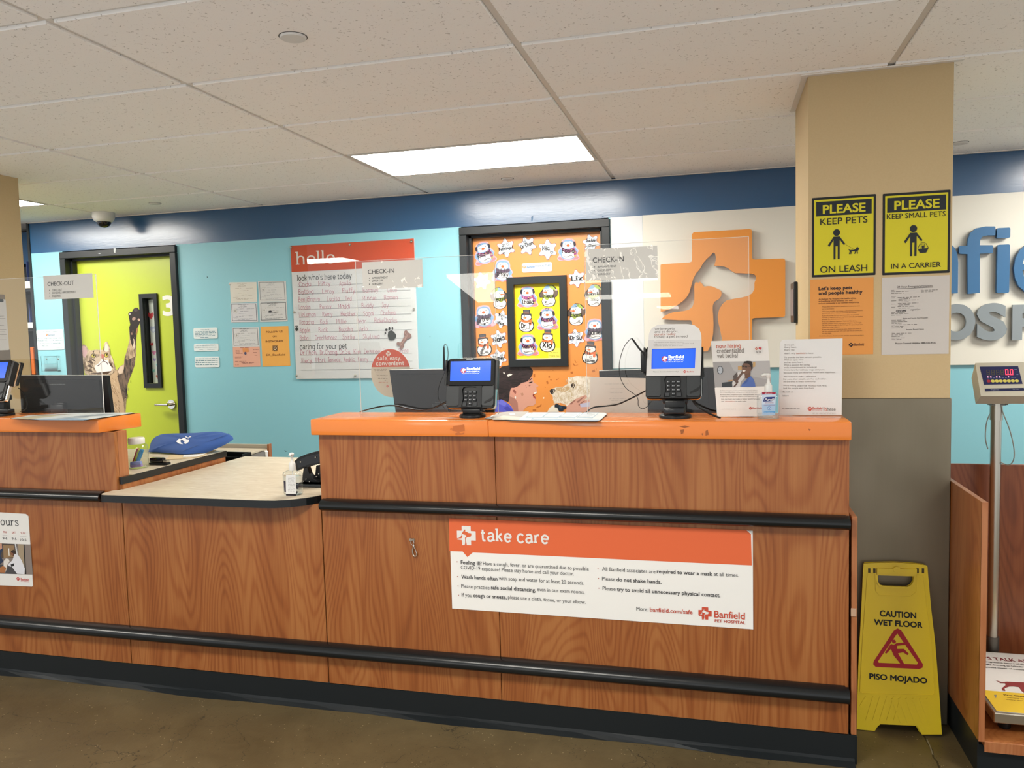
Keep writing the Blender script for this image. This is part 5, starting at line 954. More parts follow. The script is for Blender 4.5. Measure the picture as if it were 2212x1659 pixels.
def snowman(x, y, size, rot, who, lab, hat=True, pl=None, extra=(), flip=1):
    s = Cut(pl or PD, x, y, size, rot, 'paper_snowman', lab, 'paper snowmen on the orange door', flip)
    if hat:
        s.base([(-18, 52), (16, 52), (15, 36), (24, 32), (24, 20), (27, 6), (34, -6), (38, -26), (28, -46), (0, -53), (-28, -46), (-38, -26), (-33, -6), (-26, 6), (-26, 22), (-24, 32), (-16, 36)], '2a2622', 2)
        s.sh([(-15, 50), (14, 50), (13, 34), (-14, 34)], '55565e', 1, 0); s.sh([(-24, 34), (24, 34), (24, 28), (-24, 28)], '3f4048', 2, 0); s.sh([(-14, 38), (13, 38), (13, 34), (-14, 34)], 'b8744a', 2, 0)
        s.el(0, 17, 23, 15, 'faf7f2', 1); s.el(0, -24, 34, 27, 'faf8f4', 1)
        s.sh([(-25, 6), (-10, 2), (10, 2), (26, 8), (25, -2), (8, -8), (-12, -8), (-25, -3)], 'e8743c', 3, 2); s.sh([(16, 0), (26, -4), (24, -20), (14, -18)], 'e8743c', 3, 2)
        for sg_ in (-1, 1): s.el(sg_*8, 22, 1.8, 2.2, '22201e', 4, 8)
        s.sh([(0, 18), (-18, 13), (-4, 10), (2, 13)], 'f07a30', 4, 0)
        for sg_ in (-1, 1): s.el(sg_*29, 0, 4.5, 5, '9aa468' if sg_ > 0 else 'e2b45a', 3, 10)
    else:
        s.base([(-4, 52), (18, 50), (34, 38), (42, 24), (46, 14), (40, -4), (30, -10), (34, -26), (26, -46), (0, -53), (-26, -46), (-34, -26), (-28, -6), (-42, -8), (-46, 8), (-36, 22), (-24, 34)], '3a3430', 2)
        s.sh([(-42, 6), (-30, 20), (-20, 16), (-26, -6), (-38, -6)], '5e5048', 1, 2); s.sh([(20, 12), (34, 30), (44, 14), (38, -4), (26, -8)], '6a5a50', 1, 2)
        s.el(0, -26, 31, 26, 'faf8f4', 1); s.sh([(-24, 30), (-26, 14), (-18, 2), (0, -2), (20, 2), (24, 16), (20, 30), (0, 38)], 'faf7f4', 2)
        s.sh([(-24, 32), (-12, 46), (4, 50), (12, 48), (6, 36), (-6, 32)], '8fb4d4', 3, 2); s.sh([(4, 50), (20, 46), (34, 30), (36, 22), (22, 28), (8, 36)], 'a9bf5a', 3, 2); s.el(38, 26, 4.5, 4.5, 'd9a6cc', 4, 10)
        s.sh([(-24, 4), (-8, 0), (10, 0), (22, 6), (20, -10), (4, -12), (-6, -22), (-22, -10)], 'a2b44e', 4, 2)
        for a, c_ in ((-13, 24), (-2, 24)): s.el(a, c_, 1.8, 2.2, '22201e', 4, 8)
        s.sh([(-8, 20), (-32, 18), (-10, 12), (-4, 15)], 'ef6f3c', 5, 0)
    for L_ in who: s.name_(*L_[:1], **L_[1])
    s.ln([(-20, -38), (-6, -42), (8, -35), (22, -40)], 1.6, '3a3a40', 8)
    for h in extra: s.heart(*h)
    s.end()
D_ = dict
flake(1093, 535.5, 44, .12, [('Dr', D_(h=13, y=8, x=-10)), ('Penninger', D_(h=14, y=-9, w=72))], 'white paper snowflake lettered Dr Penninger, top row of the orange door', [(12, 16, 7), (-14, -24, 5, True)], '7a3a5a')
flake(1139, 531, 43, .35, [('Dr Chen', D_(h=18, y=-4, w=66))], 'white paper snowflake lettered Dr Chen, top row of the orange door', [(-6, 22, 6), (14, -26, 6)])
flake(1183, 539, 46, 0, [('Nic', D_(h=18, y=-2, x=-8, w=36))], 'white paper snowflake lettered Nic, top row of the orange door', [(20, -16, 7)])
flake(1277, 525, 40, .3, [('Jackie', D_(h=14, y=8, rot=-.35, w=50)), ('Chen', D_(h=13, y=-20, rot=-.3, w=38))], 'white paper snowflake at the top right corner of the orange door, behind the check-in sign', [(-28, -14, 7)])
flake(1042, 606.7, 41, .3, [('Tyler', D_(h=15, y=-4, w=56, c='8a8a90'))], 'white paper snowflake at the left edge of the orange door seen through the shield glare', [(8, -20, 6)])
flake(1246, 602, 41, .1, [('Liz', D_(h=24, y=-10, w=56))], 'white paper snowflake lettered Liz right of the black door window frame', [(4, 12, 4, True)], '9a3a5e')
flake(1084, 690, 41, -.2, [('Eri', D_(h=14, y=16, w=30, x=-4)), ('&', D_(h=10, y=0, w=8)), ('Rae', D_(h=14, y=-26, w=30, x=2))], 'white paper snowflake with two names, beside the left of the door window', [(18, 14, 4), (-18, -20, 4)])
flake(1078, 732, 41, .15, [('Naia', D_(h=22, y=-10, w=62, rot=.1))], 'white paper snowflake lettered Naia, left of the black door window frame', [(0, 18, 5)], '7a3a5a')
flake(1244, 730, 41, .1, [('Dr Su', D_(h=20, y=-8, w=60, rot=-.06))], 'white paper snowflake lettered Dr Su, lower right of the orange door', [(-10, 28, 6), (20, 20, 6)], '9a4a6a')
flake(1077, 773, 40, .2, [('Wesley', D_(h=18, y=-8, w=62, rot=-.25))], 'white paper snowflake lettered Wesley, lowest one on the left of the orange door', [(-6, 24, 6), (22, 8, 6)], '9a3a5e')
penguin(1045.7, 546, 47, .22, [('Raquel', D_(h=20, y=-14, w=66, rot=.12))], 'paper penguin lettered Raquel at the top left corner of the orange door', extra=[(-14, 38, 6)])
penguin(1227.5, 538.7, 46, 0, [('Paola', D_(h=20, y=-16, w=58))], 'paper penguin lettered Paola, top row right of the orange door')
penguin(1086, 584, 46, -.05, [('Tiffany', D_(h=18, y=-26, w=58))], 'paper penguin in a plaid scarf, left of the medical team plate', True)
penguin(1045.7, 683, 46, .08, [('Dr Drew', D_(h=18, y=-24, w=66, rot=.15))], 'paper penguin in a plaid scarf at the left edge, half way down the orange door', True, extra=[(0, -38, 5, True)])
penguin(1285, 712, 46, .02, [('Daniel', D_(h=20, y=-22, w=64))], 'paper penguin in a plaid scarf at the right edge of the orange door', True)
snowman(1079, 644, 45, .05, [('Xedric', D_(h=20, y=-14, w=52))], 'paper snowman in a green cap at the left of the door window, half behind glare', False, flip=-1)
snowman(1283, 638, 46, .05, [('Mari &', D_(h=14, y=0, w=40)), ('Theo', D_(h=13, y=-24, w=36))], 'paper snowman in a green cap at the right edge, lettered with two names', False, extra=[(16, -22, 6)])
snowman(1244.5, 679, 46, .0, [('Eliana', D_(h=18, y=-10, w=52))], 'paper snowman in a green cap right of the black door window frame', False, extra=[(4, 42, 8), (14, -32, 4)])
snowman(1045, 745, 45, .1, [('Katerina', D_(h=14, y=-26, rot=1.0, w=60, x=-4))], 'paper snowman in a top hat at the lower left of the orange door', extra=[(12, -36, 6)])
snowman(1275, 762, 46, -.08, [('Kim &', D_(h=13, y=-8, w=30, x=-14)), ('Tarzan', D_(h=13, y=-42, w=48))], 'paper snowman in a top hat at the lower right of the orange door', extra=[(4, -22, 6)])
PYl = PY(LEAF+.0118)
penguin(1139.7, 640.7, 44, 0, [('Thalia', D_(h=18, y=-34, w=58))], 'paper penguin lettered Thalia on the yellow window paper, top left', pl=PYl, extra=[(4, -12, 4, True)])
snowman(1185, 638.6, 46, 0, [('Niecy', D_(h=18, y=-8, w=50))], 'paper snowman in a green cap on the yellow window paper, top right', False, PYl, [(-14, -30, 5, True)])
snowman(1137, 693, 46, -.05, [('Dr. T', D_(h=20, y=-32, w=46))], 'paper snowman in a top hat on the yellow window paper, middle left', True, PYl)
penguin(1182.6, 688.5, 45, .02, [('Karrah', D_(h=20, y=-12, w=60))], 'paper penguin on the yellow window paper, middle right', pl=PYl, extra=[(0, 44, 8)])
penguin(1140.7, 745, 45, 0, [('Kenny', D_(h=19, y=-16, w=60))], 'paper penguin lettered Kenny on the yellow window paper, bottom left', pl=PYl, extra=[(-10, -34, 6)])
snowman(1183, 736, 46, -.05, [('Xio', D_(h=24, y=-30, w=44))], 'paper snowman in a top hat lettered Xio on the yellow window paper, bottom right', True, PYl)
t = rplate(PYl, 1184, 752, 1211, 774, 'f4ea62', .0006, .0004, 'sticky_note', label='pale yellow sticky note at the bottom of the door window', cat='note'); p = Pr(PYl, .0014)
for s, a, y, e in (('it now!', 1190, 763, 1206), ('Thank you', 1187, 770, 1208)): p.text(s, a, y, e, 3, '6a6a3a', 1, 'hand', wd=.8)
p.done('lettering', t)
t = rplate(PD, 1127.5, 569, 1193, 586, 'eef2f4', .003, .0004, 'door_plate', None, .012, label='white medical team only plate above the window of the orange door', cat='sign'); p = Pr(PD, .0042)
p.logo(1132.5, 577, 7, 'f09048', 1); p.text('Banfield', 1138, 579, 1155, 4, '2f78b4', 1, bold=.02); p.text('MEDICAL TEAM', 1156.5, 576.5, 1190, 3.4, '2f6a90', 1, bold=.01); p.text('ONLY', 1168, 582, 1179, 3.4, '4a86a8', 1); p.done('lettering', t)
# ================================================================ SIGNS ON THE PILLAR
def pets(x0, y0, x1, y1, L2, L3, lab, carrier):
    def q(s): return s
    t = thing('warning_sign', PC.W((x0+x1)/2, y1), lab, 'sign', 'yellow and black please signs on the pillar')
    b = B(); u0, v1 = PC.P(x0, y0); u1, v0 = PC.P(x1, y1); slab(b, PC, rr(u0, u1, v0, v1, .003), .0003, .0018, '15171a'); b.done('panel', t)
    W_, H_ = u1-u0, v1-v0; p = Pr(PC, .0022); U = lambda a, c: (u0+W_*a, v1-H_*c)
    p.uv([U(.035, .03), U(.965, .03), U(.965, .97), U(.035, .97)], 'e6da25', 0); p.done('yellow_field', t)
    p = Pr(PC, .003)
    p.uv([U(.065, .055), U(.935, .055), U(.935, .235), U(.065, .235)], '1d2429', 0)
    def TT(s, a, c, y, h, col, bold=.0):
        vs, fs, m0, m1 = textgeo(s, bold); ua, vy = U(a, y); sx = W_*(c-a)/(m1-m0); sy = H_*h/CAP
        p.add([PC.w(ua+(z[0]-m0)*sx, vy+z[1]*sy, p.base+.0008) for z in vs], fs, col)
    TT('PLEASE', .17, .84, .205, .11, 'e6da25', .025)
    TT(L2, *((.13, .87) if not carrier else (.06, .93)), .345 if not carrier else .315, .085 if not carrier else .066, '1b1b1e', .004); TT(L3, .13, .87, .945 if not carrier else .925, .085 if not carrier else .066, '1b1b1e', .004)
    cx = .39 if not carrier else .46; dy = 0 if not carrier else -.005; K = '1d2429'; asp = W_/H_
    p.uv([U(cx+.055*math.cos(a), .45+dy+.043*math.sin(a)) for a in [i*math.pi/12 for i in range(24)]], K, 1)
    for pts in ([(-.048, .50), (.048, .50), (.048, .785), (.017, .785), (.017, .62), (-.017, .62), (-.017, .785), (-.048, .785)], [(-.048, .5), (-.03, .52), (-.115, .625), (-.14, .605)], [(.048, .5), (.03, .52), (.115, .61), (.138, .595)]): p.uv([U(cx+a, c+dy) for a, c in pts], K, 1)
    if not carrier:
        p.uv([U(.53, .605), U(.535, .603), U(.66, .665), U(.655, .667)], '8a7a20', 1)
        p.uv([U(a, c) for a, c in ((.565, .655), (.60, .675), (.66, .675), (.69, .668), (.70, .645), (.71, .65), (.725, .64), (.73, .655), (.75, .665), (.735, .68), (.72, .69), (.725, .725), (.71, .728), (.705, .70), (.69, .70), (.68, .728), (.667, .725), (.68, .695), (.625, .695), (.62, .728), (.606, .728), (.61, .70), (.60, .71), (.595, .728), (.582, .728), (.598, .69), (.575, .668))], K, 1)
    else:
        p.uv([U(a, c) for a, c in ((.525, .695), (.685, .69), (.66, .735), (.65, .745), (.565, .745), (.55, .735))], K, 1)
        for a, c in (((.525, .695), (.555, .64)), ((.555, .64), (.65, .635)), ((.65, .635), (.685, .69)), ((.575, .635), (.575, .695)), ((.63, .635), (.63, .695)), ((.57, .625), (.635, .62))):
            A, C_ = Vector(U(*a)), Vector(U(*c)); [p.uvq(f, K, 1) for f in strip([A, C_], .0016)]
        p.uv([U(a, c) for a, c in ((.585, .67), (.59, .652), (.598, .66), (.61, .66), (.618, .65), (.622, .67), (.615, .695), (.592, .695))], K, 1)
    p.done('lettering', t)
pets(1754, 428, 1891, 594, 'KEEP PETS', 'ON LEASH', 'yellow keep pets on leash sign, left one on the pillar', False)
pets(1907, 419, 2051, 589, 'KEEP SMALL PETS', 'IN A CARRIER', 'yellow keep small pets in a carrier sign, right one on the pillar', True)
t = rplate(PC, 1750, 604, 1886, 765, 'f4a552', .0008, .0006, 'paper_notice', label='orange let us keep pets and people healthy sheet, left on the pillar', cat='paper'); p = Pr(PC, .002)
p.text("Let's keep pets", 1768, 627, 1841, 7.5, '2c2024', 1, bold=.03); p.text('and people healthy', 1768, 637, 1863, 7.5, '2c2024', 1, bold=.03)
for s, x0, y, x1 in (('At Banfield Pet Hospital, the health, safety,', 1768, 648, 1849), ('and wellbeing of our patients, our staff,', 1768, 652.5, 1842), ('and our community is our number one priority.', 1768, 657, 1856)): p.text(s, x0, y, x1, 3.2, '7a4a2c', 1, bold=.01)
for s, y, x1 in (('Please limit the number of people accompanying each', 664, 1857), ('pet to the hospital.', 668.5, 1802), ('Whenever possible, try to keep a safe distance of 6 between', 674, 1864), ('yourself and others while you are inside the hospital.', 678, 1850), ('If you are feeling ill or are quarantined due to potential', 683, 1855), ('COVID-19 exposure, please stay home and call your medical', 687, 1864), ('provider for advice on next steps.', 691, 1823), ('If you are a Banfield Optimum Wellness Plan client,', 696, 1850), ('you can connect with a veterinarian anytime, day or night', 700, 1861), ('on Vet Chat through the Banfield app for general pet care', 704, 1864), ('advice and triage support.', 708, 1814), ('If your pet requires emergency care, please call ahead so', 713, 1860), ('we can connect your pet with care and we can advise you', 717, 1862), ('on next steps.', 721, 1796)): p.text(s, 1776, y, x1, 2.5, '8f5a34', 1)
p.text('We are here for you, the pets you love, and the communities we live in.', 1769, 727, 1866, 2.5, '8f5a34', 1); p.logo(1838, 745, 9, '2c1c20', 1); p.text('Banfield', 1845, 747, 1866, 6, '6a3c28', 1, bold=.01); p.done('lettering', t)
t = rplate(PC, 1905, 600, 2049, 764, 'dcd5ce', .0008, .0006, 'paper_notice', label='white 24 hour emergency hospitals list, right on the pillar', cat='paper'); p = Pr(PC, .002); GR = '7d766f'
p.text('24 Hour Emergency Hospitals', 1938, 622, 2014, 4.6, '4c4744', 1); p.line([(1938, 624), (2014, 620.5)], .8, '4c4744', 1)
def Zq(x, y): return (1890+x/8.73, 590+y/8.73)
for i, (x0, y, x1) in enumerate(((305, 330, 375), (305, 355, 660), (305, 388, 545), (862, 306, 905), (862, 330, 1180), (862, 360, 1095), (305, 445, 410), (305, 473, 400), (425, 467, 835), (440, 497, 660), (305, 530, 415), (440, 522, 815), (440, 552, 655), (305, 588, 385), (430, 578, 815), (440, 607, 660), (305, 645, 400), (425, 637, 765), (440, 667, 655), (305, 745, 400), (305, 772, 660), (305, 800, 520), (305, 895, 575), (310, 925, 605), (310, 952, 525), (310, 982, 810), (310, 1010, 545), (310, 1040, 520), (310, 1118, 365), (315, 1143, 690), (310, 1172, 525), (310, 1202, 465), (310, 1230, 560), (310, 1258, 525))): a = Zq(x0, y); e = Zq(x1, y-8); p.bars(a[0], a[1], e[0], 1.1, GR, 1, i)
for s, x0, y, x1, h in (('Urgent Care', 665, 703, 850, 28), ('Asian and Exotic Pet Hospitals', 525, 865, 995, 24), ('Income Based Clinics', 590, 1075, 920, 26), ('Poison Control Helpline  888-426-4435', 385, 1340, 1143, 32)): a = Zq(x0, y); p.text(s, a[0], a[1], Zq(x1, y)[0], h/8.73, '3c3836', 1, bold=.008 if h > 30 else 0)
a = Zq(395, 725); p.text('(10-8 pm)', a[0], a[1], Zq(585, 725)[0], 4, '15151a', 1, bold=.03, shear=.15); p.line([Zq(415, 740), Zq(560, 735)], .8, '15151a', 1); p.done('lettering', t)
# narrow frame on the side of the pillar
t = thing('wall_clipboard', (COLS[0][0]-.008, 3.55, 1.55), 'dark framed plate on the side of the pillar, seen edge on', 'plate')
PSd = PX(COLS[0][0]); a = PSd.P(1716, 612); c = PSd.P(1722, 697); b = B(); b.box(COLS[0][0]-.016, COLS[0][0]-.001, min(a[0], c[0])-.03, max(a[0], c[0])+.0, c[1], a[1], 'frame_black', .003, 1); b.done('board', t)
b = B(); b.box(COLS[0][0]-.0175, COLS[0][0]-.0161, min(a[0], c[0])-.02, max(a[0], c[0])-.01, c[1]+.03, a[1]-.03, '8a7e7c'); b.done('print', t)
# left pillar clipboard and poster
def sideplate(x0, y0, x1, y1, m, d, name, lab, cat, par=None, h0=.001):
    a, c = PC2.P(x0, y0), PC2.P(x1, y1); b = B(); ua, ub = sorted((a[0], c[0])); va, vb = sorted((a[1], c[1])); b.prism([PC2.w(u, v, h0) for u, v in rr(ua, ub, va, vb, .006)], PC2.N*d, m); return b.done(name, par, lab, cat)
t = thing('clipboard', PC2.W(5, 757), 'brown clipboard holding a white form on the left pillar', 'clipboard')
sideplate(-45, 634, 17, 757, '8a7a68', .004, 'board', None, None, t); sideplate(-45, 645, 18, 756, 'e0dcd8', .0008, 'paper', None, None, t, .0052); sideplate(-8, 646, 4, 653, 'dark_grey_plastic', .006, 'clip', None, None, t, .006)
p = Pr(PC2, .0064)
for i, (y, x1) in enumerate(((683, 6), (688, 9), (703, 6), (712, 11), (717, 8), (722.5, 12), (734, 11))): p.line([(-30, y+1), (x1, y)], .8, '77716c', 1)
p.done('form_lines', t, kind='stuff')
sideplate(-45, 757.5, 24, 800, '7d705f', .003, 'wall_folder', 'brown folder below the clipboard on the left pillar', 'folder')
# dark shelving glimpsed left of the aqua wall
t = thing('shelf_rack', (-5.6, 5.3, 0), 'dark shelving seen in the gap beside the left pillar', 'shelf')
b = B(); b.box(-6.8, -5.10, 5.35, 5.37, 0, 2.15, '33383c'); b.done('back_panel', t)
P5 = PY(5.0); ZS = [P5.W(60, 810).z-.02, P5.W(80, 709).z-.0215, P5.W(71, 623).z-.0215]
for z in ZS: b = B(); b.box(-6.8, -5.12, 5.0, 5.35, z, z+.02, '2c3034'); b.done('shelf', t)
b = B(); b.box(-6.8, -6.78, 5.0, 5.37, 0, 2.15, '2c3034'); b.box(-5.12, -5.10, 4.97, 5.37, 0, 2.15, '2c3034'); b.done('side_panel', t)
for (x0, y0, x1, y1), lab in (((48, 609, 71, 623), 'white shelf bin, upper one beside the left pillar'), ((56, 697, 80, 709), 'white shelf bin, lower one beside the left pillar')):
    a = P5.W(x0, y0); c = P5.W(x1, y1); b = B(); b.box(a.x, min(c.x, -5.125), 5.0-.02, 5.19, c.z, a.z, 'white_plastic', .004, 1); b.done('shelf_bin', label=lab, cat='bin', group='white shelf bins')
P52 = PY(5.21)
for (x0, y0, x1, y1), lab, zz in (((56, 565, 60, 606), 'blue folder standing behind the upper white bin', ZS[2]), ((61, 655, 66, 695), 'blue folder standing behind the lower white bin', ZS[1])):
    a = P52.W(x0, y0); c = P52.W(x1, y1); b = B(); b.box(min(a.x, -5.17), min(c.x, -5.13), 5.21, 5.33, zz+.021, a.z, '4a5d9a'); b.done('folder', label=lab, cat='folder')
a = P5.W(62, 750); c = P5.W(73, 812); b = B(); b.box(a.x, min(c.x, -5.125), 5.01, 5.19, ZS[0]+.021, a.z, 'd9722e', .003, 1); b.done('orange_binder', label='orange strip beside the left pillar, above the left card reader', cat='binder')
# ================================================================ CARD READERS
def ccyl(b, pl, u, v, r, h0, h1, m, n=20): slab(b, pl, [(u+r*math.cos(2*math.pi*i/n), v+r*math.sin(2*math.pi*i/n)) for i in range(n)], h0, h1, m)
def shell(b, pl, u0, u1, v0, v1, r, h0, h1, m, ch=.004):
    """rounded slab with a softened front edge"""
    A = rr(u0, u1, v0, v1, r, 5); Bp = rr(u0+ch, u1-ch, v0+ch, v1-ch, max(r-ch, .001), 5); n = len(A)
    vs = [pl.w(u, v, h0) for u, v in A]+[pl.w(u, v, h1-ch) for u, v in A]+[pl.w(u, v, h1) for u, v in Bp]
    fs = [(i, (i+1) % n, n+(i+1) % n, n+i) for i in range(n)]+[(n+i, n+(i+1) % n, 2*n+(i+1) % n, 2*n+i) for i in range(n)]+[tuple(range(2*n, 3*n)), tuple(range(n))[::-1]]
    b.add(vs, fs, m)
def reader(O, tilt, lab, cup=False, yaw=0):
    V = Vector((math.sin(yaw)*0, math.sin(tilt), math.cos(tilt))); U = Vector((math.cos(yaw), math.sin(yaw), 0)); V = (V-U*V.dot(U)).normalized(); pl = Plane(O, U, V)
    t = thing('card_reader', (O[0], O[1]+.04, ZT1), lab, 'card reader', 'countertop card readers')
    b = B(); shell(b, pl, -.0995, .0995, -.002, .197, .017, -.030, -.012, 'chrome', .003); b.done('back_shell', t, 'silver rim')
    b = B(); shell(b, pl, -.098, .098, 0, .195, .016, -.012, .0, 'black_plastic', .003); b.done('front_shell', t)
    b = B(); shell(b, pl, -.096, .096, .087, .192, .012, .0002, .004, 'black_gloss', .002); b.done('screen_bezel', t)
    b = B(); h0 = .0002; ks = [(-.096, .012), (-.046, .012), (-.046, .086), (-.096, .086)]
    slab(b, pl, rr(-.095, -.044, .01, .085, .008), .0002, .007, 'dark_grey_plastic'); b.done('lower_housing', t); b = B(); slab(b, pl, rr(.048, .095, .01, .085, .008), .0002, .007, 'dark_grey_plastic'); b.done('lower_housing', t, kind=None)
    b = B(); arch = [(-.034, .0), (.038, .0), (.036, .02), (.028, .035), (.030, .055), (.033, .07), (.026, .083), (.0, .085), (-.026, .083), (-.033, .07), (-.030, .055), (-.028, .035)]
    slab(b, pl, [(-.044, .004), (.048, .004), (.048, .086), (-.044, .086)], .0002, .009, '25282a', [[(a*.95, c*.92+.006) for a, c in arch]]); b.done('keypad_hood', t)
    for r in range(4):
        for c_ in range(3):
            if r == 3 and c_ != 1: continue
            u = -.0165+c_*.018; v = .062-r*.0145; b = B(); shell(b, pl, u-.0065, u+.0065, v-.005, v+.005, .0015, .0002, .0052, '2f3336', .001); b.uvm = 0
            slab(b, pl, [(u-.004, v-.001), (u-.001, v-.001), (u-.001, v+.002), (u-.004, v+.002)], .0053, .0056, 'c9cdd0'); slab(b, pl, [(u+.0005, v-.0005), (u+.004, v-.0005), (u+.004, v+.0012), (u+.0005, v+.0012)], .0053, .0056, '9fa4a7'); b.done('key', t)
    for u, v, w_, c_ in ((-.021, .013, .0085, '3a3d40'), (.021, .013, .0085, '3a3d40'), (.0015, .0045+.003, .0065, '3a3d40')): b = B(); shell(b, pl, u-w_, u+w_, v-.004, v+(.010 if abs(u) > .01 else .004), .002, .0002, .005, c_, .001); b.done('key', t)
    b = B(); scr = rr(-.083, .081, .106, .183, .001); slab(b, pl, scr, .0042, .0048, mat('screen_blue', '1f58d8', .2, emit=.55)); sc = b.done('screen', t, 'blue lit screen')
    p = Pr(pl, .0054); ws = mat('screen_white', 'e8eefc', .3, emit=.8)
    ci = [(-.030+.011*math.cos(a), .146+.0105*math.sin(a)) for a in [i*math.pi/12 for i in range(24)]]; p.uv(ci, mat('screen_red', '9a2a4c', .3, emit=.4), 0)
    for L in LOGO: pass
    p.uv([(-.038, .140), (-.034, .150), (-.029, .156), (-.026, .153), (-.019, .151), (-.021, .147), (-.027, .146), (-.026, .138), (-.030, .138), (-.031, .146)], ws, 1)
    def TT(s, u, v, u1, h, bold=.0):
        vs, fs, a, b_ = textgeo(s, bold); sx = (u1-u)/(b_-a); p.add([pl.w(u+(q[0]-a)*sx, v+q[1]*h/CAP, p.base+.0006) for q in vs], fs, ws)
    TT('Banfield', -.016, .148, .038, .011, .02); TT('PET HOSPITAL', -.016, .139, .038, .006, .015); TT('Together for the life of your pet', -.034, .133, .035, .0035, .01); p.done('lettering', sc)
    b = B(); slab(b, pl, rr(-.106, -.0985, .090, .190, .003), -.022, .002, 'black_plastic'); b.done('stylus_holder', t); b = B(); slab(b, pl, rr(.0985, .1065, .075, .188, .003), -.026, -.002, 'black_plastic'); slab(b, pl, [(.058, .024), (.060, .018), (.075, .024), (.086, .028), (.096, .04), (.098, .055), (.092, .044), (.08, .036)], .007, .0085, '0c0d0e'); b.done('card_slot', t)
    if not cup: 
        b = B(); slab(b, pl, [(-.019, .1945-.0065), (.006, .188), (.006, .1905), (-.019, .1905)], .0042, .0045, 'b9bec2'); b.done('printed_name', t, kind='stuff')
    return t, pl
o1 = PY(2.862).W(1015, 882); t1, pl1 = reader(o1, .20, 'black card reader with a tall upright stylus, in the middle of the counter')
def base(t, cx, cy, ztop, r=.036):
    b = B(); b.lathe([(r, 0), (r+.0005, .004), (r-.001, .010), (r-.006, .013), (r-.012, .014), (.0001, .014)], (cx, cy, ZT1), 'black_plastic', 32); b.done('base_disc', t)
    b = B(); b.box(cx-.036, cx+.036, cy-.016, cy+.02, ZT1+.0135, ztop, 'black_plastic', .004); b.box(cx-.045, cx+.045, cy-.006, cy+.024, ztop-.012, ztop+.012, 'black_plastic', .004); b.done('stand', t)
base(t1, o1.x+.006, o1.y+.012, o1.z-.002, .051)
o2 = PY(2.862).W(1454, 862); t2, pl2 = reader(o2, .20, 'black card reader behind the white donation card at the right of the counter', True)
base(t2, o2.x+.006, o2.y+.02, o2.z-.006, .058); b = B(); b.box(o2.x-.034, o2.x+.040, o2.y-.022, o2.y+.012, ZT1+.0138, ZT1+.040, 'black_gloss', .004); b.done('hinge_block', t2)
o3 = PY(2.822).W(-32, 866); t3, pl3 = reader(o3, .36, 'black card reader tilted back at the left edge of the picture')
base(t3, o3.x+.03, o3.y+.05, o3.z+.01, .055)
b = B(); b.box(o3.x-.02, o3.x+.10, o3.y+.02, o3.y+.06, ZT1+.014, ZT1+.032, 'black_plastic', .004); b.done('hinge_block', t3)
b = B(); slab(b, pl3, rr(.085, .105, .075, .190, .003), -.040, -.031, 'chrome'); slab(b, pl3, rr(.088, .110, .085, .195, .003), -.052, -.042, 'black_plastic'); b.done('side_bracket', t3)
# stylus of the first reader and the cords
def cord(pts, Y, r, name, lab, m='black_plastic', par=None, cat='cable', smooth=6):
    P_ = [PY(a[2] if len(a) > 2 else Y).W(a[0], a[1]) for a in pts]; b = B(); b.tube(P_, r, m, 8, smooth_path=smooth); return b.done(name, par, lab if not par else None, cat if not par else None)
b = B(); P_ = [PY(2.868).W(959, y) for y in (801, 795, 775, 752, 748)]; b.tube(P_, [.0038, .0042, .0038, .0028, .0015], 'black_plastic', 10); b.done('stylus', t1)
b = B(); b.tube([PY(2.868-.01*(i/9)).W(x, y) for i, (x, y) in enumerate(((959,748),(961,744),(966,748),(968,766),(965,790),(957,812),(949,832),(946,850),(949,866),(962,884)))], .0012, 'black_plastic', 6, smooth_path=5); b.done('stylus_cord', t1)
b = B(); P_ = [PY(2.865).W(x, y) for x, y in ((1395, 768), (1380, 752), (1368, 735), (1365, 732))]; b.tube(P_, [.0035, .0036, .0034, .003], 'black_plastic', 10); c = PY(2.875).W(1391, 772); b.box(c.x-.012, c.x+.008, c.y-.006, c.y+.01, c.z-.055, c.z+.022, 'black_plastic', .004); b.done('stylus_holder_arm', t2)
b = B(); P_ = [PY(2.865).W(x, y) for x, y in ((1366,731),(1360,734),(1347,752),(1338,785),(1340,815),(1352,838),(1372,853),(1378,862),(1379,876),(1387,883),(1397,879),(1406,868))]; b.tube(P_, .0013, 'black_plastic', 6, smooth_path=5); b.done('stylus_cord', t2)
zc = PZ(ZT1)
cord([(778, 889.5, 2.99), (800, 883), (830, 877), (855, 876.5), (880, 882), (905, 886), (930, 883), (955, 872), (966, 866, 2.93)], 2.93, .0028, 'power_cable', 'black cable arching along the counter left of the middle card reader')
cord([(1268, 889, 2.98), (1283, 880), (1310, 877), (1335, 873), (1360, 862), (1380, 852), (1397, 843, 2.93)], 2.945, .0028, 'power_cable', 'thick black cable running left from the card reader with the donation card')
cord([(1494, 862, 2.93), (1505, 876, 2.92), (1528, 891, 2.89), (1545, 899, 2.87), (1556, 902.5, 2.855)], 2.9, .0034, 'power_cable', 'thick black cable dropping to the counter right of the right card reader')
cord([(40, 838, 2.93), (50, 848, 2.93), (58, 868, 2.92), (56, 884, 2.9), (44, 889, 2.9)], 2.93, .002, 'power_cable', 'thin black cable looping behind the left card reader')
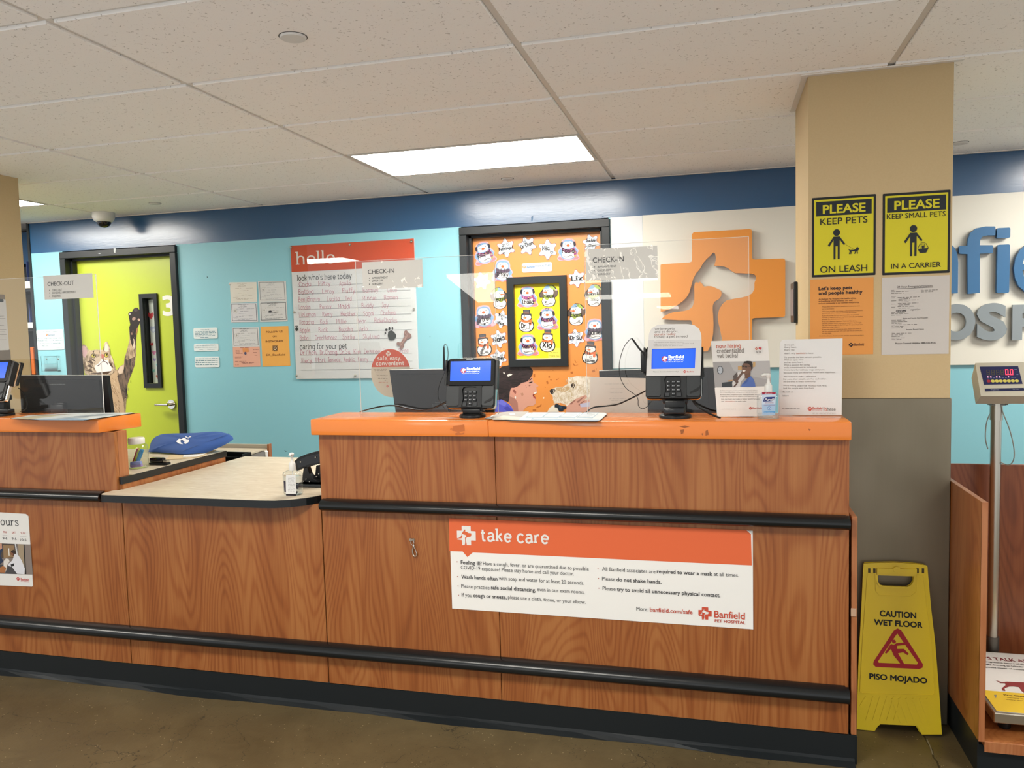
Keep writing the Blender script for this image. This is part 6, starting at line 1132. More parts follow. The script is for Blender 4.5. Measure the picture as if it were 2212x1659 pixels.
# donation card over the second reader
pl = Plane(pl2.w(0, 0, .0105), pl2.U, pl2.V); t = thing('donation_card', pl.W(1455, 812), 'white arched donation card slipped over the right card reader', 'card')
def uvl(pl, L): return [pl.P(*q) for q in L]
out = uvl(pl, [(1396, 812), (1513, 811), (1515, 775), (1515.5, 735), (1515, 722), (1510, 710), (1500, 702.5), (1485, 700), (1440, 700.5), (1420, 702), (1408, 709), (1402, 720), (1400, 745), (1397, 785)])
hole = uvl(pl, [(1407, 797), (1501, 795.5), (1503, 752), (1408, 754)])
b = B(); slab(b, pl, out, 0, .0012, 'efedea', [hole]); b.done('card', t)
p = Pr(pl, .0016)
for s, x0, y, x1, c in (('we love pets', 1415, 713, 1457, '77706b'), ('and so do you,', 1414, 719, 1465, '77706b'), ('donate today', 1414, 724.7, 1459, 'c0664a'), ('to help a pet in need', 1413.5, 730.3, 1485, '77706b')): p.text(s, x0, y, x1, 4.6, c, 1, 'slab', wd=.85)
p.uv(uvl(pl, [(1397, 812), (1513, 811), (1514.5, 734), (1417, 734.5), (1415, 737), (1413, 734.5), (1400.5, 735)]), 'e2e0de', 0, [uvl(pl, [(1406.5, 797.5), (1501.5, 796), (1503.5, 751.5), (1407.5, 753.5)])])
for s, x0, y, x1 in (('Your donation to the Banfield Foundation', 1413, 741, 1478), ('helps provide medical care, shelter and', 1412, 744.6, 1498), ('veterinary grants for pets in need.', 1412, 748.2, 1476)): p.text(s, x0, y, x1, 2, '7d7873', 1)
p.text('Make a donation below today!', 1411, 804.5, 1466, 2.6, '6a6662', 1); p.logo(1479, 803, 6, 'd8564c', 1); p.text('Banfield', 1484, 804.5, 1499, 3.2, 'd8564c', 1, bold=.01); p.done('lettering', t)
# ---- flat laminated mats
def mat_(pts, lab, seed, cat='mat'):
    P_ = [PZ(ZT1).W(*q) for q in pts]; t = thing('desk_mat', (P_[0].x, P_[0].y, ZT1), lab, cat, 'printed mats on the counters'); b = B(); b.prism([q+Vector((0, 0, .0006)) for q in P_], (0, 0, .0022), 'black_plastic'); b.done('edge', t)
    c = sum(P_, Vector())/len(P_); pz = Pr(PZ(ZT1+.0029), .0001); Q = [c+(q-c)*.988 for q in P_]; pz.uv([(q.x, q.y) for q in Q], 'e6ebec', 0); o = pz.done('printed_sheet', t); return P_, t
P_, t = mat_([(1047, 905.5), (1062, 899), (1100, 892.5), (1308, 893), (1312, 896), (1298, 909), (1290, 911.5), (1240, 911), (1100, 909)], 'laminated printed mat lying on the counter in front of the woman and dog picture', 1)
p = Pr(PZ(ZT1+.0032), .0001); 
def ZP(L): return [(1060+a/6.506, 770+b_/6.506) for a, b_ in L]
for q, c in (([(0, 855), (100, 790), (250, 775), (540, 775), (420, 860), (30, 890)], 'a9a59f'), ([(20, 870), (180, 830), (420, 850), (400, 890), (30, 892)], 'ddd5c2'), ([(260, 800), (340, 798), (345, 818), (270, 822)], 'd7d5d2')): p.poly(ZP(q), c, 0)
for x0, x1 in ((560, 820), (790, 1050), (1030, 1290), (1280, 1540)): p.poly(ZP([(x0+30, 785), (x1-10, 785), (x1-110, 868), (x0-80, 862)]), '9fc0d4', 0); p.poly(ZP([(x0+38, 793), (x1-25, 793), (x1-115, 860), (x0-60, 855)]), 'eff4f6', 1)
for x0 in (560, 790, 1030, 1280):
    for k_ in range(3): q = ZP([(x0+20-k_*35, 812+k_*18), (x0+170-k_*35, 813+k_*18)]); p.line(q, .45, '7592a6', 2)
p.poly(ZP([(620, 800), (560, 890), (1500, 905), (1520, 890), (600, 875)]), 'a3c2d8', 0); p.done('print', t)
P_, t = mat_([(22, 905.5), (60, 899), (150, 893.5), (285, 892.5), (291, 893.5), (200, 906.5), (185, 909), (80, 908)], 'laminated printed mat at the corner of the left counter', 2)
p = Pr(PZ(ZT1+.0032), .0001); rnd = random.Random(9)
for q, c in (([(30, 904), (60, 900), (110, 896), (150, 894.5), (110, 900), (60, 906)], 'd8cfae'), ([(70, 906), (160, 903), (195, 905), (180, 908), (85, 907.5)], '9fb8cf'), ([(60, 899), (100, 896), (160, 894), (120, 897)], '8a7f7a')): p.poly(q, c, 0)
for i in range(9): y = 894.8+i*1.2; x0 = 210-i*12; p.line([(x0, y), (x0+rnd.uniform(35, 65)-i*2, y-.2)], .35, 'a9bfd0', 1)
p.done('print', t)
# ================================================================ STANDING CARDS
def easel(pts, yb, tilt, m, lab, name='counter_card'):
    pb = PY(yb).W(*pts[3]); pl = Plane((pb.x, yb, ZT1), (1, 0, 0), (0, tilt, 1)); t = thing(name, (pb.x+.1, yb, ZT1), lab, 'card', 'standing cards on the counter')
    q = [list(pl.P(*a)) for a in pts]; lo = min(a[1] for a in q); 
    for a in q: a[1] = max(a[1], .0008)
    b = B(); slab(b, pl, [tuple(a) for a in q], 0, .002, m); b.done('card', t)
    us = [a[0] for a in q]; um = (min(us)+max(us))/2; b = B(); b.prism([pl.w(um-.03, .14, -.001), pl.w(um+.03, .14, -.001), Vector((pl.w(um+.04, 0).x, yb+.047, ZT1+.001)), Vector((pl.w(um-.04, 0).x, yb+.047, ZT1+.001))], (0, .001, .001), 'white_paint'); b.done('easel_back', t)
    return t, pl
t, pl = easel([(1535.5, 737), (1658, 733.5), (1672, 896), (1552, 900)], 2.895, .16, 'ece8e3', 'now hiring card with a photo of a smiling man and a puppy'); p = Pr(pl, .0026)
def Zn(L): return [(1520+a/6.9125, 720+b_/6.9125) for a, b_ in L]
p.poly(Zn([(165, 812), (1000, 790), (1030, 1235), (205, 1245)]), 'f6f1ea', 0)
p.poly(Zn([(138, 430), (985, 412), (1005, 790), (168, 808)]), 'aaa7a6', 1); p.poly(Zn([(380, 425), (985, 412), (1005, 700), (700, 640), (450, 560)]), 'b9b6b4', 2)
p.done('panels', t); p = Pr(pl, .004); K = 6.9125
for q, c, lv in (([(275, 740), (430, 720), (430, 800), (272, 802)], '3b4044', 1), ([(365, 705), (430, 695), (432, 715), (362, 722)], 'c79a6a', 1), ([(510, 495), (570, 485), (575, 545), (512, 552)], 'c9a06c', 0), ([(735, 435), (772, 430), (770, 500), (735, 508)], 'cfa873', 0),
    ([(440, 660), (480, 600), (540, 570), (600, 600), (620, 650), (560, 720), (540, 800), (430, 800), (425, 740), (450, 700)], 'd9d5d1', 1), ([(440, 640), (500, 580), (510, 640), (480, 690), (445, 690)], '5d5450', 2), ([(470, 690), (520, 640), (550, 600), (580, 560), (600, 590), (560, 640), (520, 700), (490, 720)], '6d554a', 3), ([(430, 690), (500, 680), (520, 730), (470, 760), (440, 800), (470, 800), (500, 760)], '6a5248', 3),
    ([(560, 800), (570, 760), (640, 690), (700, 640), (740, 680), (765, 750), (772, 800)], '5874b8', 3), ([(640, 690), (660, 665), (690, 655), (660, 720), (610, 760), (590, 760)], '4a64a4', 4), ([(610, 560), (700, 545), (695, 640), (650, 675), (615, 670)], '6f5142', 4),
    ([(570, 490), (590, 455), (640, 440), (700, 450), (722, 500), (715, 550), (680, 590), (640, 610), (590, 600), (568, 570), (575, 530)], '7a5a4a', 5), ([(590, 460), (605, 425), (650, 415), (710, 420), (728, 460), (730, 530), (712, 545), (705, 490), (660, 455), (610, 450)], '2e2522', 6),
    ([(575, 560), (600, 550), (628, 558), (610, 575), (585, 576)], 'efe6dc', 7), ([(570, 480), (600, 485), (600, 505), (575, 505)], '2b2422', 7), ([(610, 485), (650, 490), (645, 515), (615, 510)], '4a3a34', 7), ([(650, 488), (722, 498), (722, 504), (650, 494)], '2b2422', 8)): p.poly(Zn(q), c, lv)
for r, c, lv in ((44, '55585b', 2), (34, 'b9bfc6', 3)): X, Y = Zn([(246, 552)])[0]; p.ell(X, Y, r/K, (r+18)/K, c, lv)
p.line(Zn([(246, 552), (240, 520)]), .5, '55585b', 4); p.line(Zn([(246, 552), (225, 560)]), .5, '55585b', 4); p.done('photo', t, 'photo of a man in blue scrubs with a puppy')
p = Pr(pl, .003)
for s, x0, y, x1, c in (('now hiring', 192, 222, 553, 'd4694f'), ('credentialed', 200, 294, 598, '7b726a'), ('vet techs!', 204, 366, 508, '7b726a')): q = Zn([(x0, y), (x1, y)]); p.text(s, q[0][0], q[0][1], q[1][0], 9.4, c, 2, 'slab', wd=.95)
X, Y = Zn([(818, 250)])[0]; p.ell(X, Y, 9.5, 9.5, 'e4e1dc', 1); X, Y = Zn([(787, 232)])[0]; p.logo(X, Y, 5.5, 'dc6a48', 3); X, Y = Zn([(842, 230)])[0]; heart(p, X, Y, 3.2, 'c8404a', 3); q = Zn([(780, 296), (858, 296)]); p.text('VTs', q[0][0], q[0][1], q[1][0], 5, '6d645e', 3, bold=.01)
for s, x0, y, x1, c in (('Banfield is hiring! If you are a credentialed technician looking', 245, 865, 800, '8d857c'), ('for a rewarding career with pets, we want to meet you', 247, 890, 800, '8d857c'), ('Banfield offers competitive pay, medical benefits, and', 248, 925, 800, '8d857c'), ('ongoing professional support and paid time off', 250, 950, 820, '8d857c'), ('Join our team and make a better world for pets', 260, 990, 835, '6d665f'), ('Visit', 262, 1025, 305, '6d665f'), ('jobs.banfield.com', 318, 1024, 470, 'c96a52'), ('to apply today', 476, 1022, 640, '6d665f')): q = Zn([(x0, y), (x1, y-x0*.02)]); p.text(s, q[0][0], q[0][1], q[1][0], 2.3, c, 2)
q = Zn([(272, 1135), (482, 1132)]); p.bars(q[0][0], q[0][1], q[1][0], .8, '9a928a', 2, 4); X, Y = Zn([(698, 1120)])[0]; p.logo(X, Y, 6, 'dc5f4e', 2); q = Zn([(728, 1128), (880, 1128)]); p.text('Banfield', q[0][0], q[0][1], q[1][0], 3.6, 'dc5f4e', 2, bold=.01); p.done('lettering', t)
t, pl = easel([(1684.5, 741), (1690, 734), (1820, 731), (1818, 901), (1681, 896)][0:1]+[(1690, 734), (1820, 731), (1818, 901), (1681, 898)], 2.965, .12, 'efeeec', 'white text card every pet, every heart, at the right end of the counter'); p = Pr(pl, .0026)
for s, x0, y, x1, c in (('Every pet.', 1210, 185, 1355, 0), ('Every heart.', 1208, 222, 1385, 0), ('Every day.', 1207, 260, 1362, 0), ("that's why", 1205, 312, 1370, 1), ('banfield', 1382, 310, 1515, 2), ('is here', 1525, 308, 1637, 1), ('To provide the best pet care possible.', 1203, 372, 1760, 0), ('With an open mind', 1202, 410, 1485, 0), ('and an open heart.', 1200, 447, 1485, 0), ('With a passion for caring,', 1199, 485, 1588, 0), ('and a commitment to include all.', 1197, 522, 1692, 0), ("We're here for wellness, wags, and purrs.", 1196, 560, 1810, 0), ('Because every pet deserves health and happiness.', 1194, 600, 1965, 0), ("We're here to make a difference.", 1192, 658, 1678, 0), ('For pets...their people...and for each other.', 1190, 696, 1832, 0), ('All the time, in every community.', 1188, 733, 1675, 0), ("We're making", 1187, 790, 1380, 0), ('A BETTER WORLD FOR PETS.', 1398, 796, 1838, 3), ('And the people who love them.', 1184, 830, 1650, 0), ('Be with us.', 1182, 886, 1340, 0), ('bhere', 1180, 942, 1272, 1)):
    q = Zn([(x0, y), (x1, y)]); p.text(s, q[0][0], q[0][1], q[1][0], 3.3, {0: '8f8a84', 1: '8f8a84', 2: 'd08468', 3: '8f8a84'}[c], 2)
q = Zn([(1170, 1125), (1460, 1120)]); p.bars(q[0][0], q[0][1], q[1][0], .9, '8a847e', 2, 2); X, Y = Zn([(1585, 1128)])[0]; p.logo(X, Y, 9, 'dc5f4e', 2)
q = Zn([(1625, 1135), (1770, 1135)]); p.text('Banfield', q[0][0], q[0][1], q[1][0], 5.4, 'dc5f4e', 2, bold=.01); q = Zn([(1625, 1155), (1770, 1155)]); p.text('PET HOSPITAL', q[0][0], q[0][1], q[1][0], 1.8, 'dc5f4e', 2)
p.line(Zn([(1787, 1100), (1789, 1165)]), .5, 'a09a94', 2); q = Zn([(1806, 1158), (1835, 1158)]); p.text('b', q[0][0], q[0][1], q[1][0], 8, 'dc6a4e', 2, 'slab', wd=.8); q = Zn([(1842, 1158), (1968, 1158)]); p.text('here', q[0][0], q[0][1], q[1][0], 8, '6e6a66', 2, 'slab', wd=.8)
for y in (1190, 1203): q = Zn([(1625, y), (1965, y+4)]); p.bars(q[0][0], q[0][1], q[1][0], .5, 'b5b0aa', 2, y)
p.done('lettering', t)
# ================================================================ PUMP BOTTLES
def bottle(c, w_, d_, h, lab, front, sc=1):
    t = thing('sanitizer_bottle', c, lab, 'pump bottle', 'clear hand sanitizer pump bottles'); b = B()
    def ring_(hw, hd, z, r=.35): return [(c.x+x, c.y+y, c.z+z) for x, y in rr(-hw, hw, -hd, hd, min(hw, hd)*r*2, 4)]
    def loft(b, prof, m, inset=0, cap=True):
        R_ = [ring_(a-inset, e-inset, z, r) for a, e, z, r in prof]; n = len(R_[0]); vs = [v for q in R_ for v in q]; fs = [(i*n+k, i*n+(k+1) % n, (i+1)*n+(k+1) % n, (i+1)*n+k) for i in range(len(R_)-1) for k in range(n)]
        if cap: fs += [tuple(range(n))[::-1], tuple(range((len(R_)-1)*n, len(R_)*n))]
        b.add(vs, fs, m, True)
    a, e = w_/2, d_/2
    loft(b, [(a*.86, e*.8, 0, .45), (a*.95, e*.95, .003, .45), (a, e, .010, .45), (a, e, h*.82, .45), (a*.96, e*.96, h*.88, .48), (a*.7, e*.75, h*.93, .49), (a*.3, e*.5, h*.97, .5), (a*.28, e*.46, h, .5)], 'clear_bottle'); b.done('bottle', t, 'clear plastic body')
    b = B(); loft(b, [(a*.9, e*.86, .004, .45), (a*.9, e*.86, h*(.2 if front else .75), .45)], mat('gel', 'e9ecee', .05, spec=.3) if False else 'clear_bottle'); b.done('gel', t)
    z = c.z+h; q = Vector((c.x, c.y, z)); s = w_/.076
    b = B(); b.lathe([(.0125*s, -.004), (.0128*s, .0), (.0125*s, .022*s), (.010*s, .025*s), (.006*s, .030*s), (.0045*s, .040*s), (.004*s, .050*s)], q, 'white_plastic', 20); b.lathe([(.0045*s, .046*s), (.008*s, .052*s), (.009*s, .058*s), (.006*s, .062*s), (.0001, .063*s)], q, 'white_plastic', 16)
    dx = -.022*s if front else .004*s; dy = -.004 if front else -.022*s; b.tube([q+Vector((0, 0, .057*s)), q+Vector((dx*.6, dy*.6, .059*s)), q+Vector((dx, dy, .055*s))], [.0062*s, .0052*s, .004*s], 'white_plastic', 10); b.done('pump', t)
    b = B(); b.tube([q+Vector((0, 0, 0)), q+Vector((.002, 0, -h*.9))], .0022*s, 'white_plastic', 8); b.done('dip_tube', t)
    return t
c = PY(2.855).W(1660, 903); c.z = ZT1+.0003; kx = .0764
t = bottle(c, .0775, .040, .094, 'hand sanitizer pump bottle with a blue label, between the two standing cards', True); pl = PY(c.y-.0206)
ul = lambda x, y: (x, y)
b = B(); slab(b, pl, [pl.P(*q) for q in ((1645.5, 847), (1676, 847), (1674.5, 896.5), (1646.5, 896.5))], 0, .0004, 'a9c9e6'); b.done('label', t, 'light blue front label'); p = Pr(pl, .0008)
p.poly([(1646, 847), (1676, 847), (1674.8, 852), (1661, 851), (1646.5, 852.5)], 'a8203c', 0); p.poly([(1646, 853), (1676, 852), (1675, 872), (1646.3, 874)], 'cfdff0', 0); p.poly([(1651, 859), (1656, 857.5), (1674, 857), (1671, 865), (1667, 866.5), (1648.5, 867.5)], '1f2f7a', 1)
p.text('Purell', 1651.5, 865.5, 1671.5, 5.5, 'f4f6fa', 3, bold=.02, shear=.2); p.text('ADVANCED', 1652, 871, 1671, 2, 'a05a86', 2); p.text('HAND SANITIZER', 1650, 876, 1674, 1.8, 'a87aa8', 2); X, Y = 1661.5, 882
p.ell(X, Y, 4, 4, '3f74b8', 1); p.ell(X, Y, 3.2, 3.2, 'bcd6ee', 2); p.poly([(1659.5, 880.5), (1663.5, 880.5), (1661.5, 884)], '3f74b8', 3); p.poly([(1650, 889), (1674, 888), (1673.5, 892), (1650, 893)], '5aa4dc', 1); p.text('Kills 99.99% germs', 1651, 891.3, 1671, 1.4, 'eef4fa', 2); p.text('#1', 1652, 850.6, 1656, 2.4, 'f4e8ea', 2, bold=.02); p.text('BRAND', 1658, 850.4, 1668, 1.6, 'f4e8ea', 2); p.done('lettering', t)
c = PZ(.8738).W(634, 1068); t = bottle(c, .082, .046, .104, 'hand sanitizer pump bottle showing its white back label, on the low beige desk', False); pl = PY(c.y-.0236)
b = B(); slab(b, pl, [pl.P(*q) for q in ((618, 1026), (638.5, 1026), (639.5, 1067), (617.5, 1067))], 0, .0004, 'ebebea'); b.done('label', t, 'white back label'); p = Pr(pl, .0008)
p.poly([(618, 1067.5), (639.5, 1067.5), (639.5, 1072), (618.5, 1072)], '1c1724', 0); p.poly([(613, 1039), (617, 1039.5), (618, 1063), (614.5, 1062)], '2a2238', 0)
for i in range(11): p.bars(622.5, 1031+i*3, 637, .7, '8f9190', 1, i)
for q in ([(640, 1043), (644, 1043), (644, 1045), (640, 1045)], [(640, 1048), (645, 1049), (645, 1057), (640, 1056)], [(640, 1061), (646, 1062), (642, 1065), (641, 1071)]): p.poly(q, '24242c', 1)
p.done('lettering', t)
# ================================================================ BLACK DEVICE BESIDE THE LOW DESK BOTTLE
Pd = PY(3.02); zt = .8738
def d3(L, y=3.02): pl_ = PY(y); return [pl_.W(*q) for q in L]
t = thing('phone_stand', (-1.66, 3.05, zt), 'black curved plastic phone stand half hidden by the right desk', 'phone stand')
b = B(); b.prism(d3([(636, 996), (645, 988), (662, 981), (680, 976), (700, 973), (712, 972), (712, 1003), (690, 1002), (668, 1008), (648, 1014), (641, 1018), (639, 1008)]), (0, .035, 0), 'black_plastic'); b.prism(d3([(640, 997), (662, 986), (700, 977), (712, 976), (712, 1000), (690, 999), (665, 1004), (644, 1011)], 3.016), (0, .005, 0), 'black_gloss'); b.done('curved_top', t)
b = B(); b.prism(d3([(656, 1010), (663, 1008), (668, 1024), (678, 1036), (692, 1043), (712, 1048), (712, 1054), (655, 1052), (652, 1040)]), (0, .03, 0), 'black_plastic'); b.v = [Vector((v.x, v.y, max(v.z, zt+.002))) for v in b.v]; b.done('front_arm', t)
b = B(); b.prism(d3([(683, 1006), (700, 1002), (712, 1002), (712, 1045), (690, 1042), (680, 1033)], 3.06), (0, .02, 0), 'black_plastic'); b.done('rear_arm', t)
q = d3([(651, 1052), (664, 1047), (712, 1047), (712, 1072), (654, 1072)]); zb = min(a.z for a in q)
b = B(); x0 = q[0].x; b.box(x0, -1.553, 2.96, 3.1, zt+.0005, zt+.012, 'dark_grey_plastic', .003); b.box(x0+.004, -1.556, 2.965, 3.09, zt+.012, max(a.z for a in q), 'black_plastic', .008, 3); b.done('base', t)
b = B()
for x, y in ((661, 1035), (655, 1040), (688, 1024), (683, 1030), (649, 998), (681, 988), (668, 1041)): c = PY(3.012).W(x, y); b.lathe([(.0028, .008), (.0028, 0), (.0001, -.001)], c, 'steel', 8, ax='y')
b.done('screws', t, kind='stuff')
# ================================================================ LEFT WORK SURFACE
zw = .9292
c = PZ(zw).W(298, 1010); t = thing('jar', c, 'clear jar with a white lid holding coloured marker pens', 'jar')
b = B(); b.lathe([(.040, 0), (.046, .004), (.048, .012), (.048, .092), (.043, .106), (.034, .112), (.033, .122)], c, 'clear_bottle', 28); b.done('glass', t, 'clear glass body')
b = B(); b.lathe([(.035, .112), (.036, .114), (.036, .136), (.033, .140), (.0001, .143)], c, 'white_plastic', 28); b.done('lid', t, 'white screw lid')
for i, (dx, dy, dz, ex, ez, col, lab) in enumerate(((.0, -.01, .01, .032, .085, '2f86b8', 'blue marker pen leaning in the jar'), (-.016, .0, .015, .012, .082, 'b9cf3a', 'lime marker pen leaning in the jar'), (-.03, .012, .02, -.005, .085, 'c03a48', 'red marker pen at the back of the jar'), (-.02, -.02, .012, .034, .016, 'a98fd0', 'lilac marker pen lying at the bottom of the jar'), (-.014, -.026, .022, .036, .027, '8fa0dc', 'pale blue marker pen lying at the bottom of the jar'))):
    tt = thing('marker_pen', c+Vector((dx, dy, dz)), lab, 'marker', 'marker pens in the jar'); a, e = c+Vector((dx, dy, dz)), c+Vector((ex, dy+.006, ez)); m_ = a+(e-a)*.68
    b = B(); b.tube([a, m_], .0088, col, 8); b.done('barrel', tt); b = B(); b.tube([m_, e], [.0094, .0085], col, 8); b.done('cap', tt)
def pillow(pl, pts, th, m, ph=0, rows=((1, 0), (.97, .35), (.9, .62), (.75, .85), (.5, .97), (.2, 1.0))):
    q = [Vector(pl.P(*a)) for a in pts]; q = catmull(q+[q[0]], 3)[:-1]; c = sum(q, Vector((0, 0)))/len(q); n = len(q); vs = []; fs = []
    for s_, h in rows:
        for i, a in enumerate(q): x = c+(a-c)*s_; wv = .003*math.sin(i*.9+ph)*(1-abs(2*s_-1)) ; vs.append(pl.w(x.x, x.y, th*h+wv))
    for r in range(len(rows)-1):
        for i in range(n): fs.append((r*n+i, r*n+(i+1) % n, (r+1)*n+(i+1) % n, (r+1)*n+i))
    fs.append(tuple(range((len(rows)-1)*n, len(rows)*n))); k = len(vs); vs += [pl.w(a.x, a.y, -.012) for a in q]
    for i in range(n): fs.append((k+i, k+(i+1) % n, (i+1) % n, i))
    fs.append(tuple(range(k, k+n))[::-1]); vs = [Vector((v.x, v.y, max(v.z, zw+.0075))) for v in vs]; b = B(); b.add(vs, fs, m, True); return b, c
pg = Plane((0, 3.16, .965), (1, -.12, 0), (.1, .8, .36)); b, cc = pillow(pg, [(325, 972), (331, 952), (345, 941), (370, 938.5), (420, 937), (470, 934.5), (492, 935.5), (504, 940), (503, 944), (485, 955), (455, 968), (425, 979), (398, 985.5), (370, 981), (340, 977), (327, 978)], .03, 'blue_fabric')
t = b.done('fabric_pouch', label='blue fabric pouch with a white emblem, lying on papers on the left desk', cat='pouch')
pl = Plane(pg.w(0, 0, .0315), pg.U, pg.V); p = Pr(pl, .0)
for q in ([(384, 951), (390, 945), (396, 946), (399, 943), (404, 943.5), (405, 946), (412, 947), (411, 952), (405, 956.5), (401, 955), (402, 951), (397, 947.5), (393, 949), (394, 953), (399, 957), (391, 956), (387, 953.5)], [(403, 941), (406, 939.5), (407, 942), (414, 942), (410, 945)], [(411, 939.5), (417, 940), (414, 942)]): p.poly(q, 'eef0f4', 1)
p.done('emblem', t, 'white printed emblem'); p = Pr(pg, .026); p.line([(400, 981), (430, 970), (465, 957), (500, 943)], .7, '24457f', 0); p.done('seam', t)
def flat(pts, z, th, m, name, lab, cat, par=None): b = B(); P_ = [PZ(z).W(*q) for q in pts]; P_ = [Vector((min(a.x, -2.50), max(2.89, min(a.y, 3.55)), z)) for a in P_]; b.prism(P_, (0, 0, th), m); return b.done(name, par, lab, cat)
flat([(358, 993), (392, 992), (432, 987), (470, 972), (440, 968), (372, 980)], zw+.0004, .002, 'd8c096', 'folder', 'manila folder under the blue pouch', 'folder')
flat([(395, 988), (425, 987), (455, 976), (470, 968), (440, 966), (400, 975)], zw+.0030, .0015, 'eceae4', 'paper_sheet', 'white sheets between the manila folder and the blue pouch', 'paper')
flat([(445, 977), (456, 973), (467, 969.5), (462, 967), (440, 974)], zw+.0052, .0006, 'f0dc8a', 'sticky_note', 'yellow note poking out from under the blue pouch', 'note')
t = thing('desk_stapler', (-2.72, 3.14, zw), 'black stapler lying under the left end of the blue pouch', 'stapler')
a = PY(3.12).W(327, 990); b = B(); b.box(a.x, a.x+.10, 3.10, 3.13, zw+.0003, zw+.012, 'black_plastic', .004); b.done('base', t); b = B(); b.box(a.x+.002, a.x+.075, 3.10, 3.128, zw+.013, zw+.034, 'black_gloss', .006); b.box(a.x+.075, a.x+.098, 3.103, 3.125, zw+.013, zw+.024, 'steel', .003); b.done('arm', t)
# things on the far counter between the desks
b = B(); a = PY(4.25).W(440, 958.5); c = PY(4.25).W(583, 990); b.box(-3.35, c.x-.012, 4.25, 4.27, .5, a.z, 'b3ac9c'); t = b.done('desk_screen', label='grey low partition panel behind the blue pouch', cat='partition'); b = B(); b.box(c.x-.012, c.x, 4.245, 4.275, .5, a.z+.003, WOODE); b.done('edge_strip', t)
b = B(); b.box(-3.34, c.x-.014, 3.72, 4.245, .80, .83, 'beige_laminate'); b.box(-3.3, c.x-.05, 4.2, 4.24, 0, .80, WOOD2); b.done('rear_counter', label='low counter surface in front of the grey partition panel', cat='counter')
P9 = PY(3.78); q = [P9.W(*s_) for s_ in ((488, 978), (527, 975), (528, 984), (490, 994))]; zz = .875
b = B(); x0, x1 = q[0].x-.1, q[1].x
b.box(x0, x1, 3.76, 3.85, q[0].z-.055, q[0].z-.045, 'black_plastic')
for x, w_ in ((x0, .004), (x1-.004, .004)): b.box(x, x+w_, 3.76, 3.85, q[0].z-.045, q[0].z-.005, 'black_plastic')
b.box(x0, x1, 3.76, 3.764, q[0].z-.045, q[0].z-.02, 'black_plastic'); b.box(x0, x1, 3.846, 3.85, q[0].z-.045, q[0].z-.005, 'black_plastic'); b.done('letter_tray', label='black letter tray beyond the blue pouch', cat='tray')
P9 = PY(3.9); b = B(); b.prism([P9.W(*s_) for s_ in ((512, 1000), (530, 989), (570, 974), (573, 977), (573, 1000))], (0, .03, 0), 'e8e8e6'); t = b.done('white_binder', label='white binder with a metal corner standing beyond the low beige desk', cat='binder')
b = B(); b.tube([P9.W(*s_)+Vector((0, -.002, 0)) for s_ in ((520, 991), (568, 974), (573, 976), (574, 992))], .0022, 'steel', 8); b.done('metal_edge', t)
# ================================================================ WET FLOOR SIGN
pl = Plane((0, 3.052, 0), (1, 0, 0), (0, .072, .635)); ly = thing('wet_floor_sign', (.63, 3.06, 0), 'yellow folding caution wet floor sign leaning against the steel pillar', 'floor sign')
def Zs(L): return [pl.P(1780+a/3.463, 1180+b_/3.463) for a, b_ in L]
OUT = Zs([(295, 128), (400, 123), (540, 121), (680, 130), (762, 141), (772, 152), (778, 230), (800, 470), (830, 720), (860, 1100), (880, 1405), (730, 1406), (708, 1365), (690, 1340), (420, 1328), (400, 1345), (378, 1392), (243, 1387), (247, 1200), (255, 900), (280, 420), (290, 200)])
mn = min(a[1] for a in OUT); OUT = [(u, max(v, .002)) for u, v in OUT]
HOLE = Zs([(393, 208), (668, 216), (672, 262), (655, 290), (625, 308), (450, 302), (412, 290), (395, 262)])
b = B(); slab(b, pl, OUT, -.004, .004, 'yellow_plastic', [HOLE]); b.done('front_leaf', ly)
u0 = min(a[0] for a in OUT); b = B(); slab(b, pl, [(u*1.0+(.006 if u < .6 else -.004), v) for u, v in OUT], -.026, -.018, 'yellow_plastic', [HOLE]); b.done('rear_leaf', ly)
R_in = Zs([(325, 200), (385, 200), (388, 330), (420, 370), (640, 378), (690, 340), (695, 210), (745, 215), (800, 700), (828, 1100), (812, 1116), (285, 1100), (270, 1085), (290, 700)])
def rim(b, pts, wd, h0, h1, m):
    q = [Vector(a) for a in pts]; q.append(q[0])
    for f in strip(q, wd, False): slab(b, pl, [tuple(a) for a in f], h0, h1, m)
b = B(); rim(b, R_in, .0035, .004, .0062, 'yellow_plastic'); rim(b, [(a, c) for a, c in HOLE], .006, .004, .008, 'yellow_plastic'); b.done('raised_rim', ly)
b = B(); q = Zs([(393, 160), (690, 168), (690, 210), (393, 202)]); slab(b, pl, q, .004, .011, 'yellow_plastic'); ccyl(b, pl, *Zs([(540, 172)])[0], .012, .011, .0125, 'yellow_plastic'); b.done('grip_bar', ly)
b = B()
for x in (337, 375, 698, 738): q = Zs([(x-9, 162), (x+9, 163), (x+9, 200), (x-9, 199)]); slab(b, pl, q, .0042, .0046, '4a3f18')
b.done('hinge_slots', ly, kind='stuff')
b = B()
for i, x in enumerate(range(275, 560, 52)):
    L = [Zs([(x+40 if i else 310, 1130), (x-10 if i else 270, 1195 if i == 0 else 1295)])]
    a, c = L[0]
    for f in strip([Vector(a), Vector(c)], .007): slab(b, pl, [tuple(v) for v in f], .0041, .0055+i*.0001, 'yellow_plastic')
for i, x in enumerate(range(830, 560, -52)):
    a, c = Zs([(x-60, 1140), (x+5, 1215 if i == 0 else 1310)])
    for f in strip([Vector(a), Vector(c)], .007): slab(b, pl, [tuple(v) for v in f], .0041, .0061+i*.0001, 'yellow_plastic')
b.done('foot_ribs', ly, kind='stuff')
p = Pr(pl, .0046)
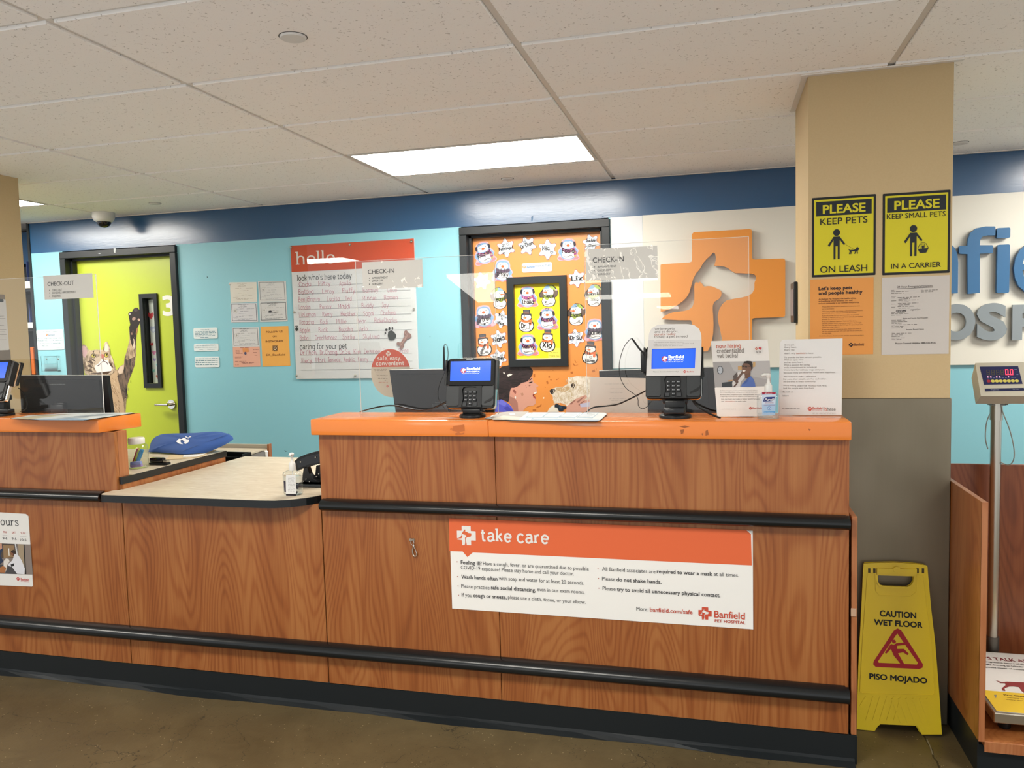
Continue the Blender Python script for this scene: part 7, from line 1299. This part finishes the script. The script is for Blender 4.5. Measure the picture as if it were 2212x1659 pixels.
for s, x0, y, x1, h in (('CAUTION', 415, 520, 688, 45), ('WET FLOOR', 372, 584, 735, 43), ('PISO MOJADO', 337, 988, 770, 43)): X = lambda a, c: (1780+a/3.463, 1180+c/3.463); A, C_ = X(x0, y), X(x1, y); p.text(s, A[0], A[1], C_[0], h/3.463, '15171a', 1, bold=.035)
T1 = Zs([(548, 612), (575, 625), (738, 880), (735, 905), (710, 916), (385, 900), (366, 880), (370, 858), (520, 628)]); T2 = Zs([(546, 650), (700, 870), (692, 882), (408, 868), (402, 858)]); RED = 'b3202c'
p.uv(T1, RED, 0, [T2])
X, Y = 1780+521/3.463, 1180+710/3.463; p.ell(X, Y, 4, 4, RED, 1)
for L in ([(540, 722), (603, 718), (606, 735), (545, 742), (545, 765), (595, 765), (632, 800), (622, 812), (590, 790), (552, 798), (598, 878), (578, 888), (520, 815), (498, 765), (465, 800), (453, 795), (490, 738), (500, 728), (520, 735)],): p.uv(Zs(L), RED, 1)
p.done('lettering', ly)
# ================================================================ SCALE ALCOVE
t = thing('scale_alcove', (1.5, 3.2, 0), 'cherry wood alcove with side panel holding the pet scale, right of the pillar', 'alcove')
b = B(); b.box(.8185, .8365, 2.80, 3.55, .125, .925, WOOD, .001, 1); b.box(.8185, .8365, 2.7995, 2.8035, .125, .925, WOODE); b.done('side_panel', t)
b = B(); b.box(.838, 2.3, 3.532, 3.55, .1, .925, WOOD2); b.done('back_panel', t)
b = B(); b.box(.8375, 2.3, 2.805, 3.53, .105, .125, WOOD, .001, 1); b.box(.8375, 2.3, 2.802, 2.805, .09, .124, WOODE); b.done('floor_board', t)
b = B(); b.box(.826, 2.3, 2.822, 3.5, 0, .104, 'black_vinyl'); b.box(.822, .826, 2.822, 3.5, 0, .124, 'black_vinyl'); b.done('kick_base', t, 'black skirting')
sp = PY(2.86); zt_ = sp.W(2147, 1540).z; t = thing('pet_scale', (1.3, 3.1, .125), 'walk-on pet scale with a steel column and digital display, at the right edge', 'scale')
X0 = sp.W(2147, 1540).x; yb_ = 3.40
b = B(); b.box(X0, X0+.55, 2.86, yb_, zt_-.035, zt_, 'steel', .003, 1); b.done('platform', t, 'stainless steel platform')
b = B(); 
for x, y in ((X0+.05, 2.92), (X0+.5, 2.92), (X0+.05, 3.34), (X0+.5, 3.34)): b.lathe([(.018, 0), (.02, .004), (.02, zt_-.036-.125)], (x, y, .1255), 'black_plastic', 14)
b.done('feet', t, kind='stuff')
c = PY(3.44).W(2137, 1410); cx_ = PY(3.44).W(2152, 900).x
b = B(); b.tube([(cx_, 3.44, .126), (cx_, 3.44, 1.19)], .019, 'steel', 20); b.done('column_pole', t, 'polished steel column'); b = B(); zc_ = c.z; b.tube([(cx_, 3.44, .127), (cx_, 3.44, zc_+.07)], .0235, 'dark_steel', 20); b.done('lower_collar', t)
zt2 = PY(3.44).W(2150, 866).z; b = B(); b.tube([(cx_, 3.44, zt2-.075), (cx_, 3.44, zt2-.008)], .0225, 'steel', 20); b.done('upper_collar', t)
# display box
pi = Plane((cx_, 3.31, zt2+.02), (1, 0, 0), (0, .50, .86))
def Zi(L): return [pi.P(2060+a/9.757, 770+b_/9.757) for a, b_ in L]
f0 = Zi([(590, 835), (1530, 822), (1415, 125), (440, 135)]); xs = [a[0] for a in f0]; fu0 = (f0[0][0]+f0[3][0])/2; fu1 = fu0+.235; fv0 = min(f0[0][1], f0[1][1]); fv1 = f0[3][1]
b = B(); vs = [pi.w(u, v, h) for h, d in ((0, 0),) for u, v in ((fu0, fv0), (fu1, fv0), (fu1, fv1), (fu0, fv1))]; bk = -.07
vs2 = [pi.w(fu0-.0, fv0-.0, bk), pi.w(fu1, fv0, bk), pi.w(fu1, fv1-.03, bk), pi.w(fu0, fv1-.03, bk)]; b.add(vs+vs2, [(0, 1, 2, 3), (7, 6, 5, 4), (0, 4, 5, 1), (1, 5, 6, 2), (2, 6, 7, 3), (3, 7, 4, 0)], 'beige_plastic'); b.done('display_box', t, 'beige display housing')
p = Pr(pi, .0012); p.uv(Zi([(640, 598), (1452, 582), (1356, 206), (546, 217)]), '22275c', 0); p.uv(Zi([(665, 740), (1500, 722), (1475, 664), (655, 680)]), '1b2150', 0); p.done('display_panel', t, 'navy display panel')
p = Pr(pi, .002); off = '5a5444'; on = mat('led_red', 'ff3a50', .3, emit=2.2)
def seg(x, y, c, zero, w_=52, h=100, sk=.22, wd=.0022):
    P_ = lambda a, b_: pi.P(2060+(x+a*w_+ (b_*h)*sk*.35)/9.757, 770+(y+b_*h)/9.757)
    S_ = [((0, 0), (1, 0)), ((0, 0), (0, .5)), ((1, 0), (1, .5)), ((0, .5), (0, 1)), ((1, .5), (1, 1)), ((0, 1), (1, 1))]+([] if zero else [((0, .5), (1, .5))])
    for a, e in S_:
        for f in strip([Vector(P_(*a)), Vector(P_(*e))], wd): p.uvq(f, c, 1)
for x in (695, 795, 893, 990): seg(x, 293, off, False)
for x in (1088, 1186): seg(x, 285, on, True, 50, 104, .22, .0028)
p.ell(2060+1160/9.757, 770+385/9.757, 1, 1, on, 1, 8)
for x in (718, 780, 904, 966, 1153): p.ell(2060+x/9.757, 770+437/9.757, 1.2, 1.2, mat('led_pink', 'ff9ab0', .3, emit=1.5), 1, 8)
for i, x in enumerate((735, 822, 906, 990, 1077, 1160, 1244, 1328)): p.ell(2060+x/9.757, 770+(526-i*.8)/9.757, 3.4, 3.2, 'a8283c' if i == 0 else 'e6d96a', 1, 16)
def zt3(s, x0, y, x1, h, c): p.text(s, 2060+x0/9.757, 770+y/9.757, 2060+x1/9.757, h, c, 1)
zt3('Weightronic', 775, 715, 955, 1.9, 'b8bcd0'); zt3('VS-2501', 1235, 705, 1380, 1.9, 'b8bcd0')
for x0, x1, y in ((705, 740, 465), (765, 805, 462), (830, 870, 460), (890, 920, 462), (955, 1000, 458), (1020, 1060, 457), (1080, 1115, 456), (1210, 1310, 452), (1275, 1330, 285), (1310, 1350, 335), (1320, 1360, 392)): p.bars(2060+x0/9.757, 770+y/9.757, 2060+x1/9.757, .8, '9aa2cc', 1)
p.done('lettering', t)
b = B(); 
for sx in (-1, 1):
    x = cx_+sx*.026; b.prism([(x-.002, 3.40, zt2-.012), (x-.002, 3.47, zt2-.012), (x-.002, 3.46, zt2+.02), (x-.002, 3.40, zt2+.055), (x-.002, 3.37, zt2+.05)], (.004, 0, 0), 'dark_steel')
    b.lathe([(.011, 0), (.012, .004), (.010, .016), (.006, .018)], (x+(0 if sx > 0 else -.018), 3.435, zt2+.012), 'dark_steel', 8, ax='x')
b.box(cx_-.028, cx_+.028, 3.42, 3.46, zt2-.016, zt2-.010, 'dark_steel'); b.done('bracket', t)
b = B(); P_ = [PY(y_).W(x, y) for x, y, y_ in ((2160, 868, 3.42), (2166, 890, 3.42), (2180, 925, 3.41), (2189, 960, 3.40), (2191, 985, 3.40), (2186, 1000, 3.41), (2176, 1004, 3.42), (2160, 998, 3.43))]; b.tube(P_, .0022, '8f918a', 8, smooth_path=5); P_ = [PY(3.43).W(x, y) for x, y in ((2138, 895), (2132, 910), (2129, 930), (2129, 950), (2134, 970))]; b.tube(P_, .0022, '8f918a', 8, smooth_path=5); b.done('sensor_cable', t, 'grey cable')
# printed mat on the platform
pm = PZ(zt_+.0012); t = thing('scale_mat', (X0+.2, 3.0, zt_), 'white and yellow printed mat with a red running dog on the scale platform', 'mat')
A = [pm.W(*q) for q in ((2161, 1541), (2114, 1412))]; mx0 = A[1].x; b = B(); xl = X0+.012
b.box(xl, X0+.54, 2.872, yb_-.01, zt_+.0004, zt_+.0014, 'e8e6e2'); b.done('mat', t); p = Pr(PZ(zt_+.0015), .0003)
yl = PZ(zt_).W(2140, 1493).y; p.uv([(xl, 2.872), (X0+.54, 2.872), (X0+.54, yl), (xl, yl)], 'e8c22a', 0)
def Zm(L, s=3.463, ox=1780, oy=1180): return [(ox+a/s, oy+b_/s) for a, b_ in L]
p.poly(Zm([(1283, 1002), (1330, 1018), (1370, 1014), (1440, 1018), (1500, 1020), (1560, 1020), (1600, 1005), (1640, 1010), (1650, 1030), (1600, 1050), (1580, 1085), (1560, 1110), (1500, 1100), (1475, 1080), (1460, 1055), (1420, 1050), (1385, 1050), (1350, 1065), (1358, 1084), (1335, 1080), (1328, 1065), (1358, 1040), (1355, 1025), (1320, 1025)]), '8e2c2c', 1)
for s, x0, y, x1, h, c in (("LET'S TALK ABOUT", 1120, 842, 1640, 22, '8e2c34'), ('the progressive nature of this', 1150, 864, 1490, 9, '4a4648'), ('normally. Starting an NSAID to', 1150, 884, 1500, 9, '4a4648'), ('diagnosed stages of osteoarthritis', 1168, 905, 1560, 9, '4a4648'), ('Pre-Operative', 1348, 1118, 1600, 12, '7a5a18'), ('starting at home', 1370, 1135, 1560, 6, '9a7a24'), ('every day care', 1365, 1150, 1540, 6, '9a7a24')):
    a, e = Zm([(x0, y), (x1, y)]); u0_, v0_ = p.pl.P(*a); u1_ = p.pl.P(*e)[0]; vs, fs, m0, m1 = textgeo(s, .012); sx = (u1_-u0_)/(m1-m0); hh_ = abs(p.pl.P(a[0], a[1]-h/3.463)[1]-v0_); p.add([p.pl.w(u0_+(z[0]-m0)*sx, v0_+z[1]*hh_/CAP, .0008) for z in vs], fs, c)
p.poly(Zm([(1270, 1112), (1292, 1112), (1286, 1140)]), '8a8478', 1); p.done('lettering', t)
# floor joint beside the pillar
p = Pr(PZ(0), .0004); p.line([(1996, 1590), (2006, 1608), (2014, 1622), (2016, 1636), (2024, 1645), (2034, 1672)], 1.6, '3a3222', 0); p.line([(2002, 1597), (2010, 1615), (2015, 1630)], 1.2, '9a927c', 1); p.done('floor_joint', floor)
